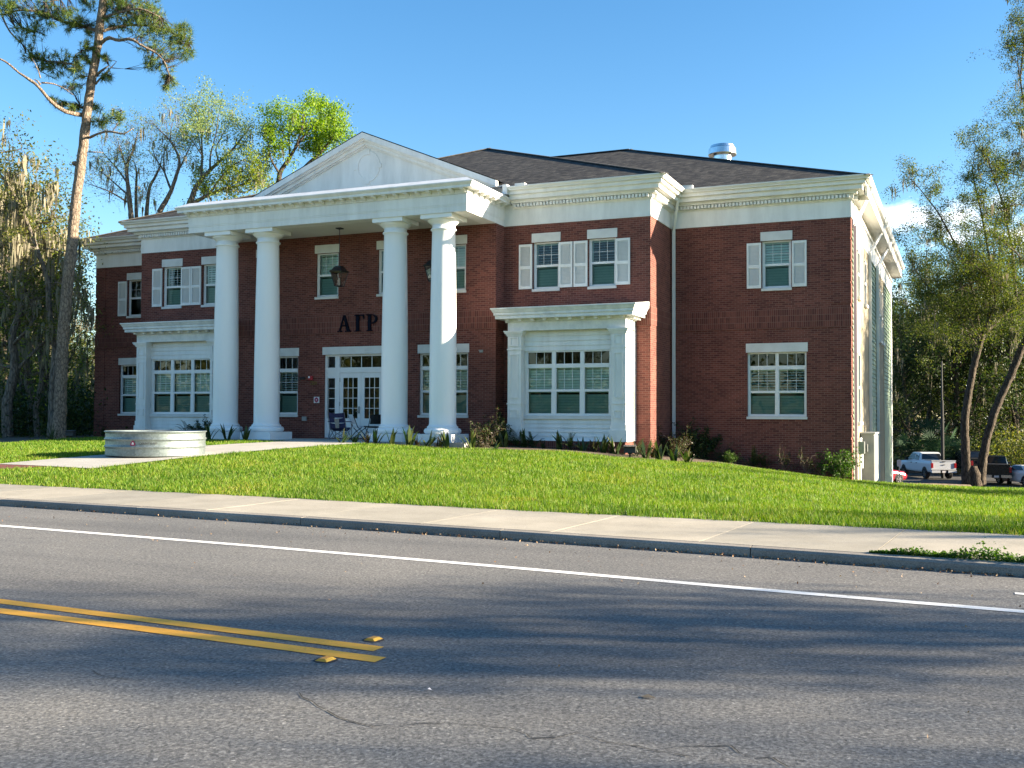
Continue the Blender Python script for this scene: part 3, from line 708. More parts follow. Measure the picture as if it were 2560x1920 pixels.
# brick shell -----------------------------------------------------------
SB0, SB1 = 2.865, 3.475      # soldier band
GZ_ = -2.4
def wall(c, a0, a1, z0, holes): w = MB(); wall_with_holes(w, 'y', c, a0, a1, z0, ZB+0.05, holes, 0.2, 1); part(w, 'wall', M['brick'])
wall(YR, XP, XRC, GZ_, H['wing']); wall(PV, XE, XP, -1.6, H['pav']+[(-13.2, -9.7, -0.834, 2.9)]); wall(YW, XEL, XE, -1.4, H['porch']); wall(PV, XPL, XEL, -1.4, H['lpav']+[(-28.7, -25.2, -0.834, 2.9)]); wall(YR, XLC, XPL, -1.5, H['lwing'])
for q in (((XP, YR, -1.9), (XP, PV, -1.9), (XP, PV, ZB+0.05), (XP, YR, ZB+0.05)), ((XPL, PV, -1.5), (XPL, YR, -1.5), (XPL, YR, ZB+0.05), (XPL, PV, ZB+0.05)), ((XE, PV, -1.4), (XE, YW, -1.4), (XE, YW, ZB+0.05), (XE, PV, ZB+0.05)),
          ((XEL, YW, -1.4), (XEL, PV, -1.4), (XEL, PV, ZB+0.05), (XEL, YW, ZB+0.05)), ((XLC, YR, -1.6), (XLC, 55.5, -2.6), (XLC, 55.5, ZB+0.05), (XLC, YR, ZB+0.05)), ((XLC, 55.5, -4), (XRC, 55.5, -4), (XRC, 55.5, 7.0), (XLC, 55.5, 7.0)), ((XRC, 34.89, -3), (XRC, YR, -3), (XRC, YR, ZB+0.05), (XRC, 34.89, ZB+0.05))):
    part(MB().quad(*q), 'wall', M['brick'])
# corner quoins: raised blocks with a recessed course between
for (qa, qb, dx) in ((-3.745, XRC, 1), (XLC, -34.17, -1)):
    zs = [ZB]+[5.70-0.7035*k for k in range(4)] if dx == 1 else [ZB]+[5.71-0.69*k for k in range(4)]
    zs = zs+[SB0]+[SB0-0.71*k for k in range(1, 8)]
    for i in range(len(zs)-1):
        zt = zs[i]-(0.0677 if i else 0); zb_ = zs[i+1]
        if abs(zt-SB1) < 0.4 and zb_ < SB1+0.05 and zb_ > SB0-0.1: zb_ = max(zb_, SB1+0.0)
        if zt <= SB1+0.1 and zb_ >= SB0-0.01 and zt-zb_ > 0: continue
        if zt-zb_ < 0.05: continue
        if dx == 1: part(MB().box(qa, qb+0.022, YR-0.022, YR+0.36, max(zb_, GZ_), zt), 'quoin', M['brick'])
        else: part(MB().box(qa-0.022, qb, YR-0.022, YR+0.36, max(zb_, -1.6), zt), 'quoin', M['brick'])
def band(x0, x1, y): part(MB().box(x0, x1, y-0.018, y+0.05, SB0, SB1), 'soldier_course', M['soldier'])
band(XP+0.02, XRC+0.024, YR); band(-9.5, XP+0.018, PV); band(XE, -13.9, PV); band(XEL-0.018, XE+0.018, YW); band(XPL-0.018, -28.9, PV); band(XLC-0.024, XPL, YR)
for q in ((XP, XP+0.018, PV+0.05, YR-0.018), (XE, XE+0.018, YW+0.05, PV-0.018), (XRC-0.05, XRC+0.024, YR+0.05, 34.88)): part(MB().box(*q, SB0, SB1), 'soldier_course', M['soldier'])
# thin projecting course under the band
for x0, x1, y in ((XP+0.03, XRC+0.03, YR), (-9.5, XP+0.03, PV), (XEL, XE+0.03, YW), (XLC-0.03, XPL, YR)): part(MB().box(x0, x1, y-0.026, y+0.04, SB0-0.03, SB0-0.002), 'band_course', M['brick'])

# inside: dark rooms so that panes without blinds look into depth
for y0, x0, x1 in ((YR, XP, XRC), (PV, XE, XP), (YW, XEL, XE), (PV, XPL, XEL), (YR, XLC, XPL)):
    for z0, z1 in ((-1.0, 2.9), (3.3, 6.3)):
        r_ = MB()
        r_.quad((x0+.05, y0+3.2, z0), (x1-.05, y0+3.2, z0), (x1-.05, y0+3.2, z1), (x0+.05, y0+3.2, z1)); r_.quad((x0+.05, y0+.22, z0), (x1-.05, y0+.22, z0), (x1-.05, y0+3.2, z0), (x0+.05, y0+3.2, z0))
        r_.quad((x0+.05, y0+.22, z1), (x1-.05, y0+.22, z1), (x1-.05, y0+3.2, z1), (x0+.05, y0+3.2, z1))
        r_.quad((x0+.05, y0+.22, z0), (x0+.05, y0+3.2, z0), (x0+.05, y0+3.2, z1), (x0+.05, y0+.22, z1)); r_.quad((x1-.05, y0+.22, z0), (x1-.05, y0+3.2, z0), (x1-.05, y0+3.2, z1), (x1-.05, y0+.22, z1))
        part(r_, 'interior', M['room'])

# frieze, dentils, cornice and gutters ----------------------------------
PR = [(XRC+0.02, 35.2), (XRC+0.02, YR), (XP, YR), (XP, PV), (-13.72, PV)]
PL_ = [(-25.28, PV), (XPL, PV), (XPL, YR), (XLC, YR), (XLC, 35.0)]
for P, PF in ((PR, PR[:-1]+[(XE, PV)]), (PL_, [(XEL, PV)]+PL_[1:])):
    fz = MB(); cn_ = MB(); de = MB(); gu = MB()
    fz.sweep([(-0.15, ZB), (0.03, ZB), (0.03, ZB+0.045), (0.02, ZB+0.05), (0.02, ZF), (-0.15, ZF)], PF)
    cn_.sweep([(-0.15, ZF), (0.035, ZF), (0.07, ZF+0.055), (0.10, ZF+0.06), (0.10, 7.045), (0.21, 7.055), (0.215, 7.09), (0.25, 7.13), (0.385, 7.15), (0.385, 7.268), (0.42, 7.29), (0.485, 7.30), (0.485, 7.405), (0.50, 7.415), (0.50, 7.44), (-0.15, 7.44)], P)
    gu.sweep([(0.30, 7.445), (0.57, 7.42), (0.575, 7.455), (0.60, 7.475), (0.625, 7.51), (0.635, 7.512), (0.635, 7.545), (0.62, 7.545), (0.60, 7.50), (0.30, 7.49)], P)
    for i in range(len(P)-1):
        (xa, ya), (xb, yb) = P[i], P[i+1]; L_ = math.hypot(xb-xa, yb-ya); ux, uy = (xb-xa)/L_, (yb-ya)/L_; nx_, ny_ = -uy, ux
        t0 = 0.0
        cnt = int(L_/0.117)
        for k in range(cnt):
            t = (k+0.5)*0.117
            if k == 0 and i: part(de, 'dentil_band', M['white']); de = MB()
            ctr = Vector((xa+ux*t+nx_*0.145, ya+uy*t+ny_*0.145, 6.985)); de.obox(ctr, (Vector((ux, uy, 0)), Vector((nx_, ny_, 0)), Vector((0, 0, 1))), (0.0385, 0.05, 0.0525))
    part(fz, 'frieze', M['white']); part(cn_, 'cornice', M['white']); part(de, 'dentil_band', M['white']); part(gu, 'gutter', M['gutter'])

# portico -----------------------------------------------------------------
PP = [(XE+0.005, 31.94), (XE+0.005, YE), (XEL, YE), (XEL, 31.94)]
en = MB()
en.sweep([(-0.5, ZB+0.01), (0.0, ZB+0.01), (0.0, 6.525), (0.012, 6.53), (0.012, 6.545), (0.004, 6.55), (0.004, 6.575), (0.016, 6.58), (0.016, 6.88), (-0.5, 6.88)], PP)
part(en, 'entablature', M['white'])
pc = MB()
pc.sweep([(-0.5, 6.885), (0.03, 6.885), (0.05, 6.92), (0.055, 7.035), (0.255, 7.04), (0.285, 7.03), (0.285, 7.105), (0.30, 7.115), (0.345, 7.17), (0.36, 7.18), (0.36, 7.215), (0.005, 7.40), (-0.5, 7.41)], PP)
part(pc, 'portico_cornice', M['white'])
mo = MB()
def modillion(c, u, n, w=0.115, d=0.20, h=0.085):
    """scrolled bracket: c is the point on the wall under the soffit"""
    u = Vector(u); n = Vector(n); z = Vector((0, 0, 1)); c = Vector(c)
    prof = [(0, 0), (d, 0), (d, -h*.45), (d*.82, -h*.7), (d*.55, -h*.6), (d*.35, -h*1.0), (d*.12, -h*1.35), (0, -h*1.35)]
    V = [c-u*w/2+n*p+z*q for p, q in prof]+[c+u*w/2+n*p+z*q for p, q in prof]; k = len(prof)
    mo.add(V, [tuple(range(k)), tuple(range(2*k-1, k-1, -1))]+[(i, i+k, (i+1) % k+k, (i+1) % k) for i in range(k)])
nmo = 27
for i in range(nmo+1):
    x = XEL+0.06+(XE-XEL-0.12)*i/nmo; modillion((x, YE-0.055, 7.035), (1, 0, 0), (0, -1, 0))
for i in range(1, 7):
    y = YE+0.02+i*0.42; modillion((XE+0.06, y, 7.035), (0, 1, 0), (1, 0, 0)); modillion((XEL-0.06, y, 7.035), (0, 1, 0), (-1, 0, 0))
part(mo, 'modillion_row', M['white'])
part(MB().box(XE-0.02, -13.70, PV-0.025, PV+0.2, ZF-0.01, 7.35), 'frieze_block', M['white']); part(MB().box(-25.29, XEL+0.02, PV-0.025, PV+0.2, ZF-0.01, 7.35), 'frieze_block', M['white'])
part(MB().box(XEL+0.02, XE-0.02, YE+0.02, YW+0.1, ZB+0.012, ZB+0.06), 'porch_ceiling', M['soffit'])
part(MB().quad((XEL-0.0, YE+0.0, 7.405), (XE, YE+0.0, 7.405), (XE, PV+0.4, 7.42), (XEL, PV+0.4, 7.42)), 'portico_roof', M['flash'])
# pediment
ped = MB(); yp = 31.95
xl, xr, xa_, za_ = -23.94, -14.48, -19.46, 10.06; sl_ = (za_-8.0)/(xr-xa_)
def rake(mb, y0, y1, off0, off1, drop=0.0):
    """sloped bars along both rakes between perpendicular-ish vertical offsets below the roof edge"""
    for sx in (-1, 1):
        xe_ = xa_+sx*(4.98+0.25)
        A = lambda x, o: za_-abs(x-xa_)*sl_-o
        q = [(xa_, A(xa_, off0)), (xe_, A(xe_, off0)), (xe_, A(xe_, off1)), (xa_, A(xa_, off1))]
        V = [(x, y0, z) for x, z in q]+[(x, y1, z) for x, z in q]
        mb.add(V, [(0, 1, 2, 3), (7, 6, 5, 4), (0, 4, 5, 1), (1, 5, 6, 2), (2, 6, 7, 3)])
rake(ped, 31.60, 31.80, 0.035, 0.24); rake(ped, 31.70, 31.9, 0.24, 0.30); rake(ped, 31.80, 31.96, 0.30, 0.42); rake(ped, 31.88, 31.99, 0.42, 0.47)
ped.add([(xa_-5.4, yp, 7.3), (xa_+5.4, yp, 7.3), (xa_+5.4, yp, 7.6), (xa_, yp, za_-0.1), (xa_-5.4, yp, 7.6)], [(0, 1, 2, 3, 4)])
pedo = part(ped, 'pediment', M['white'])
ov = MB(); ocx, ocz = -19.42, 8.86; n = 40
for k in range(n):
    a0, a1 = 2*math.pi*k/n, 2*math.pi*(k+1)/n
    f = lambda a, s, y: (ocx+math.cos(a)*0.50*s, y, ocz+math.sin(a)*0.56*s)
    ov.quad(f(a0, 1, 31.925), f(a1, 1, 31.925), f(a1, .80, 31.925), f(a0, .80, 31.925)); ov.quad(f(a0, 1, 31.925), f(a0, 1, 31.96), f(a1, 1, 31.96), f(a1, 1, 31.925)); ov.quad(f(a0, .8, 31.925), f(a1, .8, 31.925), f(a1, .8, 31.945), f(a0, .8, 31.945))
for sx, sz in ((0, 1), (0, -1), (1, 0), (-1, 0)):
    cx_, cz_ = ocx+sx*0.475, ocz+sz*0.53
    ov.box(cx_-(0.075 if sz else 0.085), cx_+(0.075 if sz else 0.085), 31.912, 31.95, cz_-(0.095 if sz else 0.08), cz_+(0.095 if sz else 0.08))
ov.build('medallion', M['white'], pedo)

# columns -------------------------------------------------------------------
YA = 29.6
def column(x, y):
    sh = MB(); R0, R1 = 0.432, 0.372
    prof = [(0.50, -0.445), (0.50, -0.395), (0.478, -0.385), (0.452, -0.36), (R0, -0.30)]
    for k in range(1, 17):
        t = k/16; e = max(0, (t-0.25)/0.75); prof.append((R0-(R0-R1)*e**1.5, -0.30+t*6.14))
    prof += [(0.385, 5.86), (0.41, 5.875), (0.425, 5.90), (0.41, 5.925), (0.385, 5.94), (0.372, 5.955), (0.372, 6.05)]
    sh.lathe(prof, (x, y), 48)
    c = sh.build('column', M['column'], house, smooth=True)
    me = c.data
    bs = MB(); pr = [(0.50, -0.632)]
    for k in range(13):
        a = -math.pi/2+math.pi*k/12; pr.append((0.505+0.095*math.cos(a), -0.538+0.093*math.sin(a)))
    bs.lathe(pr+[(0.50, -0.445)], (x, y), 48); bs.build('base', M['column'], c, smooth=True)
    cp = MB(); cp.lathe([(0.372, 6.05), (0.395, 6.06), (0.40, 6.075), (0.44, 6.10), (0.50, 6.15), (0.525, 6.19), (0.52, 6.205)], (x, y), 48); cp.build('capital', M['column'], c, smooth=True)
    MB().box(x-0.555, x+0.555, y-0.555, y+0.555, 6.206, ZB+0.008).build('abacus', M['column'], c)
    MB().box(x-0.625, x+0.625, y-0.625, y+0.625, FLOOR-0.25, -0.632).build('plinth', M['column'], c)
for x in (-15.15, -16.92, -21.97, -23.72): column(x, YA)
# porch slab
part(MB().box(XEL-0.2, XE+0.1, 28.75, YW+0.02, FLOOR-0.35, FLOOR-0.012), 'porch_floor', M['porch'])

# bay windows -----------------------------------------------------------------
def bay(xl, xr):
    yb, yfld = 30.83, 31.11
    w = MB()
    w.clap((xl+0.4, yfld), (xr-0.4, yfld), 2.05, 2.75, 0.157, 0.03); w.clap((xl+0.4, yfld), (xr-0.4, yfld), -0.834, -0.14, 0.138, 0.03)
    w.clap((xr-0.06, yb+0.30), (xr-0.06, PV), -0.834, 2.75, 0.157, 0.028, (1, 0)); w.clap((xl+0.06, PV), (xl+0.06, yb+0.30), -0.834, 2.75, 0.157, 0.028, (-1, 0))
    w.box(xr-0.05, xr+0.005, PV-0.14, PV, -0.834, 2.75); w.box(xl-0.005, xl+0.05, PV-0.14, PV, -0.834, 2.75)
    w.quad((xl+.02, yb+.05, -0.832), (xr-.02, yb+.05, -0.832), (xr-.02, PV, -0.832), (xl+.02, PV, -0.832))
    bw = w.build('bay', M['white'], house)
    # frieze beam, cornice with brackets
    path = [(xr, PV), (xr, yb), (xl, yb), (xl, PV)]
    e = MB()
    e.sweep([(-0.45, 2.70), (0.0, 2.70), (0.0, 2.97), (0.03, 2.99), (0.05, 3.06), (0.08, 3.085), (0.30, 3.09), (0.315, 3.075), (0.315, 3.17), (0.335, 3.185), (0.355, 3.19), (0.355, 3.26), (0.375, 3.28), (0.42, 3.37), (0.44, 3.38), (0.44, 3.42), (-0.2, 3.44)], path)
    e.quad((xl-0.44, yb-0.44, 3.418), (xr+0.44, yb-0.44, 3.418), (xr+0.44, PV, 3.60), (xl-0.44, PV, 3.60))
    e.tri((xr+0.44, yb-0.44, 3.418), (xr+0.44, PV, 3.418), (xr+0.44, PV, 3.60)); e.tri((xl-0.44, PV, 3.418), (xl-0.44, yb-0.44, 3.418), (xl-0.44, PV, 3.60))
    e.build('bay_cornice', M['flash'], bw)
    bk = MB()
    for i in range(10):
        x = xl+0.06+(xr-xl-0.12)*i/9; bk.box(x-0.05, x+0.05, yb-0.20, yb-0.03, 3.0, 3.085); bk.box(x-0.075, x+0.075, yb-0.26, yb-0.05, 3.06, 3.088)
    for i in range(1, 4):
        for sx, xx in ((1, xr), (-1, xl)):
            y = yb+i*0.30; bk.box(xx+sx*0.03, xx+sx*0.2, y-0.05, y+0.05, 3.0, 3.085)
    bk.build('bracket_row', M['white'], bw)
    for s, x0, x1 in ((0, xl, xl+0.465), (1, xr-0.465, xr)):
        p = MB(); p.box(x0, x1, yb, yb+0.28, -0.30, 2.55)
        p.box(x0, x0+0.3 if s == 0 else x1, yb+0.281, yb+0.34, -0.3, 2.55) if False else None
        for z, o in ((2.10, 0.022), (0.345, 0.022)): p.box(x0-o, x1+o, yb-o, yb+0.29, z-0.02, z+0.02)
        for k, (z0, z1, o) in enumerate(((2.53, 2.57, 0.03), (2.57, 2.61, 0.05), (2.61, 2.66, 0.085), (2.66, 2.699, 0.11))): p.box(x0-o, x1+o, yb-o, yb+0.30, z0, z1)
        p.box(x0-0.022, x1+0.022, yb-0.022, yb+0.30, -0.47, -0.30); p.box(x0-0.05, x1+0.05, yb-0.05, yb+0.31, -0.834, -0.47)
        for z0, z1 in ((2.20, 2.50), (0.53, 1.95), (-0.11, 0.16)):
            f = 0.036; a, b_ = x0+0.085, x1-0.085
            p.box(a, b_, yb-0.028, yb, z0, z0+f); p.box(a, b_, yb-0.028, yb, z1-f, z1); p.box(a, a+f, yb-0.028, yb, z0+f, z1-f); p.box(b_-f, b_, yb-0.028, yb, z0+f, z1-f)
            if s == 1:
                ya, yb2 = yb+0.06, yb+0.24; p.box(x1, x1+0.016, ya, yb2, z0, z0+f); p.box(x1, x1+0.016, ya, yb2, z1-f, z1); p.box(x1, x1+0.016, ya, ya+f, z0+f, z1-f); p.box(x1, x1+0.016, yb2-f, yb2, z0+f, z1-f)
        p.build('pilaster', M['white'], bw)
    # window of three lights
    a0 = xl+0.525
    lights = [(a0+0.065+0.964*k, a0+0.065+0.964*k+0.83) for k in range(3)]
    window(a0, a0+2.89, -0.035, 2.05, yfld-0.075, lights, LRAIL, transom=(LTR, 2.0), lin=False, sill=False, open_ang=1.2, low_open=1.3)
    MB().box(xl+0.45, xr-0.45, yfld-0.07, yfld+0.02, -0.145, -0.038).build('bay_sill', M['stone'], bw)
    MB().box(xl+0.02, xr-0.02, yb+0.03, PV, -1.5, -0.836).build('bay_footing', M['soldier'], bw)
    MB().box(xl+0.3, a0+0.001, yfld+0.016, yfld+0.06, -0.83, 2.75).build('bay_trim', M['white'], bw); MB().box(a0+2.889, xr-0.3, yfld+0.016, yfld+0.06, -0.83, 2.75).build('bay_trim', M['white'], bw)
bay(-13.43, -9.455); bay(-28.945, -24.97)

# entrance -----------------------------------------------------------------------
def entrance():
    x0, x1, z0, z1 = DOOR; y = YW+0.07
    f = MB()
    jx = [x0, x0+0.10, -20.335, -20.155, -18.405, -18.225, x1-0.10, x1]
    for a, b_ in ((x0, x0+0.09), (-20.335, -20.155), (-18.405, -18.225), (x1-0.09, x1)): f.box(a, b_, y, y+0.12, z0, z1)
    f.box(x0+0.09, x1-0.09, y+0.004, y+0.118, 2.03, z1); f.box(x0+0.09, x1-0.09, y+0.006, y+0.116, 1.45, 1.635)
    for a, b_ in ((x0+0.09, -20.335), (-18.225, x1-0.09)): f.box(a, b_, y+0.02, y+0.10, 1.26, 1.45); f.box(a, b_, y+0.02, y+0.10, z0, -0.17); f.box(a+0.06, b_-0.06, y+0.008, y+0.02, z0+0.12, -0.3)
    d = f.build('entrance', M['trim'], house)
    MB().box(x0-0.06, x1+0.06, YW-0.028, YW+0.16, z1+0.003, z1+0.275).build('lintel', M['stone'], d)
    g = MB(); mu = MB()
    for a, b_ in ((x0+0.13, -20.37), (-18.19, x1-0.13)):
        g.quad((a, y+0.06, -0.17), (b_, y+0.06, -0.17), (b_, y+0.06, 1.26), (a, y+0.06, 1.26)); g.quad((a, y+0.06, 1.64), (b_, y+0.06, 1.64), (b_, y+0.06, 2.02), (a, y+0.06, 2.02))
        for k in range(1, 4): z = -0.17+1.43*k/4; mu.box(a, b_, y+0.045, y+0.066, z-0.011, z+0.011)
    g.quad((-20.13, y+0.06, 1.64), (-18.43, y+0.06, 1.64), (-18.43, y+0.06, 2.02), (-20.13, y+0.06, 2.02))
    for k in range(1, 4): xm = -20.13+1.70*k/4; mu.box(xm-0.011, xm+0.011, y+0.045, y+0.066, 1.64, 2.02)
    g.build('sidelight_pane', M['doorglass'], d); mu.build('muntins', M['trim'], d)
    for a, b_, hs in ((-20.15, -19.284, 1), (-19.276, -18.41, -1)):
        lf = MB(); ga, gb = a+0.135, b_-0.135; gz0, gz1 = -0.16, 1.27
        lf.box(a, ga, y+0.03, y+0.075, z0, 1.445); lf.box(gb, b_, y+0.03, y+0.075, z0, 1.445); lf.box(ga, gb, y+0.03, y+0.075, gz1, 1.445); lf.box(ga, gb, y+0.03, y+0.075, z0, gz0)
        lf.box(ga+0.04, gb-0.04, y+0.02, y+0.03, z0+0.16, gz0-0.14); lf.box(ga-0.02, gb+0.02, y+0.022, y+0.03, gz0-0.03, gz0); lf.box(ga-0.02, gb+0.02, y+0.022, y+0.03, gz1, gz1+0.03)
        leaf = lf.build('door', M['trim'], house)
        MB().quad((ga, y+0.055, gz0), (gb, y+0.055, gz0), (gb, y+0.055, gz1), (ga, y+0.055, gz1)).build('pane', M['doorglass'], leaf)
        m = MB()
        for k in (1, 2): xm = ga+(gb-ga)*k/3; m.box(xm-0.01, xm+0.01, y+0.042, y+0.062, gz0, gz1)
        for k in (1, 2, 3): zm = gz0+(gz1-gz0)*k/4; m.box(ga, gb, y+0.044, y+0.060, zm-0.01, zm+0.01)
        m.build('muntins', M['trim'], leaf)
        hg = MB()
        for z in (1.2, 0.35, -0.6): hx = a if hs == 1 else b_; hg.box(hx-0.012, hx+0.012, y+0.012, y+0.032, z-0.07, z+0.07)
        hg.build('hinge', M['grey'], leaf)
        if hs == 1:
            h = MB(); h.box(b_-0.10, b_-0.035, y-0.0, y+0.03, 0.02, 0.26); h.bar((b_-0.07, y-0.03, 0.09), (b_-0.16, y-0.03, 0.09), 0.02); h.build('handle', M['grey'], leaf)
    # bright hall seen through the doors
    MB().box(x0, x1, YW+1.6, YW+1.62, z0, z1).build('hall_wall', M['room'], d)
entrance()

# right side wall -------------------------------------------------------------------
XS_ = XRC+0.02
for ya_, yb_ in ((34.88, 35.96), (41.75, 45.0), (49.4, 54.9)): part(MB().clap((XS_, ya_), (XS_, yb_), -3.9, 6.05, 0.18, 0.03, (1, 0)), 'green_siding', M['green'])
st = MB()
SW = [(36.3, 37.1, 4.0, 5.55), (39.05, 39.8, 4.0, 5.55), (36.3, 37.1, -0.2, 2.1)]
wall_with_holes(st, 'x', XS_+0.03, 35.97, 40.9, -3.5, 6.05, SW, 0.16, -1)
part(st, 'stucco_wall', M['stucco'])
part(MB().quad((XS_+0.03, 45.0, -3.8), (XS_+0.03, 49.4, -3.8), (XS_+0.03, 49.4, 6.05), (XS_+0.03, 45.0, 6.05)), 'stucco_wall', M['stucco'])
for y0, y1, z0, z1 in SW+[(46.4, 47.3, 3.2, 5.4), (48.0, 48.9, 3.2, 5.4)]:
    f = MB(); X_ = XS_+0.03
    f.box(X_-0.02, X_+0.03, y0, y0+0.06, z0, z1); f.box(X_-0.02, X_+0.03, y1-0.06, y1, z0, z1); f.box(X_-0.02, X_+0.03, y0, y1, z1-0.06, z1); f.box(X_-0.03, X_+0.10, y0-0.05, y1+0.05, z0-0.1, z0); f.box(X_-0.02, X_+0.02, y0, y1, (z0+z1)/2-0.04, (z0+z1)/2+0.04)
    w_ = f.build('window', M['trim'], house); MB().quad((X_-0.01, y0, z0), (X_-0.01, y1, z0), (X_-0.01, y1, z1), (X_-0.01, y0, z1)).build('pane', M['screen'], w_)
for y0, y1 in ((40.9, 41.75), (44.9, 45.1), (49.3, 49.5), (54.85, 55.52)): part(MB().box(XS_-0.05, XS_+0.045, y0, y1, -4, 6.05), 'corner_board', M['stucco'] if y1 < 50 else M['white'])
ef = MB(); ef.box(XS_-0.1, XS_+0.04, 34.92, 55.5, 6.05, 7.0); ef.box(XS_-0.1, XS_+0.10, 35.0, 55.5, 6.72, 6.80)
part(ef, 'side_frieze', M['white'])
es = MB(); es.box(XS_-0.1, -2.62, 35.24, 56.05, 6.985, 7.02); es.box(XS_-0.1, -2.61, 35.2, 35.24, 6.985, 7.44); es.box(-2.70, -2.62, 34.6, 56.05, 7.0, 7.43)
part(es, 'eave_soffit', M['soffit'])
sg = MB(); sg.sweep([(0.0, 7.40), (0.09, 7.40), (0.10, 7.44), (0.13, 7.50), (0.14, 7.545), (0.12, 7.545), (0.0, 7.48)], [(-2.62, 56.1), (-2.62, 34.0)])
part(sg, 'side_gutter', M['gutter'])
# downspouts
def spout(pts, y_lab=None):
    d = MB(); w = 0.075
    for a, b_ in zip(pts[:-1], pts[1:]):
        a_, b2 = Vector(a), Vector(b_); dd = (b2-a_).normalized(); d.bar(a_-dd*0.02, b2+dd*0.02, w, 0.10)
    for z in (5.6, 2.2): pass
    return part(d, 'downspout', M['gutter'])
spout([(-8.60, 33.95, 7.42), (-8.60, 33.95, 7.25), (-8.86, 34.42, 6.25), (-8.86, 34.42, -1.35)])
for y0, y1 in ((35.3, 34.95), (42.2, 41.05), (46.2, 44.9)): spout([(-2.55, y0, 7.40), (-2.58, y0, 7.28), (XS_+0.09, y1, 6.1), (XS_+0.09, y1, -3.2)])

# roofs ------------------------------------------------------------------------------
PIT = 0.405
rf = MB(); ruv = []
def rplane(pts, dirx):
    """pts on a roof plane; dirx: plan unit vector along the eave"""
    k = math.sqrt(1+PIT*PIT)
    rf.add(pts, [tuple(range(len(pts)))])
    for p in pts:
        u = p[0]*dirx[0]+p[1]*dirx[1]; v = (p[2])/PIT*k; ruv.append((u, v))
e0, zE = 33.88, 7.50; xr0, xl0 = -2.50, XLC-0.62; yb0 = 56.12; t = (yb0-e0)/2; zR = zE+PIT*t; yRdg = e0+t
rplane([(xl0, e0, zE), (xr0, e0, zE), (xr0-t, yRdg, zR), (xl0+t, yRdg, zR)], (1, 0))
rplane([(xr0, e0, zE), (xr0, yb0, zE), (xr0-t, yRdg, zR)], (0, 1))
rplane([(xr0, yb0, zE), (xl0, yb0, zE), (xl0+t, yRdg, zR), (xr0-t, yRdg, zR)], (1, 0))
rplane([(xl0, yb0, zE), (xl0, e0, zE), (xl0+t, yRdg, zR)], (0, 1))
pe, px0, px1 = 31.32, XP+0.63, XPL-0.63; pt = (px0-px1)/2; pz = 7.52; pcx = (px0+px1)/2; pk = pz+PIT*pt
rplane([(px1, pe, pz), (px0, pe, pz), (pcx, pe+pt, pk)], (1, 0))
rplane([(px0, pe, pz), (px0, pe+pt+4, pz), (pcx, pe+pt+4, pk), (pcx, pe+pt, pk)], (0, 1))
rplane([(px1, pe+pt+4, pz), (px1, pe, pz), (pcx, pe+pt, pk), (pcx, pe+pt+4, pk)], (0, 1))
# gable roof behind the pediment
gb_ = 38.5
for sx in (-1, 1):
    xe_ = xa_+sx*5.23; ze_ = za_-5.23*sl_
    P4 = [(xa_, 31.6, za_), (xe_, 31.6, ze_), (xe_, gb_, ze_), (xa_, gb_, za_)]
    rplane(P4 if sx < 0 else P4[::-1], (0, 1))
link_mesh('roof', rf.v, rf.f, M['shingle'], house, uv=ruv)
for a, b_ in (((px0, pe, pz), (pcx, pe+pt, pk)), ((px1, pe, pz), (pcx, pe+pt, pk)), ((xr0, e0, zE), (xr0-t, yRdg, zR)), ((xr0, yb0, zE), (xr0-t, yRdg, zR)), ((xr0-t, yRdg, zR), (xl0+t, yRdg, zR)), ((xl0, e0, zE), (xl0+t, yRdg, zR))):
    part(MB().bar(Vector(a)+Vector((0, 0, .005)), Vector(b_)+Vector((0, 0, .005)), 0.28, 0.035), 'ridge_cap', M['ridge'])
# saddle boxes beside the portico and at the inner gutter corner
for q in ((-14.75, -13.86, 31.60, 31.95, 7.25, 7.66), (-13.86, -13.70, 31.32, 31.6, 7.30, 7.62), (-13.45, -13.1, 31.40, 31.6, 7.46, 7.64), (-8.62, -8.1, 33.90, 34.1, 7.46, 7.66)): part(MB().box(*q), 'gutter_end', M['white'])
# ------------------------------------------------------------------ things on and around the house
def on_ground(px, py):
    d = CF+CR*((px-1280)/FPX)-CU*((py-960)/FPX)
    ts = np.linspace(8, 130, 2400)
    h = d.z*ts-ground(d.x*ts, d.y*ts)
    i = np.argmax(h <= 0) if (h <= 0).any() else len(ts)-1
    p = d*float(ts[i]); return Vector((p.x, p.y, gz(p.x, p.y)))
def at_z(px, py, z):
    d = CF+CR*((px-1280)/FPX)-CU*((py-960)/FPX); return d*(z/d.z)
def prism(mb, pts, y0, y1):
    """polygon in x, z pushed from y0 to y1"""
    k = len(pts); mb.add([(x, y0, z) for x, z in pts]+[(x, y1, z) for x, z in pts], [tuple(range(k)), tuple(range(2*k-1, k-1, -1))]+[(i, i+k, (i+1) % k+k, (i+1) % k) for i in range(k)])
def text_mesh(txt, size, ext=0.002):
    cu = bpy.data.curves.new('txt', 'FONT'); cu.body = txt; cu.size = size; cu.extrude = ext; cu.align_x = 'CENTER'
    ob = bpy.data.objects.new('txt', cu); COL.objects.link(ob)
    dg = bpy.context.evaluated_depsgraph_get(); me = bpy.data.meshes.new_from_object(ob.evaluated_get(dg))
    V = [v.co.copy() for v in me.vertices]; F = [tuple(p.vertices) for p in me.polygons]
    bpy.data.objects.remove(ob); bpy.data.curves.remove(cu); bpy.data.meshes.remove(me)
    return V, F

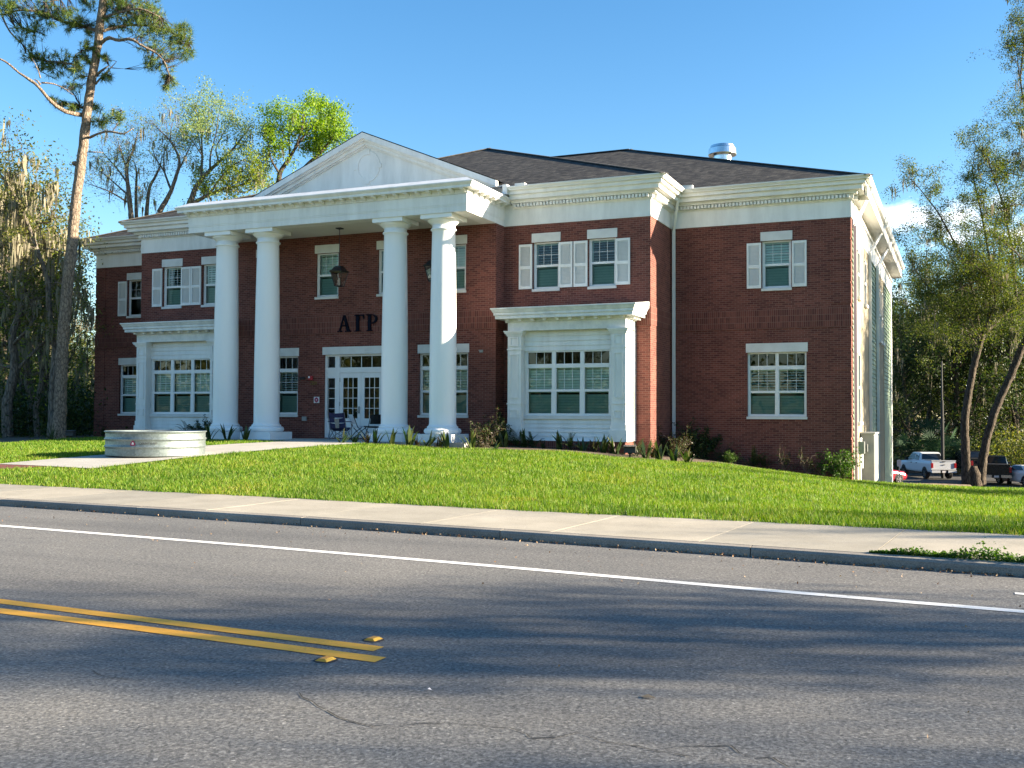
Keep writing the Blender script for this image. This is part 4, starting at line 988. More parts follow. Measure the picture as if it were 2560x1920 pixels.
# letters on the soldier band
ls = thing('letter_sign', 'navy black Greek letters fixed to the soldier brick band over the entrance', 'sign', (-19.36, YW, 2.88))
z0, z1 = 2.885, 3.47; ya, yb = YW-0.085, YW-0.03
m = MB()   # alpha
prism(m, [(-20.10, z0+.04), (-20.06, z0+.04), (-19.885, z1-.02), (-19.92, z1)], ya, yb); prism(m, [(-19.79, z0+.04), (-19.67, z0+.04), (-19.86, z1), (-19.92, z1)], ya, yb)
prism(m, [(-20.03, z0+.20), (-19.76, z0+.20), (-19.775, z0+.235), (-20.015, z0+.235)], ya, yb); prism(m, [(-20.17, z0), (-19.98, z0), (-19.985, z0+.035), (-20.165, z0+.035)], ya, yb); prism(m, [(-19.85, z0), (-19.615, z0), (-19.62, z0+.035), (-19.845, z0+.035)], ya, yb)
m.build('letter', M['letter'], ls)
m = MB()   # gamma
prism(m, [(-19.40, z0+.03), (-19.285, z0+.03), (-19.285, z1), (-19.40, z1)], ya, yb); prism(m, [(-19.46, z0), (-19.225, z0), (-19.235, z0+.035), (-19.45, z0+.035)], ya, yb)
prism(m, [(-19.46, z1-.035), (-19.27, z1-.04), (-19.09, z1-.04), (-19.09, z1), (-19.46, z1)], ya, yb); prism(m, [(-19.13, z1-.04), (-19.09, z1-.04), (-19.085, z1-.15), (-19.10, z1-.15)], ya, yb)
m.build('letter', M['letter'], ls)
m = MB()   # rho
prism(m, [(-18.92, z0+.03), (-18.805, z0+.03), (-18.805, z1), (-18.92, z1)], ya, yb); prism(m, [(-18.98, z0), (-18.745, z0), (-18.755, z0+.035), (-18.97, z0+.035)], ya, yb); prism(m, [(-18.98, z1-.035), (-18.79, z1-.035), (-18.79, z1), (-18.98, z1)], ya, yb)
n = 16; cx, cz = -18.79, z1-.165
for k in range(n):
    a, b_ = math.pi/2-math.pi*k/n, math.pi/2-math.pi*(k+1)/n
    w = lambda t: 0.035+0.06*math.cos(t)
    o = lambda t, r: (cx+math.cos(t)*(0.245-r), cz+math.sin(t)*(0.165-min(r, .035)))
    prism(m, [o(a, 0), o(b_, 0), o(b_, w(b_)), o(a, w(a))], ya, yb)
prism(m, [(-18.80, z1-.33), (-18.78, z1-.33), (-18.78, z1-.295), (-18.80, z1-.295)], ya, yb)
m.build('letter', M['letter'], ls)

# house number, alarm, fire sign, outlets
M['brass'] = flat('dull brass', (0.22, 0.17, 0.05), 0.4, 0.7)
M['red'] = flat('signal red', (0.42, 0.02, 0.03), 0.4)
M['maroon'] = flat('maroon red', (0.30, 0.01, 0.07), 0.5)
M['pinkwhite'] = flat('sign white', (0.72, 0.68, 0.68), 0.6)
V, F = text_mesh('2201', 0.165, 0.006)
hn = link_mesh('house_number', [(-21.17+v.x, YW-0.02-v.z, 1.04+v.y) for v in V], F, M['brass'], origin=(-21.17, YW, 1.04)); props(hn, 'dull brass house number on the brick below the red fire alarm', 'house number')
fa = thing('fire_alarm', 'red fire alarm horn with a clear strobe lens on the brick left of the entrance', 'fire alarm', (-21.30, YW, 1.28))
MB().box(-21.37, -21.21, YW-0.07, YW-0.004, 1.20, 1.345).build('housing', M['red'], fa)
l_ = MB(); l_.lathe([(0.035, 0), (0.035, 0.02), (0.02, 0.03)], (0, 0), 12); lv = [(-21.33+x, YW-0.071-z, 1.30+y) for x, y, z in l_.v]; link_mesh('strobe_lens', lv, l_.f, flat('strobe lens', (0.85, 0.85, 0.85), 0.1), fa)
g = thing('security_camera', 'small black security camera on the brick beside the red fire alarm', 'camera', (-21.60, YW, 1.27))
MB().box(-21.66, -21.54, YW-0.05, YW-0.004, 1.22, 1.31).build('bracket', M['blackplastic'], g)
t_ = MB(); t_.tube([(-21.60, YW-0.05, 1.26), (-21.68, YW-0.17, 1.25)], 0.04, 10); t_.build('body', M['blackplastic'], g)
fs = thing('fire_sign', 'white sign with a maroon rounded diamond emblem left of the entrance', 'sign', (-21.05, YW, 0.38))
MB().box(-21.16, -20.935, YW-0.02, YW-0.003, 0.383, 0.60).build('plate', M['pinkwhite'], fs)
e_ = MB(); n = 28; cx, cz = -21.048, 0.4915
def sup(k, s):
    a = 2*math.pi*k/n; c, s_ = math.cos(a), math.sin(a); r = 1/((abs(c)**1.5+abs(s_)**1.5)**(1/1.5)); return (cx+0.088*s*r*c, cz+0.094*s*r*s_)
prism(e_, [sup(k, 1) for k in range(n)], YW-0.024, YW-0.0205); e_.build('emblem', M['maroon'], fs)
e_ = MB(); prism(e_, [sup(k, 0.26) for k in range(n)], YW-0.027, YW-0.0245); e_.build('emblem_centre', M['pinkwhite'], fs)
rb = MB()
for k in range(n):
    if k % 4 == 3: continue
    a, b_, c_, d_ = sup(k, .62), sup(k+1, .62), sup(k+1, .48), sup(k, .48); prism(rb, [a, b_, c_, d_], YW-0.0265, YW-0.0245)
rb.build('emblem_ring', flat('emblem pink', (0.42, 0.10, 0.16), 0.6), fs)
ob = MB(); ob.box(-21.63, -21.45, YW-0.07, YW-0.003, -0.255, -0.105); ob.box(-21.60, -21.48, YW-0.085, YW-0.07, -0.225, -0.135); props(ob.build('outlet_box', M['grey'], None, origin=(-21.54, YW, -0.25)), 'grey weatherproof outlet box low on the brick left of the entrance', 'outlet box')
vb = MB(); vb.box(-14.635, -14.52, YW-0.05, YW-0.003, 2.06, 2.13); vb.box(-14.66, -14.495, YW-0.06, YW-0.05, 2.12, 2.14); props(vb.build('wall_vent', M['grey'], None, origin=(-14.57, YW, 2.06)), 'small grey vent on the porch brick right of the last column', 'vent')

# hanging lanterns
M['lampglass'] = glass_mat('lantern glass', (0.92, 0.90, 0.85), 0.9)
def lantern(name, label, x, y):
    r = thing(name, label, 'lantern', (x, y, 4.30), 0, 'lanterns hanging from the porch ceiling')
    zc = ZB+0.012
    m = MB(); m.box(x-0.10, x+0.10, y-0.10, y+0.10, zc-0.035, zc); m.build('ceiling_plate', M['black'], r)
    m = MB(); m.tube([(x, y, zc-0.03), (x, y, 5.02)], 0.012, 6); m.build('rod', M['black'], r)
    m = MB()
    def frus(z0, w0, z1, w1):
        V = [(x-w0, y-w0, z0), (x+w0, y-w0, z0), (x+w0, y+w0, z0), (x-w0, y+w0, z0), (x-w1, y-w1, z1), (x+w1, y-w1, z1), (x+w1, y+w1, z1), (x-w1, y+w1, z1)]
        m.add(V, [(0, 3, 2, 1), (4, 5, 6, 7), (0, 1, 5, 4), (1, 2, 6, 5), (2, 3, 7, 6), (3, 0, 4, 7)])
    frus(4.835, 0.25, 4.86, 0.255); frus(4.861, 0.245, 4.90, 0.20); frus(4.90, 0.19, 5.0, 0.13); frus(5.0, 0.10, 5.035, 0.10); m.build('cap', M['black'], r)
    m = MB(); wt, wb, zt, zb = 0.215, 0.115, 4.835, 4.35
    for sx, sy in ((-1, -1), (1, -1), (1, 1), (-1, 1)): m.bar((x+sx*wt, y+sy*wt, zt), (x+sx*wb, y+sy*wb, zb), 0.02)
    for a, b_ in (((-1, -1), (1, -1)), ((1, -1), (1, 1)), ((1, 1), (-1, 1)), ((-1, 1), (-1, -1))): m.bar((x+a[0]*wb, y+a[1]*wb, zb), (x+b_[0]*wb, y+b_[1]*wb, zb), 0.022)
    frus(4.31, 0.03, 4.35, 0.05); m.build('frame', M['black'], r)
    gl = MB()
    for a, b_ in (((-1, -1), (1, -1)), ((1, -1), (1, 1)), ((1, 1), (-1, 1)), ((-1, 1), (-1, -1))):
        gl.quad((x+a[0]*wb*.97, y+a[1]*wb*.97, zb), (x+b_[0]*wb*.97, y+b_[1]*wb*.97, zb), (x+b_[0]*wt*.97, y+b_[1]*wt*.97, zt), (x+a[0]*wt*.97, y+a[1]*wt*.97, zt))
    gl.build('glass', M['lampglass'], r)
    c = MB(); c.tube([(x, y, 4.37), (x, y, 4.62)], 0.022, 8)
    for k in range(3): a = 2.1*k; c.tube([(x+.05*math.cos(a), y+.05*math.sin(a), 4.40), (x+.05*math.cos(a), y+.05*math.sin(a), 4.56)], 0.012, 6)
    c.build('candles', M['pinkwhite'], r)
pL = atY(848, 712, 30.1); pR = atY(1083, 712, 30.1)
lantern('hanging_lantern', 'black lantern hanging on a rod in front of the first upper porch window', pL.x, 30.1)
lantern('hanging_lantern', 'black lantern half hidden behind the rightmost white column', pR.x, 30.1)

# roof exhaust fan
fx, fy = -7.95, 41.0
pv = at(1806, 390, 44.0); fx, fy = pv.x, pv.y
fz_ = zE+PIT*min(fy-e0, xr0-fx)
fan = thing('roof_fan', 'shiny galvanized mushroom exhaust fan on the right roof slope', 'roof fan', (fx, fy, fz_))
M['shiny'] = noisy('bright aluminium', (0.62, 0.64, 0.65), (0.78, 0.79, 0.78), 3, 0.22, metal=1.0)
m = MB(); m.box(fx-0.42, fx+0.42, fy-0.42, fy+0.42, fz_-0.5, fz_+0.10); m.build('curb', M['shiny'], fan)
zt = at(1806, 361, 44.0).z; zc_ = at(1806, 387, 44).z
m = MB(); m.lathe([(0.40, fz_+0.0), (0.40, zc_+0.02), (0.36, zc_+0.03)], (fx, fy), 32); m.build('drum', M['shiny'], fan, smooth=False)
m = MB(); h = zt-zc_; m.lathe([(0.5, zc_-0.0), (0.585, zc_-0.03), (0.595, zc_), (0.575, zc_+h*.55), (0.545, zc_+h*.62), (0.52, zc_+h*.64), (0.50, zc_+h*.86), (0.40, zc_+h*.93), (0.2, zc_+h), (0.01, zc_+h+.01)], (fx, fy), 36); m.build('hood', M['shiny'], fan, smooth=False)
m = MB()   # bent flashing strip below the fan
zz = lambda x, y: zE+PIT*min(y-e0, xr0-x)
P = [Vector((fx+0.33, fy-0.5, 0)), Vector((fx-0.1, fy-0.95, 0)), Vector((fx-0.62, fy-1.5, 0))]
for a, b_, h0, h1 in ((P[0], P[1], .16, .10), (P[1], P[2], .10, .02)):
    m.quad((a.x, a.y, zz(a.x, a.y)+.01), (b_.x, b_.y, zz(b_.x, b_.y)+.01), (b_.x+.05, b_.y+.05, zz(b_.x, b_.y)+.03+h1), (a.x+.05, a.y+.05, zz(a.x, a.y)+.03+h0))
m.build('flashing', M['flash'], fan)

# electric cabinet and meter on the right side wall
cab = thing('electric_cabinet', 'tall grey electrical cabinet on the right side wall of the house', 'cabinet', (XS_+0.3, 38.2, -2.4))
m = MB(); m.box(XS_+0.06, XS_+0.48, 37.0, 38.9, -2.25, -0.62); m.box(XS_+0.04, XS_+0.52, 36.95, 38.95, -0.62, -0.56)
for y_ in (37.2, 38.5): m.box(XS_+0.1, XS_+0.4, y_, y_+0.12, -2.6, -2.25)
m.build('box', M['grey'], cab)
m = MB(); m.box(XS_+0.482, XS_+0.495, 37.05, 37.93, -2.2, -0.68); m.box(XS_+0.482, XS_+0.495, 37.97, 38.85, -2.2, -0.68); m.build('door', M['grey'], cab)
mt = thing('electric_meter', 'small dark meter boxes with white conduit beside the grey cabinet', 'meter', (XS_+0.15, 36.3, -1.3))
m = MB(); m.box(XS_+0.05, XS_+0.25, 35.95, 36.35, -1.25, -0.85); m.box(XS_+0.05, XS_+0.3, 36.6, 36.9, -1.2, -0.95); m.build('box', flat('dark grey', (0.13, 0.14, 0.14), 0.5), mt)
m = MB(); m.tube([(XS_+0.12, 36.1, -0.85), (XS_+0.12, 36.1, -0.75), (XS_+0.12, 36.5, -0.75), (XS_+0.12, 36.5, -0.9), (XS_+0.12, 36.75, -0.9), (XS_+0.12, 36.75, -1.0)], 0.03, 6); m.tube([(XS_+0.14, 36.6, -1.2), (XS_+0.14, 36.6, -1.75)], 0.03, 6); m.tube([(XS_+0.12, 36.1, -1.25), (XS_+0.12, 36.1, -2.4)], 0.035, 6); m.build('conduit', M['white'], mt)

# stock tank on the path
tz = -1.06; tc = Vector((-18.62, 20.55, tz))
tank = thing('stock_tank', 'round galvanized steel stock tank standing on the concrete path', 'tank', tc)
m = MB(); R = 1.205; Hh = 0.60
pr = [(R-0.03, tz), (R-0.01, tz+0.01)]
for k in range(25):
    z = 0.02+0.545*k/24; o_ = 0
    for zc in (0.235, 0.42): o_ += 0.034*math.exp(-((z-zc)/0.020)**2)
    pr.append((R-0.008+o_, tz+z))
pr += [(R+0.005, tz+Hh-0.02), (R+0.022, tz+Hh-0.01), (R+0.022, tz+Hh+0.012), (R, tz+Hh+0.02), (R-0.015, tz+Hh), (R-0.03, tz+Hh-0.03), (R-0.035, tz+0.03), (0.01, tz+0.025)]
m.lathe(pr, (tc.x, tc.y), 72, cap=False); m.build('shell', M['galv'], tank, smooth=True)
# maker's mark on the side facing the street
def on_tank(u, w, rr=0.004):   # u metres along the wall, w height; centred on the direction of the mark
    a = math.atan2(-tc.y, -tc.x)-math.radians(20.5)+u/R; return (tc.x+(R+rr)*math.cos(a), tc.y+(R+rr)*math.sin(a), tz+w)
V, F = text_mesh('COUNTYLINE', 0.066, 0.001)
link_mesh('lettering', [on_tank(v.x+0.25, 0.305+v.y, 0.006+v.z) for v in V], F, M['dark'], tank)
def badge(k0, rr, s):
    pts = []
    for k in range(24):
        a = math.pi/2+2*math.pi*k/24; r = 0.052*(1+0.20*math.cos(3*(a-math.pi/2)))*s; pts.append(on_tank(r*math.cos(a)-0.115, 0.322+r*math.sin(a), rr))
    return pts
link_mesh('badge', badge(0, 0.004, 1.15), [tuple(range(24))], M['maroon'], tank); link_mesh('badge_centre', badge(0, 0.006, .55), [tuple(range(24))], M['pinkwhite'], tank)

# chairs by the door
M['navy'] = noisy('navy canvas', (0.010, 0.012, 0.05), (0.020, 0.025, 0.085), 20, 0.85)
M['mesh'] = noisy('grey mesh cloth', (0.20, 0.20, 0.19), (0.27, 0.27, 0.25), 30, 0.9)
M['chairwhite'] = flat('white plastic', (0.68, 0.69, 0.70), 0.45)
M['tubegrey'] = flat('grey tube', (0.16, 0.17, 0.19), 0.4, 0.5)
def camp_chair(loc, rz):
    r = thing('camp_chair', 'navy blue canvas camp chair with a grey mesh panel in its back', 'chair', (0, 0, 0))
    # faces +y; seen from behind
    m = MB(); W2 = 0.27
    bk = [(-0.24, 0.40), (-0.30, 0.58), (-0.35, 0.75), (-0.40, 0.92)]     # (y, z) of the back, leaning backwards
    cols_ = [-1, -0.5, 0, 0.5, 1]
    for (y0, z0_), (y1, z1_) in zip(bk[:-1], bk[1:]):
        for a, b_ in zip(cols_[:-1], cols_[1:]):
            s = lambda t: -0.05*(1-t*t)
            m.quad((a*W2, y0+s(a), z0_), (b_*W2, y0+s(b_), z0_), (b_*W2*(1.02), y1+s(b_), z1_-0.03*(1-b_*b_)), (a*W2*1.02, y1+s(a), z1_-0.03*(1-a*a)))
    m.quad((-W2, -0.24, 0.40), (W2, -0.24, 0.40), (W2*.95, 0.0, 0.30), (-W2*.95, 0.0, 0.30)); m.quad((-W2*.95, 0.0, 0.30), (W2*.95, 0.0, 0.30), (W2, 0.26, 0.42), (-W2, 0.26, 0.42))
    m.build('seat', M['navy'], r)
    m = MB(); m.quad((-0.05, -0.315, 0.40), (0.07, -0.315, 0.40), (0.095, -0.40, 0.72), (-0.075, -0.40, 0.72)); m.build('mesh_panel', M['mesh'], r)
    m = MB()
    for s in (-1, 1):
        m.tube([(s*.28, -0.41, 0.93), (s*.29, -0.30, 0.55), (s*.29, -0.22, 0.36), (s*.29, -0.30, 0.02)], 0.012, 6)
        m.tube([(s*.29, 0.30, 0.02), (s*.29, 0.26, 0.60)], 0.012, 6); m.tube([(s*.29, 0.30, 0.03), (s*.29, -0.24, 0.42)], 0.011, 6); m.tube([(s*.29, -0.30, 0.03), (s*.29, 0.26, 0.42)], 0.011, 6)
        m.tube([(s*.29, -0.42, -0.0), (s*.29, -0.20, 0.38)], 0.011, 6)
    for y in (-0.28, 0.28): m.tube([(-.28, y, 0.03), (.28, y, 0.40)], 0.011, 6); m.tube([(.28, y, 0.03), (-.28, y, 0.40)], 0.011, 6)
    m.build('frame', M['tubegrey'], r)
    for s in (-1, 1): MB().bar((s*.30, -0.32, 0.62), (s*.30, 0.30, 0.61), 0.055, 0.03).build('armrest', M['navy'], r)
    r.location = (loc[0], loc[1], loc[2]+EYE); r.rotation_euler = (0, 0, rz)
def folding_chair(loc, rz, label, mat):
    r = thing('folding_chair', label, 'chair', (0, 0, 0))
    m = MB(); y0, z0_, y1, z1_ = -0.20, 0.54, -0.29, 0.86
    k = 8
    for i in range(k):
        a, b_ = -0.215+0.43*i/k, -0.215+0.43*(i+1)/k; s = lambda t: -0.03*(1-(t/0.215)**2)
        m.quad((a, y0+s(a), z0_), (b_, y0+s(b_), z0_), (b_, y1+s(b_), z1_), (a, y1+s(a), z1_)); m.quad((a, y0+s(a)-.015, z0_), (b_, y0+s(b_)-.015, z0_), (b_, y1+s(b_)-.015, z1_), (a, y1+s(a)-.015, z1_))
        m.quad((a, y1+s(a), z1_), (b_, y1+s(b_), z1_), (b_, y1+s(b_)-.015, z1_), (a, y1+s(a)-.015, z1_))
    m.build('backrest', mat, r)
    m = MB(); m.obox((0, 0.03, 0.445), (Vector((1, 0, 0)), Vector((0, 1, .06)).normalized(), Vector((0, -.06, 1)).normalized()), (0.22, 0.21, 0.018)); m.build('seat', mat, r)
    for s in (-1, 1):
        t = MB(); t.tube([(s*.232, -0.29, 0.84), (s*.232, -0.13, 0.44), (s*.232, 0.29, 0.0)], 0.0135, 6); t.build('leg', M['black'], r)
        t = MB(); t.tube([(s*.20, 0.18, 0.42), (s*.20, -0.06, 0.25), (s*.20, -0.27, 0.0)], 0.0135, 6); t.build('leg', M['black'], r)
    t = MB(); t.tube([(-.232, 0.22, 0.08), (.232, 0.22, 0.08)], 0.01, 6); t.tube([(-.2, -0.2, 0.09), (.2, -0.2, 0.09)], 0.01, 6); t.tube([(-.215, -0.13, 0.43), (.215, -0.13, 0.43)], 0.01, 6); t.build('crossbar', M['black'], r)
    r.location = (loc[0], loc[1], loc[2]+EYE); r.rotation_euler = (0, 0, rz)
p = at_z(851, 1097, FLOOR+0.03); camp_chair((p.x, p.y, FLOOR-0.01), math.radians(12))
p = atY(897, 1085, 30.25); folding_chair((p.x, 30.25, FLOOR-0.01), math.radians(-38), 'white plastic folding chair with dark legs beside the navy camp chair', M['chairwhite'])
p = atY(932, 1088, 30.1); folding_chair((p.x, 30.1, FLOOR-0.01), math.radians(58), 'black folding chair nearest the white column by the door', M['black'])

# ground floodlights
def floodlight(px, py, label, rz, sc=1.0):
    p = on_ground(px, py); r = thing('floodlight', label, 'floodlight', (0, 0, 0), 0, 'black floodlights set in the lawn')
    m = MB(); V = [(-.17, -.12, .18), (.17, -.12, .18), (.17, .10, .20), (-.17, .10, .20), (-.17, -.10, .36), (.17, -.10, .36), (.17, .12, .39), (-.17, .12, .39)]
    m.add(V, [(0, 3, 2, 1), (4, 5, 6, 7), (0, 1, 5, 4), (1, 2, 6, 5), (2, 3, 7, 6), (3, 0, 4, 7)])
    V = [(-.19, -.20, .365), (.19, -.20, .365), (.19, .14, .405), (-.19, .14, .405), (-.19, -.20, .380), (.19, -.20, .380), (.19, .14, .42), (-.19, .14, .42)]
    m.add(V, [(0, 3, 2, 1), (4, 5, 6, 7), (0, 1, 5, 4), (1, 2, 6, 5), (2, 3, 7, 6), (3, 0, 4, 7)])
    m.build('head', M['blackplastic'], r)
    m = MB(); m.box(-.03, .03, -.03, .03, -0.1, .19); m.box(-.07, .07, -.02, .02, .15, .22); m.build('stake', M['black'], r)
    r.location = (p.x, p.y, p.z+EYE); r.rotation_euler = (0, 0, rz); r.scale = (sc,)*3
floodlight(1575, 1147, 'black ground floodlight on a stake at the right foot of the right bay', 0.2, 0.95)
floodlight(2096, 1199, 'black ground floodlight in front of the round bush at the right corner', -0.1, 0.95)
floodlight(176, 1100, 'black ground floodlight at the edge of the woods by the pine', 0.3, 0.85)

# raised road markers
def road_marker(px, py, label):
    p = at_z(px, py, RZ); r = thing('road_marker', label, 'road marker', (0, 0, 0), 0, 'amber raised markers on the centre line')
    m = MB(); a, b_, h = 0.044, 0.05, 0.017
    V = [(-a, -b_, 0.002), (a, -b_, 0.002), (a, b_, 0.002), (-a, b_, 0.002), (-a*.5, -b_*.75, h), (a*.5, -b_*.75, h), (a*.5, b_*.75, h), (-a*.5, b_*.75, h)]
    m.add(V, [(4, 5, 6, 7), (0, 1, 5, 4), (2, 3, 7, 6), (3, 0, 4, 7)]); m.build('body', M['reflector'], r)
    m = MB(); m.add([(a+.001, -b_, 0.003), (a+.001, b_, 0.003), (a*.5+.001, b_*.75, h), (a*.5+.001, -b_*.75, h)], [(0, 1, 2, 3)]); m.build('reflector', M['reflector_face'], r)
    m = MB(); m.lathe([(0.075, 0.001), (0.07, 0.003)], (0, 0), 16); m.build('bitumen_pad', M['dark'], r)
    r.location = (p.x, p.y, RZ+0.001+EYE); r.rotation_euler = (0, 0, -0.06); 
road_marker(933, 1600, 'amber raised road marker beyond the end of the far yellow line')
road_marker(814, 1651, 'amber raised road marker in front of the near yellow line')

# ------------------------------------------------------------------ cars
M['carwhite'] = flat('white car paint', (0.62, 0.64, 0.66), 0.25); M['carblack'] = flat('black car paint', (0.010, 0.010, 0.012), 0.2); M['carred'] = flat('dark red car paint', (0.22, 0.01, 0.02), 0.25)
M['carglass'] = flat('car glass', (0.012, 0.015, 0.02), 0.05); M['tyre'] = flat('tyre rubber', (0.02, 0.02, 0.02), 0.9); M['rim'] = flat('alloy rim', (0.45, 0.45, 0.46), 0.35, 0.8)
M['tail'] = flat('tail lamp', (0.35, 0.015, 0.02), 0.2); M['chrome'] = flat('chrome', (0.6, 0.6, 0.62), 0.15, 1.0)
def loft(mb, secs):
    """sections: (x, [(y, z)...]) closed rings with equal counts; x runs along the car"""
    k = len(secs[0][1]); V = [(x, y, z) for x, s in secs for y, z in s]; F = []
    for i in range(len(secs)-1):
        for j in range(k): j2 = (j+1) % k; F.append((i*k+j, (i+1)*k+j, (i+1)*k+j2, i*k+j2))
    F.append(tuple(range(k-1, -1, -1))); F.append(tuple((len(secs)-1)*k+j for j in range(k))); mb.add(V, F)
def ring(w, zb, zs, zt, tuck=0.06):
    """body section: half width w, bottom, shoulder and top heights"""
    r = [(-w+tuck, zb), (-w, zb+0.12), (-w, zs-0.10), (-w+0.03, zs), (-w+0.12, zt), (w-0.12, zt), (w-0.03, zs), (w, zs-0.10), (w, zb+0.12), (w-tuck, zb)]
    return r[::-1]
def wheel(parent, x, y, R, wd, side):
    t = MB(); prof = []; n = 24
    V = []; F = []
    rr = [(R*.62, -wd/2), (R*.93, -wd/2), (R, -wd/2+.03), (R, wd/2-.03), (R*.93, wd/2), (R*.62, wd/2)]
    for a_, o in rr:
        for k in range(n): a = 2*math.pi*k/n; V.append((x+a_*math.cos(a), y+o, R+a_*math.sin(a)))
    for i in range(len(rr)-1):
        for k in range(n): k2 = (k+1) % n; F.append((i*n+k, i*n+k2, (i+1)*n+k2, (i+1)*n+k))
    t.add(V, F); w = t.build('wheel', M['tyre'], parent)
    m = MB(); yo = y+side*(wd/2-0.03)
    for s in range(6):
        a = 2*math.pi*s/6; m.bar((x, yo, R), (x+R*.6*math.cos(a), yo, R+R*.6*math.sin(a)), 0.02, R*.22, up=(0, 1, 0))
    for k in range(n):
        a, b_ = 2*math.pi*k/n, 2*math.pi*(k+1)/n; m.quad((x+R*.54*math.cos(a), yo, R+R*.54*math.sin(a)), (x+R*.54*math.cos(b_), yo, R+R*.54*math.sin(b_)), (x+R*.64*math.cos(b_), yo, R+R*.64*math.sin(b_)), (x+R*.64*math.cos(a), yo, R+R*.64*math.sin(a)))
    m.build('rim', M['rim'], w)
def pickup(label, paint, loc, rz, group=None):
    r = thing('pickup_truck', label, 'pickup truck', (0, 0, 0), 0, group)     # nose towards +x, length 5.9, origin at the middle on the ground
    b = MB(); W_ = 0.98
    loft(b, [(-2.90, ring(W_-.04, .62, 1.22, 1.36)), (-2.80, ring(W_, .55, 1.24, 1.38)), (-0.95, ring(W_, .50, 1.24, 1.38)), (-0.92, ring(W_, .50, 1.24, 1.36)), (0.95, ring(W_, .50, 1.20, 1.32)), (1.25, ring(W_, .50, 1.16, 1.28)), (2.55, ring(W_-.02, .50, 1.08, 1.20)), (2.85, ring(W_-.08, .52, 1.0, 1.12)), (2.95, ring(W_-.14, .56, .94, 1.05))])
    b.obox((-2.86, 0, 1.375), (Vector((1, 0, 0)), Vector((0, 1, 0)), Vector((0, 0, 1))), (0.06, 0.93, 0.035))
    body = b.build('body', M[paint], r)
    c = MB(); k = lambda w0, w1, z0, z1: [(w0, z0), (w1, z1), (-w1, z1), (-w0, z0)]
    loft(c, [(-0.98, k(.86, .80, 1.32, 1.40)), (-0.78, k(.90, .72, 1.32, 1.88)), (-0.5, k(.92, .72, 1.32, 1.945)), (0.5, k(.92, .72, 1.30, 1.93)), (0.85, k(.92, .71, 1.28, 1.86)), (1.55, k(.90, .82, 1.22, 1.26))])
    c.build('cab', M[paint], r)
    g = MB()
    for s in (-1, 1):
        yo = lambda z: s*(0.925-(z-1.32)*0.335)
        for xa, xb, xt0, xt1 in ((-0.70, 0.02, -0.60, 0.02), (0.08, 1.30, 0.08, 0.80)):
            q = [(xa, yo(1.36), 1.36), (xb, yo(1.36), 1.36), (xt1, yo(1.83), 1.83), (xt0, yo(1.83), 1.83)]; g.quad(*(q if s < 0 else q[::-1]))
    g.quad((-0.985, .78, 1.43), (-0.985, -.78, 1.43), (-0.80, -.69, 1.84), (-0.80, .69, 1.84)); g.quad((1.50, -.78, 1.30), (1.50, .78, 1.30), (0.90, .68, 1.84), (0.90, -.68, 1.84))
    g.build('windows', M['carglass'], r)
    d = MB()
    d.box(-2.70, -1.02, -.86, .86, 1.379, 1.385); d.build('bed_cover', M['blackplastic'], r)
    for ya_, yb_ in ((-.94, -.30), (.30, .94)): MB().box(-3.02, -2.86, ya_, yb_, .50, .68).build('bumper', M[paint] if paint == 'carwhite' else M['chrome'], r)
    bl = MB(); bl.box(-2.98, -2.84, -.30, .30, .48, .66); bl.box(-2.95, -2.85, -.93, .93, .68, .72); bl.build('bumper_step', M['blackplastic'], r)
    MB().box(-2.99, -2.981, -.15, .15, .50, .65).build('number_plate', M['pinkwhite'], r)
    h = MB(); h.box(-2.925, -2.90, -.14, .14, 1.29, 1.36); h.box(-2.925, -2.91, -.10, .10, 1.06, 1.11); h.build('tailgate_handle', M['blackplastic'], r)
    for s in (-1, 1):
        MB().box(-2.94, -2.72, s*.80, s*.955, .86, 1.22).build('tail_light', M['tail'], r)
        a = MB(); a.box(0.95, 1.10, s*.98, s*1.22, 1.28, 1.46); a.build('mirror', M['blackplastic'], r)
        dh = MB()
        for x in (-0.55, 0.35): dh.box(x, x+.2, s*.975, s*1.0, 1.10, 1.16)
        dh.build('door_handle', M['blackplastic'], r)
        ar = MB()
        for x in (-1.85, 1.85):
            for k_ in range(10):
                a0, a1 = math.pi*k_/10, math.pi*(k_+1)/10; R0 = .46
                q = [(x, s*.985, .46), (x+R0*math.cos(a0), s*.985, .46+R0*math.sin(a0)), (x+R0*math.cos(a1), s*.985, .46+R0*math.sin(a1))]; ar.add(q, [(0, 1, 2)])
        ar.build('wheel_arch', M['black'], r)
        for x in (-1.85, 1.85): wheel(r, x, s*.87, .40, .27, s)
    r.location = (loc[0], loc[1], loc[2]+EYE); r.rotation_euler = (0, 0, rz)
    return r
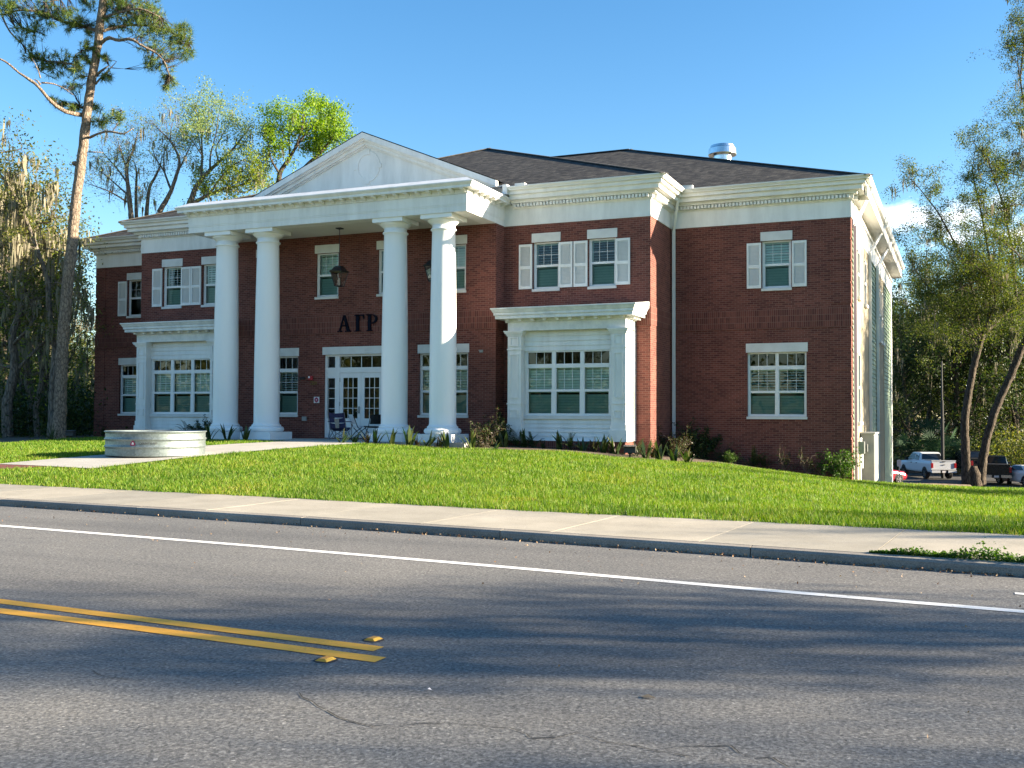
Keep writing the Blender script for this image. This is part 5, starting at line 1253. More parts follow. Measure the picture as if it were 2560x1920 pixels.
def coupe(label, paint, loc, rz):
    r = thing('parked_car', label, 'car', (0, 0, 0))                           # nose towards +x, length 4.8
    b = MB()
    loft(b, [(-2.40, ring(.84, .38, .80, .98)), (-2.30, ring(.90, .30, .86, 1.04)), (-1.4, ring(.94, .26, .92, 1.06)), (0, ring(.93, .24, .88, 1.00)), (1.2, ring(.93, .24, .84, .96)), (2.1, ring(.88, .28, .70, .84)), (2.40, ring(.76, .36, .60, .70))])
    b.build('body', M[paint], r)
    c = MB(); k = lambda w0, w1, z0, z1: [(w0, z0), (w1, z1), (-w1, z1), (-w0, z0)]
    loft(c, [(-1.95, k(.80, .70, 1.0, 1.05)), (-1.2, k(.84, .60, 1.0, 1.27)), (-0.5, k(.85, .58, .98, 1.38)), (0.15, k(.85, .58, .96, 1.37)), (1.1, k(.84, .74, .94, 1.0))]); c.build('roof', M[paint], r)
    g = MB()
    for s in (-1, 1):
        q = [(-1.15, s*.835, 1.06), (0.85, s*.83, 1.02), (0.15, s*.625, 1.32), (-0.6, s*.635, 1.32)]; g.quad(*(q if s < 0 else q[::-1]))
    g.quad((-1.93, .66, 1.075), (-1.93, -.66, 1.075), (-0.75, -.56, 1.375), (-0.75, .56, 1.375)); g.quad((1.06, -.70, 1.03), (1.06, .70, 1.03), (.22, .56, 1.375), (.22, -.56, 1.375))
    g.build('windows', M['carglass'], r)
    MB().box(-2.43, -2.38, -.72, .72, .74, .92).build('tail_panel', M['blackplastic'], r)
    for s in (-1, 1): MB().box(-2.44, -2.40, s*.50, s*.68, .77, .90).build('tail_light', M['tail'], r)
    d = MB(); d.box(-2.42, -2.36, -.70, .70, .30, .46); d.build('diffuser', M['blackplastic'], r)
    for s in (-1, 1):
        ar = MB()
        for x in (-1.42, 1.42):
            for k_ in range(10):
                a0, a1 = math.pi*k_/10, math.pi*(k_+1)/10; ar.add([(x, s*.945, .34), (x+.39*math.cos(a0), s*.945, .34+.39*math.sin(a0)), (x+.39*math.cos(a1), s*.945, .34+.39*math.sin(a1))], [(0, 1, 2)])
        ar.build('wheel_arch', M['black'], r)
        for x in (-1.42, 1.42): wheel(r, x, s*.85, .345, .25, s)
    r.location = (loc[0], loc[1], loc[2]+EYE); r.rotation_euler = (0, 0, rz)
    return r
LOT = -4.70
def carpos(px, depth): p = at(px, 1200, depth); return (p.x, p.y, LOT)
pickup('white crew cab pickup truck parked beyond the right end of the house', 'carwhite', carpos(2316, 80), math.radians(90+26))
pickup('black pickup truck parked just right of the forked oak, tail to the street', 'carblack', carpos(2484, 74), math.radians(90+2))
coupe('white coupe with a dark rear panel parked at the right edge', 'carwhite', carpos(2560, 71.5), math.radians(90+32))
coupe('dark red car mostly hidden behind the right corner of the house', 'carred', carpos(2184, 72), math.radians(90-40))
pickup('dark vehicle parked between the white pickup and the forked oak', 'carblack', carpos(2424, 84), math.radians(90+20))

# parking sign, lamp pole and timber rail
p = at(2248, 1158, 68)
sg_ = thing('parking_sign', 'small white parking sign on a post beside the white pickup', 'sign', (p.x, p.y, LOT))
MB().box(p.x-.13, p.x+.13, p.y-.012, p.y, p.z-.21, p.z+.21).build('plate', M['pinkwhite'], sg_)
tl = MB()
for z in (.13, .07, .0, -.07, -.13): tl.box(p.x-.09, p.x+.09, p.y-.016, p.y-.0125, p.z+z-.012, p.z+z+.012)
tl.build('faint_lines', flat('faint red print', (0.5, 0.36, 0.36), 0.6), sg_)
MB().box(p.x-.025, p.x+.025, p.y+.001, p.y+.05, LOT, p.z+.26).build('post', M['grey'], sg_)
M['oldmetal'] = flat('dull galvanized pipe', (0.07, 0.07, 0.065), 0.8)
p = at(2356, 1100, 79); po = thing('utility_pole', 'slim dark pole rising beside the palmettos behind the white pickup', 'pole', (p.x, p.y, LOT))
m = MB(); m.tube([(p.x, p.y, LOT), (p.x, p.y, LOT+3.8), (p.x, p.y, 1.2)], [.13, .12, .105], 10); m.build('shaft', M['black'], po)
m = MB(); m.tube([(p.x, p.y, 1.2), (p.x, p.y, 4.2)], [.06, .05], 8); m.build('upper_shaft', M['oldmetal'], po)
M['timber'] = noisy('weathered timber', (0.09, 0.065, 0.045), (0.18, 0.135, 0.095), 5, 0.9)
a, b_ = at(2236, 1214, 62), at(2425, 1217, 64); rl = thing('timber_rail', 'low weathered timber rail along the edge of the car park', 'rail', ((a.x+b_.x)/2, (a.y+b_.y)/2, LOT))
m = MB(); m.tube([a, a.lerp(b_, .5)+Vector((0, 0, .05)), b_], .13, 8); m.build('beam', M['timber'], rl)
for t in (0.05, .35, .65, .95): q = a.lerp(b_, t); MB().box(q.x-.08, q.x+.08, q.y-.08, q.y+.08, LOT-.2, q.z).build('post', M['timber'], rl)
# ------------------------------------------------------------------ vegetation tools
def rng(seed): return np.random.default_rng(seed)
def unit(v): return v/np.maximum(np.linalg.norm(v, axis=-1, keepdims=True), 1e-9)
def leaf_quads(C, size, r, aspect=0.5, up=0.3):
    """diamond leaves, one per centre; returns verts, faces"""
    n = len(C); d = unit(r.normal(size=(n, 3))+np.array([0, 0, 0.0])); nrm = unit(r.normal(size=(n, 3))+np.array([0, 0, up]))
    s = np.cross(d, nrm); s = unit(s); L_ = size*r.uniform(0.6, 1.3, (n, 1)); W_ = L_*aspect
    V = np.stack([C-d*L_/2, C+s*W_/2, C+d*L_/2, C-s*W_/2], 1).reshape(-1, 3)
    return V, np.arange(n*4).reshape(n, 4)
def seg_prisms(A, B, ra, rb, k=3):
    A, B = np.asarray(A, float), np.asarray(B, float); n = len(A); d = unit(B-A); ref = np.where(np.abs(d[:, 2:3]) < 0.9, np.array([[0, 0, 1.0]]), np.array([[1.0, 0, 0]]))
    u = unit(np.cross(d, ref)); w = np.cross(d, u); an = 2*np.pi*np.arange(k)/k
    off = u[:, None]*np.cos(an)[None, :, None]+w[:, None]*np.sin(an)[None, :, None]
    VA = A[:, None]+off*np.asarray(ra).reshape(-1, 1, 1); VB = B[:, None]+off*np.asarray(rb).reshape(-1, 1, 1)
    V = np.concatenate([VA, VB], 1).reshape(-1, 3); base = (np.arange(n)*2*k)[:, None]
    F = np.concatenate([np.stack([base[:, 0]+j, base[:, 0]+(j+1) % k, base[:, 0]+k+(j+1) % k, base[:, 0]+k+j], 1) for j in range(k)], 0)
    return V, F
def moss_mesh(P, r, lmin=0.35, lmax=1.5, w=0.05):
    n = len(P); L_ = r.uniform(lmin, lmax, n)*r.uniform(.5, 1, n); a = r.uniform(0, np.pi, n); s = np.stack([np.cos(a), np.sin(a), 0*a], 1); ww = w*r.uniform(.4, 1.4, n)
    Vs = []; sway = r.normal(size=(n, 2))*0.06
    for t, wf in ((0, .5), (.3, 1.0), (.65, .7), (1, .05)):
        c = P.copy(); c[:, 2] -= L_*t; c[:, :2] += sway*np.sin(t*3+a)[:, None]*L_[:, None]*.8
        Vs += [c-s*(ww*wf)[:, None], c+s*(ww*wf)[:, None]]
    V = np.stack(Vs, 1).reshape(-1, 3); b = (np.arange(n)*8)[:, None]
    F = np.concatenate([np.stack([b[:, 0]+2*i, b[:, 0]+2*i+1, b[:, 0]+2*i+3, b[:, 0]+2*i+2], 1) for i in range(3)], 0)
    return V, F
class Tw:
    """collects twigs; remembers points where leaves may grow"""
    def __init__(s, r): s.A = []; s.B = []; s.ra = []; s.rb = []; s.tips = []; s.mid = []; s.r = r
    def twig(s, p, d, L_, rad, lev, kids=3, up=0.25, wig=0.35, n=4):
        p = np.array(p, float); d = d/np.linalg.norm(d); pts = [p]
        for i in range(n):
            d = d+s.r.normal(size=3)*wig*0.5+np.array([0, 0, up*0.25]); d = d/np.linalg.norm(d); p = p+d*L_/n; pts.append(p)
        for i in range(n):
            s.A.append(pts[i]); s.B.append(pts[i+1]); s.ra.append(rad*(1-.8*i/n)); s.rb.append(rad*(1-.8*(i+1)/n))
        if lev <= 0: s.tips += pts[1:]
        else:
            s.mid += pts[1:]
            for k in range(kids):
                i = s.r.integers(1, n+1); dd = d+s.r.normal(size=3)*0.8; s.twig(pts[i], dd, L_*s.r.uniform(.4, .65), rad*.5, lev-1, kids, up, wig, 3)
def resample(pts, rad, step):
    P = np.array([tuple(p) for p in pts], float); R_ = np.array(rad, float)
    d = np.r_[0, np.cumsum(np.linalg.norm(np.diff(P, axis=0), axis=1))]; n = max(2, int(d[-1]/step)+1); t = np.linspace(0, d[-1], n)
    # smooth (Catmull-Rom like) through linear interpolation followed by two relaxations
    Q = np.stack([np.interp(t, d, P[:, i]) for i in range(3)], 1)
    for _ in range(2): Q[1:-1] = (Q[:-2]+2*Q[1:-1]+Q[2:])/4
    return Q, np.interp(t, d, R_)
def merge(parts):
    V = []; F = []; b = 0
    for v, f in parts: V.append(v); F.append(f+b); b += len(v)
    return np.concatenate(V), np.concatenate(F)
def limbs_mesh(limbs, name, mat, parent, n=10, step=0.35, rough=0.0, r=None):
    mb = MB()
    for pts, rad in limbs:
        Q, R_ = resample(pts, rad, step)
        if rough and r is not None: Q[1:-1] += r.normal(size=Q[1:-1].shape)*rough*R_[1:-1, None]; R_ = R_*(1+r.normal(size=len(R_))*rough*.6)
        mb.tube([Vector(q) for q in Q], list(R_), n)
    return mb.build(name, mat, parent, smooth=True)

M['pinebark'] = bark_mat('pine bark', (0.085, 0.064, 0.05), (0.36, 0.285, 0.215), 12, 0.4)
M['oakbark'] = bark_mat('oak bark', (0.022, 0.018, 0.014), (0.13, 0.105, 0.08), 11, 0.18)
M['greybark'] = bark_mat('grey bark', (0.06, 0.05, 0.04), (0.22, 0.19, 0.155), 8, 0.3)
M['needle'] = leaf_mat('pine needles', [(0.035, 0.08, 0.022), (0.08, 0.145, 0.03), (0.14, 0.205, 0.04), (0.21, 0.225, 0.05)], 0.35)
M['oakleaf'] = leaf_mat('oak leaves', [(0.024, 0.040, 0.011), (0.050, 0.080, 0.016), (0.095, 0.125, 0.024), (0.16, 0.17, 0.032)], 0.5)
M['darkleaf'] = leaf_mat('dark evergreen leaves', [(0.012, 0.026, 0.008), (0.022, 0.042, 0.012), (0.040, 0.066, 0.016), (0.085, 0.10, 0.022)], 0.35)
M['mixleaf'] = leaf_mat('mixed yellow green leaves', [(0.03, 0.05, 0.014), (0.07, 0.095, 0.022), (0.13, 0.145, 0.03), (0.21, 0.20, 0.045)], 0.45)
M['springleaf'] = leaf_mat('fresh spring leaves', [(0.10, 0.20, 0.02), (0.16, 0.28, 0.03), (0.23, 0.35, 0.04), (0.30, 0.38, 0.06)], 0.5)
M['paleleaf'] = leaf_mat('pale young leaves', [(0.15, 0.22, 0.08), (0.22, 0.30, 0.11), (0.28, 0.34, 0.13), (0.12, 0.20, 0.05)], 0.5)
M['yellowleaf'] = leaf_mat('yellow green leaves', [(0.13, 0.18, 0.03), (0.20, 0.27, 0.04), (0.28, 0.33, 0.06)], 0.5)
M['moss'] = leaf_mat('spanish moss', [(0.13, 0.12, 0.085), (0.22, 0.20, 0.14), (0.31, 0.28, 0.20), (0.17, 0.17, 0.11)], 0.3, 0.9, spec=0.1)
M['twig'] = noisy('twigs', (0.09, 0.07, 0.055), (0.20, 0.165, 0.13), 3, 0.9)
M['strap'] = leaf_mat('strap leaves', [(0.014, 0.036, 0.010), (0.028, 0.062, 0.014), (0.055, 0.085, 0.018), (0.13, 0.13, 0.05)], 0.25, 0.4, spec=0.4)
M['frond'] = leaf_mat('dark fronds', [(0.010, 0.026, 0.008), (0.020, 0.045, 0.012), (0.035, 0.062, 0.016), (0.06, 0.08, 0.02)], 0.25, 0.45)
M['ti'] = leaf_mat('reddish leaves', [(0.045, 0.02, 0.014), (0.035, 0.05, 0.014), (0.075, 0.035, 0.02), (0.035, 0.065, 0.016), (0.05, 0.08, 0.02)], 0.25, 0.45)
M['bush'] = leaf_mat('bright bush leaves', [(0.030, 0.075, 0.012), (0.055, 0.115, 0.018), (0.09, 0.15, 0.025)], 0.35)
M['palm'] = leaf_mat('palmetto leaves', [(0.012, 0.030, 0.016), (0.022, 0.05, 0.026), (0.04, 0.075, 0.036)], 0.1, 0.7, spec=0.08)
M['grass'] = leaf_mat('grass blades', [(0.035, 0.09, 0.007), (0.08, 0.17, 0.012), (0.125, 0.23, 0.017), (0.18, 0.28, 0.024), (0.30, 0.28, 0.085)], 0.40, 0.5, spec=0.25, patch=0.55)
M['litter'] = leaf_mat('fallen leaves', [(0.16, 0.07, 0.03), (0.28, 0.16, 0.08), (0.42, 0.32, 0.20), (0.10, 0.045, 0.025)], 0.1)

# ------------------------------------------------------------------ the tall pine on the left
def pine():
    r = rng(3); D = 39.0; S = 0.2351
    base = on_ground(149, 1100); g0 = base.z
    def z(x, y, dd=0.0, s=S): return at(x*s, y*s, D+dd)
    root = thing('pine_tree', 'tall leaning pine with flaking sunlit bark towering over the left end of the house', 'tree', base)
    tr = [at(148, 1106, D), at(150, 1040, D), at(152, 960, D), at(157, 860, D), at(163, 775, D), at(179, 625, D), at(189, 507, D), at(205, 390, D), at(223, 235, D), at(244, 117, D), at(258, 0, D), at(272, -120, D), at(283, -240, D), at(290, -330, D)]
    rad = [.265, .235, .222, .215, .215, .20, .185, .175, .16, .15, .14, .12, .08, .03]
    limbs_mesh([(tr, rad)], 'trunk', M['pinebark'], root, 14, 0.3, 0.05, r)
    k = MB(); c = z(800, 1740); k.lathe([(0.01, -.10), (.10, -.06), (.13, 0), (.09, .07), (.01, .10)], (0, 0), 10)
    link_mesh('knot', [(c.x+x, c.y+y, c.z+zz) for x, y, zz in k.v], k.f, M['pinebark'], root, smooth=True)
    B = [([(1050, 480, 0), (1150, 385, -.2), (1250, 440, -.5), (1400, 400, -.8), (1500, 490, -.9), (1650, 545, -.8), (1760, 650, -.6), (1800, 800, -.5)], .075),
         ([(1080, 330, 0), (1200, 300, .3), (1400, 260, .8), (1650, 280, 1.0), (1850, 350, .8), (2000, 450, .6)], .06),
         ([(1110, 180, 0), (1300, 120, -.6), (1500, 80, -.9), (1700, 180, -.8)], .05), ([(1120, 60, 0), (1300, -60, .5), (1550, -80, .8)], .05),
         ([(870, 1222, 0), (720, 1205, -.4), (620, 1140, -.7), (530, 1080, -1.0), (450, 960, -1.2), (340, 850, -1.3), (215, 800, -1.4), (120, 690, -1.5), (0, 620, -1.6), (-200, 560, -1.7)], .085),
         ([(430, 900, -1.2), (420, 830, -1.2), (360, 840, -1.3)], .04), ([(440, 880, -1.2), (560, 880, -1.0), (680, 930, -.9), (780, 1010, -.9)], .035), ([(430, 830, -1.2), (400, 700, -1.2), (340, 620, -1.2)], .03),
         ([(1040, 330, 0), (800, 260, .5), (600, 210, .8), (480, 130, 1.0), (200, 100, 1.2), (20, 165, 1.3), (-150, 140, 1.4)], .075),
         ([(20, 170, 1.3), (100, 340, 1.1), (250, 480, .9), (390, 640, .7), (430, 760, .6)], .04), ([(100, 300, 1.1), (250, 290, .9), (380, 340, .8)], .025), ([(480, 130, 1.0), (560, 180, 1.1), (740, 260, 1.0)], .03),
         ([(985, 500, 0), (880, 540, -.3), (800, 580, -.5)], .03), ([(960, 680, 0), (900, 560, .2), (900, 500, .3)], .03),
         ([(950, 1465, 0), (1080, 1400, -.3), (1200, 1390, -.4), (1300, 1440, -.5), (1375, 1420, -.5), (1360, 1365, -.5), (1420, 1365, -.5)], .05), ([(1200, 1390, -.4), (1290, 1260, -.4), (1300, 1180, -.4)], .02),
         ([(1015, 895, 0), (1090, 800, .1), (1190, 720, .1), (1240, 655, .1)], .04), ([(1190, 722, .1), (1325, 732, .1)], .02), ([(1030, 800, 0), (1110, 720, -.1), (1160, 695, -.1)], .055), ([(940, 1615, 0), (1100, 1620, .1)], .03),
         ([(870, 1140, 0), (850, 1120, .1)], .03), ([(960, 1290, 0), (1060, 1300, .1)], .03), ([(1000, 560, 0), (1100, 600, .3)], .03), ([(1000, 820, 0), (1150, 790, .4)], .025), ([(850, 700, .0), (650, 660, .3), (450, 650, .4), (280, 570, .5)], .045), ([(1130, -100, 0), (900, -60, -.3), (700, -20, -.5), (480, 30, -.6)], .05)]
    limbs_mesh([([z(x, y, d) for x, y, d in pts], [rd*(1-.75*i/(len(pts)-1)) for i in range(len(pts))]) for pts, rd in B], 'branch', M['pinebark'], root, 7, 0.2, 0.10, r)
    CL = [(1400, 150, 330), (1650, 350, 290), (1900, 420, 190), (1990, 560, 110), (1720, 620, 190), (1800, 850, 110), (1560, 120, 200), (1300, 40, 260), (1150, 230, 130), (1750, 930, 50), (1960, 300, 90), (1600, 700, 70),
          (640, 680, 200), (770, 920, 100), (480, 640, 150), (300, 570, 110), (880, 600, 110), (1110, 600, 70), (1160, 810, 80), (820, 760, 110), (150, 50, 190), (420, 150, 150), (660, 190, 190), (330, 360, 180), (800, 230, 110), (520, 50, 130), (940, 30, 110), (960, 310, 120),
          (860, 1150, 60), (1030, 1130, 60), (640, 1100, 80), (1060, 1290, 100), (1230, 1230, 110), (930, 480, 90), (760, 1160, 50), (40, 40, 130), (560, 1050, 40)]
    LP = np.array([tuple(q) for pts, rd in B for q in resample([z(x, y, d) for x, y, d in pts], [1]*len(pts), .25)[0]])
    T = []; A = []; Bq = []
    for x, y, R_ in CL:
        c = np.array(tuple(z(x, y, r.uniform(-.5, .5)))); rm = R_*S*D/FPX; n = int(9+90*rm**1.7)
        q = r.normal(size=(n, 3)); q = q/np.linalg.norm(q, axis=1, keepdims=True)*(r.uniform(0, 1, (n, 1))**.45)*rm*np.array([1, 1, .85]); P = c+q
        for p in P:
            d2 = ((LP-p)**2).sum(1); j = LP[d2.argmin()]; m = (p+j)/2+r.normal(size=3)*.06
            if d2.min() < 1.6: A += [j, m]; Bq += [m, p]
            T.append((p, unit(p-j+np.array([0, 0, .12]))))
    V, F = seg_prisms(A, Bq, np.tile([.014, .009], len(A)//2), np.tile([.009, .006], len(A)//2)); link_mesh('twigs', V, F, M['oakbark'], root)
    P = np.repeat(np.array([t[0] for t in T]), 24, 0); Dr = np.repeat(np.array([t[1] for t in T]), 24, 0); n = len(P)
    d = unit(Dr*.55+r.normal(size=(n, 3))*.62); L_ = r.uniform(.16, .30, (n, 1)); s = unit(np.cross(d, r.normal(size=(n, 3))))*.0075
    st = P-Dr*r.uniform(0, .14, (n, 1)); dr = np.array([0, 0, -1])*L_*r.uniform(0, .25, (n, 1))
    V = np.stack([st-s, st+s, st+d*L_+dr], 1).reshape(-1, 3); link_mesh('crown', V, np.arange(n*3).reshape(n, 3), M['needle'], root)
pine()

def leafy(root, limbs, r, per_m=3.0, tl=(.8, 1.8), lev=1, kids=3, n_leaf=12000, lsize=.09, spread=.12, mat='oakleaf', moss=0, up=.25, trunk_mat='oakbark', start=0.25, moss_len=(.3, 1.2), tw_rad=.016, extra_moss=None, keep=None, ntub=9, bare=0.0):
    limbs_mesh(limbs, 'trunk', M[trunk_mat], root, ntub, .3, .05, r)
    tw = Tw(r)
    for pts, rad in limbs:
        Q, R_ = resample(pts, rad, .25)
        for i in range(len(Q)):
            f = i/max(1, len(Q)-1)
            if f < start or R_[i] > .14: continue
            if r.uniform() < per_m*.25:
                tang = Q[min(i+1, len(Q)-1)]-Q[max(i-1, 0)]; tang = tang/max(1e-6, np.linalg.norm(tang))
                d = tang*r.uniform(.2, .9)+r.normal(size=3)*.75+np.array([0, 0, up]); tw.twig(Q[i], d, r.uniform(*tl)*(1.15-.5*f), min(tw_rad, R_[i]*.6), lev, kids, up)
        tw.tips += [Q[-1]]
    V, F = seg_prisms(tw.A, tw.B, tw.ra, tw.rb); link_mesh('branches', V, F, M['twig' if trunk_mat != 'oakbark' else 'oakbark'], root)
    tips = np.array(tw.tips)
    if n_leaf:
        src = tips[r.uniform(size=len(tips)) > bare] if bare else tips
        w = r.gamma(1.3, 1, len(src)); w /= w.sum(); C = src[r.choice(len(src), n_leaf, p=w)]+r.normal(size=(n_leaf, 3))*spread
        V, F = leaf_quads(C, lsize, r); link_mesh('crown', V, F, M[mat], root)
    if moss:
        src = np.array(tw.mid+tw.tips); P = src[r.integers(0, len(src), moss//5)]; P = np.repeat(P, 5, 0)+r.normal(size=(len(P)*5, 3))*np.array([.10, .10, .05])
        V, F = moss_mesh(P, r, *moss_len); link_mesh('moss', V, F, M['moss'], root)
    return tw

# ------------------------------------------------------------------ the forked oak on the right
def right_oak():
    r = rng(21); D = 38.0
    base = on_ground(2432, 1217); g = base; D = base.dot(CF)
    root = thing('oak_tree', 'dark forked oak with hanging moss standing at the right edge of the lawn', 'tree', base)
    a = lambda x, y, d=0.0: at(x, y, D+d)
    limbs = [([a(2436, 1232), a(2436, 1212), a(2436, 1190), a(2432, 1165)], [.60, .50, .46, .30]),
             ([a(2418, 1222), a(2414, 1130), a(2411, 1051), a(2420, 990), a(2431, 931), a(2443, 880), a(2458, 835)], [.36, .29, .255, .235, .225, .21, .19]),
             ([a(2458, 835), a(2500, 790), a(2540, 750), a(2590, 700), a(2660, 620), a(2750, 480), a(2800, 300)], [.21, .20, .185, .17, .15, .11, .05]),
             ([a(2450, 1222), a(2455, 1165), a(2463, 1111), a(2489, 1021), a(2531, 930), a(2562, 850), a(2605, 760), a(2650, 680), a(2740, 560), a(2860, 430), a(2960, 380)], [.36, .30, .26, .25, .245, .235, .22, .20, .17, .11, .05]),
             ([a(2452, 850), a(2435, 740, -.8), a(2405, 640, -1.5), a(2345, 530, -2.2), a(2290, 460, -2.6), a(2250, 425, -2.8)], [.10, .085, .065, .045, .028, .012]),
             ([a(2470, 815, .3), a(2480, 680, 1), a(2455, 540, 1.5), a(2430, 430, 1.6), a(2440, 360, 1.7)], [.11, .09, .06, .035, .012]),
             ([a(2540, 750), a(2530, 620, -.6), a(2505, 500, -1.2), a(2470, 400, -1.5), a(2430, 350, -1.7)], [.12, .085, .055, .03, .012]),
             ([a(2445, 870), a(2385, 775, -1), a(2325, 725, -1.8), a(2285, 670, -2.2), a(2262, 610, -2.4)], [.07, .05, .035, .022, .01]),
             ([a(2450, 845), a(2395, 800, 1), a(2345, 780, 1.8), a(2285, 790, 2.4), a(2250, 800, 2.6)], [.06, .045, .03, .02, .01]),
             ([a(2590, 700), a(2600, 520, .5), a(2575, 350, .8), a(2550, 200, 1), a(2565, 60, 1.2), a(2590, -60, 1.3)], [.14, .10, .07, .05, .025, .012]),
             ([a(2575, 350, .8), a(2545, 300, .6), a(2515, 320, .5)], [.04, .025, .012]), ([a(2600, 450, .5), a(2560, 440, .2), a(2500, 430, 0)], [.05, .035, .015]),
             ([a(2550, 200, 1), a(2540, 120, 1), a(2530, 50, 1)], [.035, .02, .01]),
             ([a(2450, 850), a(2400, 690, 2), a(2360, 610, 3), a(2330, 560, 3.4)], [.07, .05, .03, .012]), ([a(2500, 790), a(2440, 700, -2), a(2400, 720, -3), a(2340, 760, -3.4)], [.07, .045, .03, .012]),
             ([a(2452, 850), a(2420, 790, -2), a(2385, 800, -3), a(2350, 830, -3.6)], [.06, .04, .025, .01]), ([a(2458, 835), a(2490, 750, -3), a(2475, 690, -4), a(2440, 640, -4.6)], [.07, .05, .03, .01]), ([a(2540, 750), a(2470, 690, -4), a(2420, 650, -5), a(2370, 640, -5.5)], [.07, .05, .03, .01]),
             ([a(2590, 700), a(2540, 630, -3), a(2490, 590, -5), a(2440, 560, -5.6)], [.07, .05, .03, .01]), ([a(2600, 520, .5), a(2540, 510, -2), a(2480, 540, -3), a(2430, 500, -3.6)], [.06, .04, .025, .01]), ([a(2590, 700), a(2570, 770, -3), a(2530, 800, -4), a(2490, 840, -4.5)], [.06, .04, .025, .01]),
             ([a(2445, 870), a(2400, 850, 2), a(2350, 870, 3), a(2310, 840, 3.4)], [.05, .03, .02, .01]), ([a(2600, 450, .5), a(2540, 400, 2), a(2490, 420, 3)], [.05, .035, .015]), ([a(2500, 790), a(2440, 740, 3), a(2380, 700, 4.4), a(2310, 700, 5)], [.07, .05, .03, .012]),
             ([a(2660, 620), a(2720, 400, -2), a(2700, 150, -3)], [.15, .145, .142])]
    leafy(root, limbs, r, per_m=7.0, tl=(.9, 2.4), lev=2, kids=3, n_leaf=125000, lsize=.115, spread=.19, mat='oakleaf', moss=600, up=.15, start=.22, moss_len=(.3, 1.3), ntub=12)
right_oak()

# ------------------------------------------------------------------ the leaning mossy oak beside the pine
def left_oak():
    r = rng(31); D = 41.5; base = on_ground(131, 1101)
    root = thing('oak_tree', 'thin leaning oak draped in grey moss just left of the tall pine', 'tree', base)
    a = lambda x, y, d=0.0: at(x, y, D+d)
    main = [a(131, 1108), a(131, 1040), a(134, 940), a(139, 866), a(127, 812), a(122, 760), a(121, 700), a(101, 650), a(78, 580), a(54, 525), a(20, 455), a(-30, 410), a(-90, 380)]
    limbs = [(main, [.21, .18, .15, .125, .115, .11, .10, .085, .075, .065, .055, .04, .02]), ([a(120, 708), a(140, 702, -.3), a(160, 710, -.5), a(190, 730, -.7), a(200, 740, -.8)], [.03, .028, .022, .016, .01]),
             ([a(101, 655), a(80, 660, -.5), a(60, 680, -.7), a(40, 700, -.8)], [.03, .025, .018, .01]), ([a(110, 620), a(150, 625, -.4), a(170, 640, -.6)], [.025, .018, .01]), ([a(54, 525), a(48, 470, .3), a(40, 420, .5)], [.03, .02, .01]), ([a(78, 580), a(20, 600, .5), a(-20, 640, .8)], [.04, .03, .015]), ([a(100, 650), a(60, 560, 1.2), a(30, 480, 1.8)], [.04, .03, .012]), ([a(54, 525), a(90, 500, -.8), a(110, 470, -1.2)], [.03, .02, .01])]
    leafy(root, limbs, r, per_m=2.6, tl=(.6, 1.5), lev=1, kids=2, n_leaf=7000, lsize=.10, spread=.2, mat='mixleaf', moss=900, up=.0, start=.3, moss_len=(.25, 1.3), trunk_mat='greybark')
left_oak()

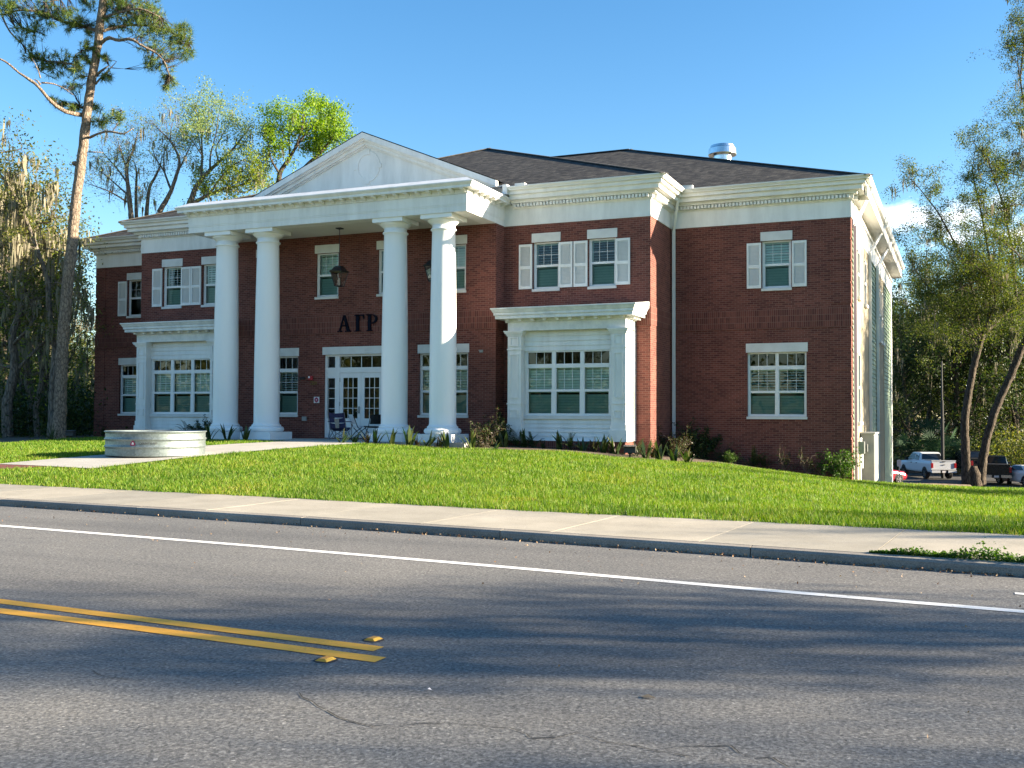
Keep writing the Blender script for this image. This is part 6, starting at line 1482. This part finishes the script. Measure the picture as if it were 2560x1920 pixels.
# ------------------------------------------------------------------ trees rising behind the house
def behind():
    D = 76.0; S = .3119
    def a(x, y, d=0.0): return at(210+x*S, 240+y*S, D+d)
    def tree(name, label, limbs, seed, **k):
        p0 = Vector(limbs[0][0][0]); g = gz(p0.x, p0.y) if p0.y < 130 else -4; base = Vector((p0.x, p0.y, g))
        root = thing(name, label, 'tree', base); limbs = list(limbs); r0 = limbs[0][1][0]
        limbs.insert(0, ([base-Vector((0, 0, .3)), base+Vector((.2, 0, (p0.z-g)*.5)), p0], [r0*1.8, r0*1.3, r0]))
        leafy(root, limbs, rng(seed), **k)
    tree('sweetgum_tree', 'half bare tree with pale young leaves rising behind the left part of the roof', [([a(840, 880), a(900, 720), a(960, 640), a(1080, 530), a(1200, 420), a(1330, 250)], [.22, .18, .15, .11, .08, .03]), ([a(940, 650), a(948, 500, 1), a(940, 250, 1.5), a(880, 60, 2)], [.10, .08, .05, .02]), ([a(1010, 590), a(1010, 480, -1), a(1060, 300, -1.5), a(1080, 140, -2)], [.08, .06, .04, .02]), ([a(1080, 530), a(1050, 420, 1), a(1140, 260, 2), a(1200, 170, 2)], [.07, .05, .03, .012]), ([a(948, 480, 1), a(850, 330, 0), a(740, 240, -.5)], [.05, .035, .015]), ([a(940, 320, 1), a(1000, 180, 2), a(1000, 60, 2.3)], [.05, .03, .012]), ([a(1200, 420), a(1250, 420, -1), a(1340, 300, -1)], [.05, .03, .012]), ([a(948, 480, 1), a(900, 250, 2.4), a(850, 130, 3)], [.05, .03, .012])],
         41, per_m=2.2, tl=(1.2, 2.6), lev=1, kids=3, n_leaf=8500, lsize=.16, spread=.3, mat='paleleaf', moss=60, up=.35, start=.3, trunk_mat='greybark', tw_rad=.02, moss_len=(.4, 1.6))
    tree('sweetgum_tree', 'low yellow green tree showing just above the roof left of the pediment', [([a(850, 870), a(1000, 790), a(1130, 740), a(1290, 710), a(1400, 660)], [.16, .13, .10, .07, .03]), ([a(1000, 790), a(1100, 650, -1), a(1180, 560, -1.5), a(1300, 500, -2)], [.09, .07, .05, .02]), ([a(1130, 740), a(1300, 640, 1), a(1430, 540, 1.5)], [.07, .05, .02]), ([a(1130, 740), a(1300, 780, 2), a(1480, 640, 2.4)], [.07, .05, .02]), ([a(1290, 710), a(1400, 560, -1), a(1440, 490, -1)], [.05, .03, .012]), ([a(1000, 790), a(950, 720, 2), a(1020, 640, 2.4)], [.07, .05, .02])],
         42, per_m=3.0, tl=(1.0, 2.2), lev=1, kids=3, n_leaf=8500, lsize=.17, spread=.32, mat='yellowleaf', moss=120, up=.2, start=.2, trunk_mat='greybark', tw_rad=.02)
    tree('bare_tree', 'almost bare tree with reddish twigs behind the left roof slope', [([a(600, 935), a(700, 760), a(750, 600), a(772, 570), a(760, 480), a(690, 350), a(600, 270), a(530, 190)], [.20, .15, .12, .11, .09, .06, .035, .015]), ([a(772, 570), a(830, 450, 1), a(860, 380, 1.5)], [.07, .045, .015]), ([a(690, 350), a(700, 230, -1), a(740, 150, -1)], [.04, .025, .01]), ([a(700, 760), a(640, 600, 1), a(640, 440, 1.5), a(690, 360, 2)], [.09, .07, .04, .012]), ([a(640, 600, 1), a(560, 480, 1), a(540, 330, 1)], [.06, .035, .012])],
         43, per_m=4.0, tl=(1.4, 3.0), lev=2, kids=4, n_leaf=2200, lsize=.13, spread=.25, mat='paleleaf', moss=70, up=.3, start=.3, trunk_mat='greybark', tw_rad=.018, moss_len=(.4, 1.2), bare=.5)
    tree('bare_tree', 'bare twiggy tree with scraps of moss standing between the pine and the roof', [([a(380, 990), a(350, 700), a(335, 560), a(400, 430), a(440, 250)], [.2, .15, .12, .07, .02]), ([a(350, 700), a(250, 560, 1), a(170, 480, 1), a(120, 400, 1)], [.08, .05, .03, .012]), ([a(500, 960, 1), a(520, 730, 1), a(600, 600, 1), a(630, 470, 1)], [.15, .12, .07, .02]), ([a(335, 560), a(290, 420, -1), a(260, 320, -1)], [.07, .04, .012]), ([a(420, 980, 1), a(415, 780, 1), a(425, 600, 1), a(400, 520, 1)], [.14, .11, .07, .02]), ([a(350, 850), a(200, 760, -1), a(80, 720, -1), a(0, 690, -1)], [.07, .05, .03, .012]), ([a(360, 800), a(180, 640, 2), a(60, 560, 2)], [.07, .04, .012])],
         44, per_m=4.0, tl=(1.4, 3.0), lev=2, kids=4, n_leaf=3600, lsize=.13, spread=.3, mat='paleleaf', moss=150, up=.25, start=.2, trunk_mat='greybark', tw_rad=.018, moss_len=(.4, 1.4), bare=.4)
    tree('maple_tree', 'bright green leafy tree rising behind the left slope of the pediment', [([a(1560, 690), a(1570, 600), a(1650, 500), a(1700, 400), a(1760, 330), a(1830, 230)], [.2, .17, .13, .10, .07, .03]), ([a(1700, 640, 1), a(1800, 540, 1), a(1900, 450, 1), a(1980, 350, 1), a(2030, 230, 1)], [.17, .14, .11, .07, .02]), ([a(1565, 620), a(1490, 500, -1), a(1470, 350, -1), a(1450, 240, -1)], [.09, .06, .035, .012]), ([a(1650, 500), a(1640, 330, 1), a(1650, 130, 1)], [.08, .05, .015]), ([a(1700, 400), a(1750, 250, -1), a(1760, 90, -1)], [.07, .045, .012]), ([a(1900, 450, 1), a(1850, 330, 2), a(1890, 150, 2), a(1900, 70, 2)], [.07, .05, .03, .012]), ([a(1640, 400, 1), a(1590, 300, 1.5), a(1570, 170, 1.5)], [.05, .03, .012]), ([a(1980, 350, 1), a(2060, 320, 0), a(2080, 260, 0)], [.04, .025, .01]), ([a(1900, 450, 1), a(1840, 420, 2.5), a(1830, 330, 3)], [.06, .04, .012]), ([a(1980, 350), a(1960, 200, 3), a(1940, 110, 3)], [.05, .03, .01])],
         45, per_m=3.4, tl=(.9, 1.9), lev=1, kids=3, n_leaf=15000, lsize=.19, spread=.26, mat='springleaf', moss=60, up=.3, start=.25, tw_rad=.02, moss_len=(.4, 1.4))
behind()

# ------------------------------------------------------------------ woodland trees: a few kinds, copied
def gen_tree(name, label, seed, H, R_, tr, mat, n_leaf, lsize, moss, group, cb=.3, bark='oakbark', nl=10, lean=0, spread=.35, kids=3, lev=1, per_m=2.4, moss_len=(.5, 2.0), bare=0, tl=None):
    r = rng(seed); root = thing(name, label, 'tree', (0, 0, 0), 0, group)
    th = r.uniform(0, 6.3); P = [Vector((0, 0, -.3))]; n = 7
    for i in range(1, n+1): f = i/n; P.append(Vector((lean*f*f*math.cos(th)+r.normal()*.15, lean*f*f*math.sin(th)+r.normal()*.15, H*.78*f)))
    rad = [tr*(1.25-1.1*(i/n)) for i in range(n+1)]; limbs = [(P, rad)]
    for k in range(nl):
        f = cb+(1-cb)*(k+r.uniform(0, .8))/nl; f = min(f, .98); i = int(f*n); p = P[i].lerp(P[min(i+1, n)], f*n-i); a = k*2.4+r.uniform(-.4, .4); Ln = R_*(1.05-.45*f)*r.uniform(.7, 1.1); e = r.uniform(.15, .55)+.5*f
        d = Vector((math.cos(a), math.sin(a), e)).normalized(); q1 = p+d*Ln*.45+Vector((r.normal()*.3, r.normal()*.3, r.normal()*.3)); q2 = p+d*Ln*.8+Vector((r.normal()*.4, r.normal()*.4, .1*Ln)); q3 = p+d*Ln+Vector((0, 0, .2*Ln)); rr = tr*(.55-.35*f)
        limbs.append(([p, q1, q2, q3], [rr, rr*.7, rr*.4, rr*.12]))
    leafy(root, limbs, r, per_m=per_m, tl=tl or (R_*.18, R_*.42), lev=lev, kids=kids, n_leaf=n_leaf, lsize=lsize, spread=spread, mat=mat, moss=moss, up=.15, start=.18, trunk_mat=bark, tw_rad=.025, moss_len=moss_len, ntub=8, bare=bare)
    return root
WL = 'mossy tree in the dim woods left of the house'; GL = 'trees in the woods left of the house'
WR = 'tree in the dark woods behind the car park'; GR = 'trees in the woods behind the car park'
protoA = gen_tree('woodland_tree', WL, 51, 15, 4.2, .22, 'mixleaf', 4600, .16, 420, GL, .22, 'greybark', 12, 1.2, .45, moss_len=(.25, 1.3), lev=2)
protoB = gen_tree('woodland_tree', WL, 52, 17, 4.6, .26, 'mixleaf', 5600, .16, 340, GL, .3, 'oakbark', 12, .8, .45, moss_len=(.25, 1.3), lev=2)
protoC = gen_tree('woodland_tree', WL, 53, 13, 3.2, .13, 'yellowleaf', 2600, .16, 300, GL, .35, 'greybark', 9, 2.0, .4, moss_len=(.5, 2.0), lev=2)
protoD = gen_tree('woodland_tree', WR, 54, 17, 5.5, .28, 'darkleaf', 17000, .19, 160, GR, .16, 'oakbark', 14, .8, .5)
protoE = gen_tree('woodland_tree', WR, 55, 15, 5.0, .22, 'oakleaf', 16000, .18, 260, GR, .2, 'greybark', 12, 1.0, .5)
used = set()
def plant(proto, x, y, s=1.0, rz=None, label=None, group=None, zs=1.0):
    z_ = gz(x, y) if -80 < x < 60 and 13 < y < 125 else (-1.3 if y < 20 else -4.2)
    rz = rnd.uniform(0, 6.28) if rz is None else rz
    if proto.name not in used:
        used.add(proto.name); proto.location = (x, y, z_+EYE); proto.rotation_euler = (0, 0, rz); proto.scale = (s, s, s*zs)
        if label: proto['label'] = label
        if group: proto['group'] = group
        return proto
    return dup(proto, (x, y, z_), rz, (s, s, s*zs), label, group)
for (px, dep, pr_, s) in ((20, 43, protoA, .85), (78, 47, protoA, .80), (112, 52, protoB, .60), (172, 56, protoC, .5), (206, 62, protoA, .40), (-40, 46, protoB, .95), (48, 58, protoB, .95), (100, 66, protoA, .95), (150, 70, protoB, .55), (190, 76, protoA, .50), (235, 84, protoC, .55), (10, 72, protoB, 1.2), (-90, 58, protoA, 1.1), (225, 70, protoB, .42), (60, 82, protoA, 1.2), (130, 88, protoB, 1.1), (-30, 84, protoA, 1.2), (96, 44, protoC, .85), (40, 50, protoC, 1.05)):
    p = at(px, 1080, dep); plant(pr_, p.x, p.y, s, None, WL, GL)
for (px, dep, pr_, s) in ((2262, 92, protoD, .95), (2330, 97, protoE, 1.15), (2400, 93, protoD, 1.15), (2470, 96, protoE, 1.25), (2545, 92, protoD, 1.15), (2610, 95, protoE, 1.05), (2290, 108, protoE, 1.3), (2370, 112, protoD, 1.35), (2450, 114, protoE, 1.45), (2530, 110, protoD, 1.4), (2600, 114, protoD, 1.4), (2240, 114, protoD, 1.25), (2680, 100, protoD, 1.0)):
    p = at(px, 1180, dep); plant(pr_, p.x, p.y, s, None, WR, GR)
# small trees and saplings behind the rear left corner, seen between the pine and the house
LF = 'roadside tree standing beyond the right edge of the view'; GF = 'roadside trees beyond the right edge of the view'
for (x, y, pr_, s) in ((17, 13.2, protoE, .62), (26, 11.9, protoD, .72), (33, 13.0, protoE, .80), (25, 21.6, protoC, .9), (38, 11.5, protoD, .8), (41, 16.0, protoD, .80), (52, 14.5, protoE, .95), (14, 33.4, protoE, .52), (21, 35.0, protoD, .5), (29, 37.4, protoE, .62), (13.5, 48.0, protoE, 1.25), (19, 57, protoD, 1.3), (21, 50.5, protoD, 1.15), (14, 55, protoE, 1.2), (27, 60, protoD, 1.35), (17, 64, protoE, 1.3), (28, 53, protoE, 1.4)): plant(pr_, x, y, s, None, LF, GF)
LB = 'tree lining the far side of the street behind the viewer'; GB = 'trees lining the far side of the street'
for (x, y, pr_, s) in ((-46, -13, protoD, .6), (-37, -16, protoE, .7), (-28, -13, protoD, .6), (-19, -15, protoE, .75), (-10, -16, protoD, .65), (-1, -14.5, protoE, .7), (8, -16, protoD, .7), (17, -14, protoE, .65), (27, -16, protoD, .7), (-56, -15, protoE, .7), (37, -16, protoE, .7)): plant(pr_, x, y, s, None, LB, GB)
# ------------------------------------------------------------------ undergrowth and far woods (masses nobody could count)
def mass(name, label, pts_xy, hmax, n, lsize, mat, seed, clump=1.3, sticks=0):
    r = rng(seed); pts = np.array(pts_xy, float); k = len(pts); c = r.integers(0, k, n); h = hmax*r.uniform(0, 1, n)**1.3*(.45+.55*r.uniform(size=k)[c])
    xy = pts[c]+r.normal(size=(n, 2))*clump*(1-.5*(h/hmax))[:, None]; z_ = ground(xy[:, 0], xy[:, 1])+h
    V, F = leaf_quads(np.stack([xy[:, 0], xy[:, 1], z_], 1), lsize, r, .55)
    o = link_mesh(name, V, F, M[mat]); return props(o, label, 'undergrowth', None, 'stuff')
r = rng(61)
def cloud(px0, px1, d0, d1, n):
    P = []
    for i in range(n): p = at(r.uniform(px0, px1), 1090, r.uniform(d0, d1)); P.append((p.x, p.y))
    return P
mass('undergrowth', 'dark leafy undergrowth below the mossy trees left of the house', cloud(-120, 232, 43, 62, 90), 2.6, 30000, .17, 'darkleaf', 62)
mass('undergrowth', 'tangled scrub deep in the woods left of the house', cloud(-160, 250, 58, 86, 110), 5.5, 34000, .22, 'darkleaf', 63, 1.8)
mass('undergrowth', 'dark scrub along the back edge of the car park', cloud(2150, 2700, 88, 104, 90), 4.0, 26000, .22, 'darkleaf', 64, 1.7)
mass('undergrowth', 'sunlit scrub behind the white coupe at the right edge', cloud(2455, 2680, 84, 92, 40), 4.2, 14000, .19, 'mixleaf', 65, 1.2)
def far_woods():
    r = rng(66); C = []
    for k in range(230):
        px = r.uniform(-700, 3300); dep = r.uniform(118, 150); p = at(px, 1100, dep); hh = r.uniform(9, 17)*(0.85 if 250 < px < 2200 else 1.0); n = 260
        q = r.normal(size=(n, 3))*np.array([2.6, 2.6, hh*.28])+np.array([p.x, p.y, -4+hh*.5]); q[:, 2] = np.minimum(q[:, 2], -4+hh+r.normal(size=n)*.6); C.append(q)
    for k in range(150):
        x0, y0, hh = r.uniform(-130, 130), r.uniform(-75, -34), r.uniform(8, 15); n = 240
        q = r.normal(size=(n, 3))*np.array([3, 3, hh*.3])+np.array([x0, y0, -2+hh*.45]); C.append(q)
    C = np.concatenate(C); V, F = leaf_quads(C, .75, r, .6); o = link_mesh('far_woods', V, F, M['oakleaf']); props(o, 'hazy mass of far trees closing the view behind the house', 'woods', None, 'stuff')
far_woods()
# palmettos
def palmetto(px, dep, s, label, seed):
    r = rng(seed); p = at(px, 1190, dep); g = LOT if dep < 100 else -4.6; root = thing('palmetto', label, 'palm', (0, 0, 0), 0, 'palmettos behind the white pickup')
    Vs = []; Fs = []; A = []; B = []; b = 0
    for k in range(26):
        a = r.uniform(0, 6.28); e = r.uniform(.15, 1.35); Ls = r.uniform(1.3, 2.6)*s; d = np.array([math.cos(a)*math.cos(e), math.sin(a)*math.cos(e), math.sin(e)]); tip = d*Ls; A.append((0, 0, .1)); B.append(tip)
        side = unit(np.cross(d, [0, 0, 1.0])+1e-6); fn = r.uniform(.8, 1.1)*s
        for j in range(13):
            t = (j/12-.5)*2.6; dd = unit(d*math.cos(t)+side*math.sin(t)+np.array([0, 0, -.15])); w = unit(np.cross(dd, np.cross(d, side)))*.035*s
            q = [tip-w*.3, tip+dd*fn*.5-w, tip+dd*fn+np.array([0, 0, -.12*s]), tip+dd*fn*.5+w]; Vs += q; Fs.append((b, b+1, b+2, b+3)); b += 4
    link_mesh('fronds', np.array(Vs), np.array(Fs), M['palm'], root); V, F = seg_prisms(A, B, [.03]*len(A), [.015]*len(A)); link_mesh('stems', V, F, M['palm'], root)
    root.location = (p.x, p.y, g+EYE)
palmetto(2282, 87, 1.15, 'leftmost palmetto behind the nose of the white pickup', 71); palmetto(2318, 89, 1.55, 'tallest palmetto rising behind the cab of the white pickup', 72); palmetto(2350, 86, 1.2, 'palmetto behind the bed of the white pickup beside the lamp pole', 73); palmetto(2386, 90, 1.1, 'palmetto at the right of the lamp pole near the forked oak', 74)

# ------------------------------------------------------------------ bed plants
def ribbon(Vs, Fs, base, a, e, L_, w, droop, r, n=6, fold=0.25):
    p = np.array(base, float); d = np.array([math.cos(a)*math.cos(e), math.sin(a)*math.cos(e), math.sin(e)]); s = np.array([-math.sin(a), math.cos(a), 0]); b = len(Vs)
    for i in range(n+1):
        t = i/n; ww = w*math.sin(math.pi*min(1, .18+.82*t)**.9)*(1 if t < .97 else .1); Vs += [p-s*ww/2+np.array([0, 0, fold*ww*.5]), p+s*ww/2+np.array([0, 0, fold*ww*.5])]
        d = d+np.array([0, 0, -droop*t*.6]); d = d/np.linalg.norm(d); p = p+d*L_/n
    for i in range(n): Fs.append((b+2*i, b+2*i+1, b+2*i+3, b+2*i+2))
def strap_plant(seed, n, Lr, w, mat, name='strap_plant', emin=.7, emax=1.45, droop=.5):
    r = rng(seed); root = thing(name, 'x', 'plant', (0, 0, 0)); Vs = []; Fs = []
    for k in range(n): ribbon(Vs, Fs, (r.normal()*.04, r.normal()*.04, 0), r.uniform(0, 6.28), r.uniform(emin, emax), r.uniform(*Lr), w*r.uniform(.7, 1.2), droop*r.uniform(.3, 1.4), r)
    link_mesh('leaves', np.array(Vs), np.array(Fs), M[mat], root); return root
def frond_plant(seed, n, Lr, mat, name='fern_shrub', leaflet=.11):
    r = rng(seed); root = thing(name, 'x', 'shrub', (0, 0, 0)); Vs = []; Fs = []; A = []; B = []
    for k in range(n):
        a, e, L_ = r.uniform(0, 6.28), r.uniform(.45, 1.4), r.uniform(*Lr); p = np.zeros(3)+np.array([r.normal()*.05, r.normal()*.05, 0]); d = np.array([math.cos(a)*math.cos(e), math.sin(a)*math.cos(e), math.sin(e)]); s = np.array([-math.sin(a), math.cos(a), 0]); m = 14
        for i in range(m):
            q = p+d*L_/m; A.append(p); B.append(q); t = i/m
            if t > .15:
                for sg in (-1, 1):
                    l = leaflet*(1.1-.5*t)*r.uniform(.8, 1.2); dd = unit(s*sg+d*.6+np.array([0, 0, .1])); w = d*.028; b = len(Vs); Vs += [q-w*.4, q+dd*l*.5-w*.6, q+dd*l, q+dd*l*.5+w*.6]; Fs.append((b, b+1, b+2, b+3))
            d = d+np.array([0, 0, -.11*(.4+t)]); d = d/np.linalg.norm(d); p = q
    link_mesh('fronds', np.array(Vs), np.array(Fs), M[mat], root); V, F = seg_prisms(A, B, [.006]*len(A), [.004]*len(A)); link_mesh('stems', V, F, M[mat], root); return root
def leaf_bush(seed, n, R_, h, mat, lsize=.07, name='bush', stems=14, hollow=.4):
    r = rng(seed); root = thing(name, 'x', 'bush', (0, 0, 0)); tw = Tw(r)
    for k in range(stems): a = r.uniform(0, 6.28); tw.twig((r.normal()*.05, r.normal()*.05, 0), np.array([math.cos(a)*.7, math.sin(a)*.7, r.uniform(.5, 1.4)]), h*r.uniform(.6, 1.05), .012, 1, 4, .3)
    t = np.array(tw.tips); t = t[(np.abs(t[:, 0]) < R_*1.3) & (np.abs(t[:, 1]) < R_*1.3)]; C = t[r.integers(0, len(t), n)]+r.normal(size=(n, 3))*.055; C = C[C[:, 2] > .03]
    V, F = leaf_quads(C, lsize, r, .55, .6); link_mesh('leaves', V, F, M[mat], root); V, F = seg_prisms(tw.A, tw.B, tw.ra, tw.rb); link_mesh('stems', V, F, M['twig'], root); return root
PT = {'s': strap_plant(81, 11, (.40, .62), .085, 'strap'), 't': strap_plant(82, 9, (.50, .78), .10, 'strap', emin=.95), 'f': frond_plant(83, 22, (.55, .95), 'frond'), 'g': frond_plant(84, 15, (.45, .75), 'frond', leaflet=.085),
      'r': strap_plant(85, 16, (.30, .52), .06, 'ti', 'reddish_plant'), 'b': leaf_bush(86, 2600, .55, .75, 'bush'), 'd': leaf_bush(87, 3000, .6, 1.0, 'frond', .085), 'w': leaf_bush(88, 520, .5, .8, 'ti', .06, 'twiggy_bush', 8), 'm': leaf_bush(89, 2000, .5, 1.0, 'ti', .075, 'mixed_bush', 14)}
pu = set()
def bed_limit(x): return 34.05 if x > -8.95 else (30.45 if -13.9 < x or -29.4 < x < -24.9 else (28.65 if -25 <= x <= -13.9 else (31.4 if x > -29.9 else 34.0)))
def bed(kind, px, py, s, label, rz=None):
    p = on_ground(px, py); lim = bed_limit(p.x)
    if p.y > lim: q = atY(px, py, lim); lim = bed_limit(q.x); q = atY(px, py, min(lim, p.y)); p = Vector((q.x, q.y, gz(q.x, q.y)))
    o = PT[kind]; rz = rnd.uniform(0, 6.28) if rz is None else rz
    if kind not in pu:
        pu.add(kind); o.location = (p.x, p.y, p.z+EYE-.02); o.rotation_euler = (0, 0, rz); o.scale = (s,)*3; o['label'] = label; o['group'] = 'plants in the beds along the house front'
    else: dup(o, (p.x, p.y, p.z-.02), rz, s, label, 'plants in the beds along the house front')
BEDS = [
 ('s', 856, 1109, 1.0, 'dark strap leaved plant right below the navy camp chair'), ('s', 888, 1108, .8, 'low drooping strap plant below the white folding chair'), ('r', 916, 1110, .9, 'yellowish low plant in front of the black folding chair'), ('t', 941, 1110, .9, 'upright strap plant left of the third column plinth'),
 ('t', 978, 1112, .95, 'forking strap plant against the third column plinth'), ('t', 1022, 1116, 1.15, 'tallest pointed strap plant between the two right columns'), ('r', 1044, 1110, .8, 'small brownish plant between the two right columns'), ('s', 1070, 1118, 1.1, 'bushy strap plant against the left of the last column plinth'),
 ('t', 1118, 1121, 1.0, 'wide strap plant with a reddish tip below the last column'), ('r', 1100, 1116, .8, 'small reddish plant below the last column'), ('t', 1176, 1124, 1.05, 'upright strap plant just right of the last column plinth'), ('m', 1216, 1120, .85, 'large red and green bush at the foot of the porch corner'),
 ('d', 1238, 1114, .75, 'dark bush in the corner left of the right bay'), ('s', 1236, 1128, .7, 'small strap plant in front of the porch corner bush'), ('t', 1262, 1120, 1.0, 'upright strap plant at the left foot of the right bay'), ('f', 1296, 1116, .85, 'fern like shrub under the left pilaster of the right bay'), ('t', 1313, 1116, 1.1, 'tall strap plant rising before the left pilaster of the right bay'),
 ('g', 1332, 1116, .9, 'feathery dark shrub under the left light of the right bay'), ('r', 1358, 1119, .65, 'low reddish plant under the right bay sill'), ('t', 1402, 1120, 1.1, 'tall strap plant under the middle light of the right bay'), ('g', 1426, 1119, .95, 'curly dark shrub under the middle light of the right bay'),
 ('s', 1455, 1124, 1.0, 'two leaved strap plant under the right light of the right bay'), ('r', 1487, 1124, 1.1, 'red leaved plant before the right end of the bay sill'), ('t', 1507, 1128, 1.05, 'slender strap plant under the right pilaster of the bay'), ('r', 1530, 1132, .9, 'brownish low plant at the right pilaster foot'), ('t', 1541, 1135, 1.0, 'leaning strap plant left of the bay floodlight'),
 ('f', 1590, 1128, .8, 'fern like shrub behind the bay floodlight'), ('t', 1612, 1147, 1.05, 'broad strap plant right of the bay floodlight'), ('r', 1630, 1146, 1.0, 'reddish plant before the pavilion corner'), ('t', 1650, 1152, 1.1, 'strap plant with raised leaves below the pavilion corner'), ('m', 1662, 1140, .8, 'mixed bush between the pavilion corner and the downspout'),
 ('t', 1682, 1157, .95, 'strap plant below the white downspout'), ('m', 1700, 1146, .7, 'brownish bush right of the white downspout'), ('s', 1718, 1160, 1.0, 'pale tipped strap plant in front of the large dark bush'), ('d', 1742, 1143, .95, 'large dark bush against the right wing wall'), ('f', 1806, 1152, .95, 'spreading fern like shrub left under the double window'),
 ('b', 1826, 1160, .45, 'small bright bush at the foot of the spreading shrub'), ('f', 1884, 1165, 1.0, 'dark fern like shrub under the double window'), ('g', 1912, 1172, .8, 'drooping shrub right under the double window'), ('w', 1958, 1180, .85, 'sparse bush right of the double window'), ('w', 2022, 1190, .95, 'twiggy sparse bush before the right wing wall'), ('b', 2094, 1194, 1.05, 'round bright green bush at the right corner of the house'),
 ('g', 258, 1094, .8, 'drooping shrub at the left end of the house behind the tank'), ('f', 285, 1090, .6, 'low fern behind the left rim of the tank'), ('s', 336, 1078, .9, 'broad strap plant at the left pilaster of the left bay'), ('r', 374, 1076, 1.0, 'purplish plant under the left light of the left bay'), ('f', 400, 1078, .85, 'leftmost fern like shrub above the tank rim'), ('f', 440, 1076, .9, 'middle fern like shrub under the left bay'), ('f', 475, 1078, .95, 'tallest fern like shrub under the left bay'), ('d', 508, 1082, .62, 'dark small leaved bush left of the first column'),
 ('t', 524, 1098, 1.0, 'upright strap plant at the right rim of the tank'), ('t', 570, 1098, 1.05, 'strap plant with a red bud between the two left columns'), ('t', 612, 1096, .95, 'strap plant left of the second column plinth')]
for b_ in BEDS: bed(*b_)
# spiky grass clump by the pine
sp = strap_plant(91, 26, (.5, .9), .02, 'frond', 'grass_clump', .6, 1.5, .2); p = on_ground(128, 1104); sp.location = (p.x, p.y, p.z+EYE); props(sp, 'spiky grass clump at the foot of the tall pine', 'grass clump')

# ------------------------------------------------------------------ grass, weeds, litter
def grass():
    r = rng(95); out = []
    x = r.uniform(-31, 6, 1500000); y = r.uniform(13.2, 37, 1500000)
    dist = np.hypot(x, y); keep = r.uniform(size=len(x)) < np.clip((16.5/dist)**1.5, .18, 1); x, y = x[keep], y[keep]
    wy = walk_y(x)-.03+.05*np.sin(x*7)+r.normal(size=len(x))*.03
    ok = (y > wy) & ~((x > PATH_X0-.02) & (x < PATH_X1+.03) & (y > 16.97)) & ~((x > BRK_L(y)) & (x < BRK_R(y)) & (y < 17)) & ~wood_mask(x, y+.4)
    ok &= ~((x > -17.3) & (x < -3.1) & (y > bed_front(x)+r.normal(size=len(x))*.06)); ok &= ~((x > -30) & (x <= -17.3) & (y > np.where(x < -25.5, 29.6, 28.2))); ok &= ~((y > 34.4) & (x < -3.0)); ok &= (x > -28) | (y > 15)
    x, y = x[ok], y[ok]
    # only what the view can reach, with a margin
    d = CF.x*x+CF.y*y; s_ = (CR.x*x+CR.y*y)/d*FPX; ok = np.abs(s_) < 1420; x, y = x[ok], y[ok]
    tan_ = np.hypot(x+18.6, y-14.6); dist = np.hypot(x, y); z_ = ground(x, y); nr = np.clip((y-walk_y(x))/.6, 0, 1); z_ = (RZ+.115)*(1-nr)+z_*nr; n = len(x)
    h = r.uniform(.025, .095, n)*(1+.25*np.sin(x*1.7+y*2.3)*np.sin(x*.6-y*.9)); w = .0065*np.clip(dist/15, .9, 2.4); a = r.uniform(0, 6.28, n); la = r.uniform(0, 6.28, n); l = h*r.uniform(.1, .9, n)
    s = np.stack([np.cos(a)*w, np.sin(a)*w, 0*a], 1); P = np.stack([x, y, z_-.01], 1); T = P+np.stack([np.cos(la)*l, np.sin(la)*l, h+.01], 1)
    V = np.stack([P-s, P+s, T], 1).reshape(-1, 3); o = link_mesh('grass', V, np.arange(n*3).reshape(n, 3), M['grass']); props(o, 'mown bright green grass covering the front lawn', 'grass', None, 'stuff'); print('grass blades', n)
grass()
r = rng(96)
n = 3800; x = r.uniform(-.85, 1.6, n); y = gutter_y(x)+.16+np.abs(r.normal(size=n))*.12*np.clip((x+1.1)*1.0, .3, 1.2); z_ = RZ+.11+np.abs(r.normal(size=n))*.03*np.clip((x+1.1)*1.1, .4, 1.5)*(1+.5*np.sin(x*9))
V, F = leaf_quads(np.stack([x, y, z_], 1), .035, r, .6, .8); props(link_mesh('weeds', V, F, M['bush']), 'low green weeds spilling over the kerb at the right edge', 'weeds', None, 'stuff')
n = 2600; x = r.uniform(-14, 1.2, n); keep = r.uniform(size=n) < .35+.6*(x > -7); x = x[keep]; n = len(x); y = gutter_y(x)-np.abs(r.normal(size=n))*.045-.005; z_ = RZ+.006+np.abs(r.normal(size=n))*.010
V, F = leaf_quads(np.stack([x, y, z_], 1), .026, r, .6, 2.5); props(link_mesh('leaf_litter', V, F, M['litter']), 'dry fallen leaves gathered along the kerb', 'leaf litter', None, 'stuff')
n = 240; x = r.uniform(-13, 2, n); y = gutter_y(x)-r.gamma(1.2, 1.4, n)*.8; ok = y > 1.6; x, y = x[ok], y[ok]
V, F = leaf_quads(np.stack([x, y, np.full(len(x), RZ+.008)], 1), .026, r, .6, 4); props(link_mesh('leaf_litter', V, F, M['litter']), 'scattered bits of dry leaf on the asphalt', 'leaf litter', None, 'stuff')
for px, py, lab, m_, sz in ((1621, 1745, 'single rusty fallen leaf on the asphalt', 'litter', .085), (1073, 1727, 'small pale scrap lying on the asphalt', 'pinkwhite', .035)):
    p = at_z(px, py, RZ); mb = MB(); V = [(-sz*.5, 0, .004), (-sz*.1, sz*.25, .016), (sz*.5, 0, .006), (-sz*.1, -sz*.25, .012)]; mb.add([(p.x+a, p.y+b_, RZ+c) for a, b_, c in V], [(0, 1, 2, 3)])
    props(mb.build('fallen_leaf' if m_ == 'litter' else 'paper_scrap', M[m_], None, origin=(p.x, p.y, RZ)), lab, 'leaf' if m_ == 'litter' else 'scrap')
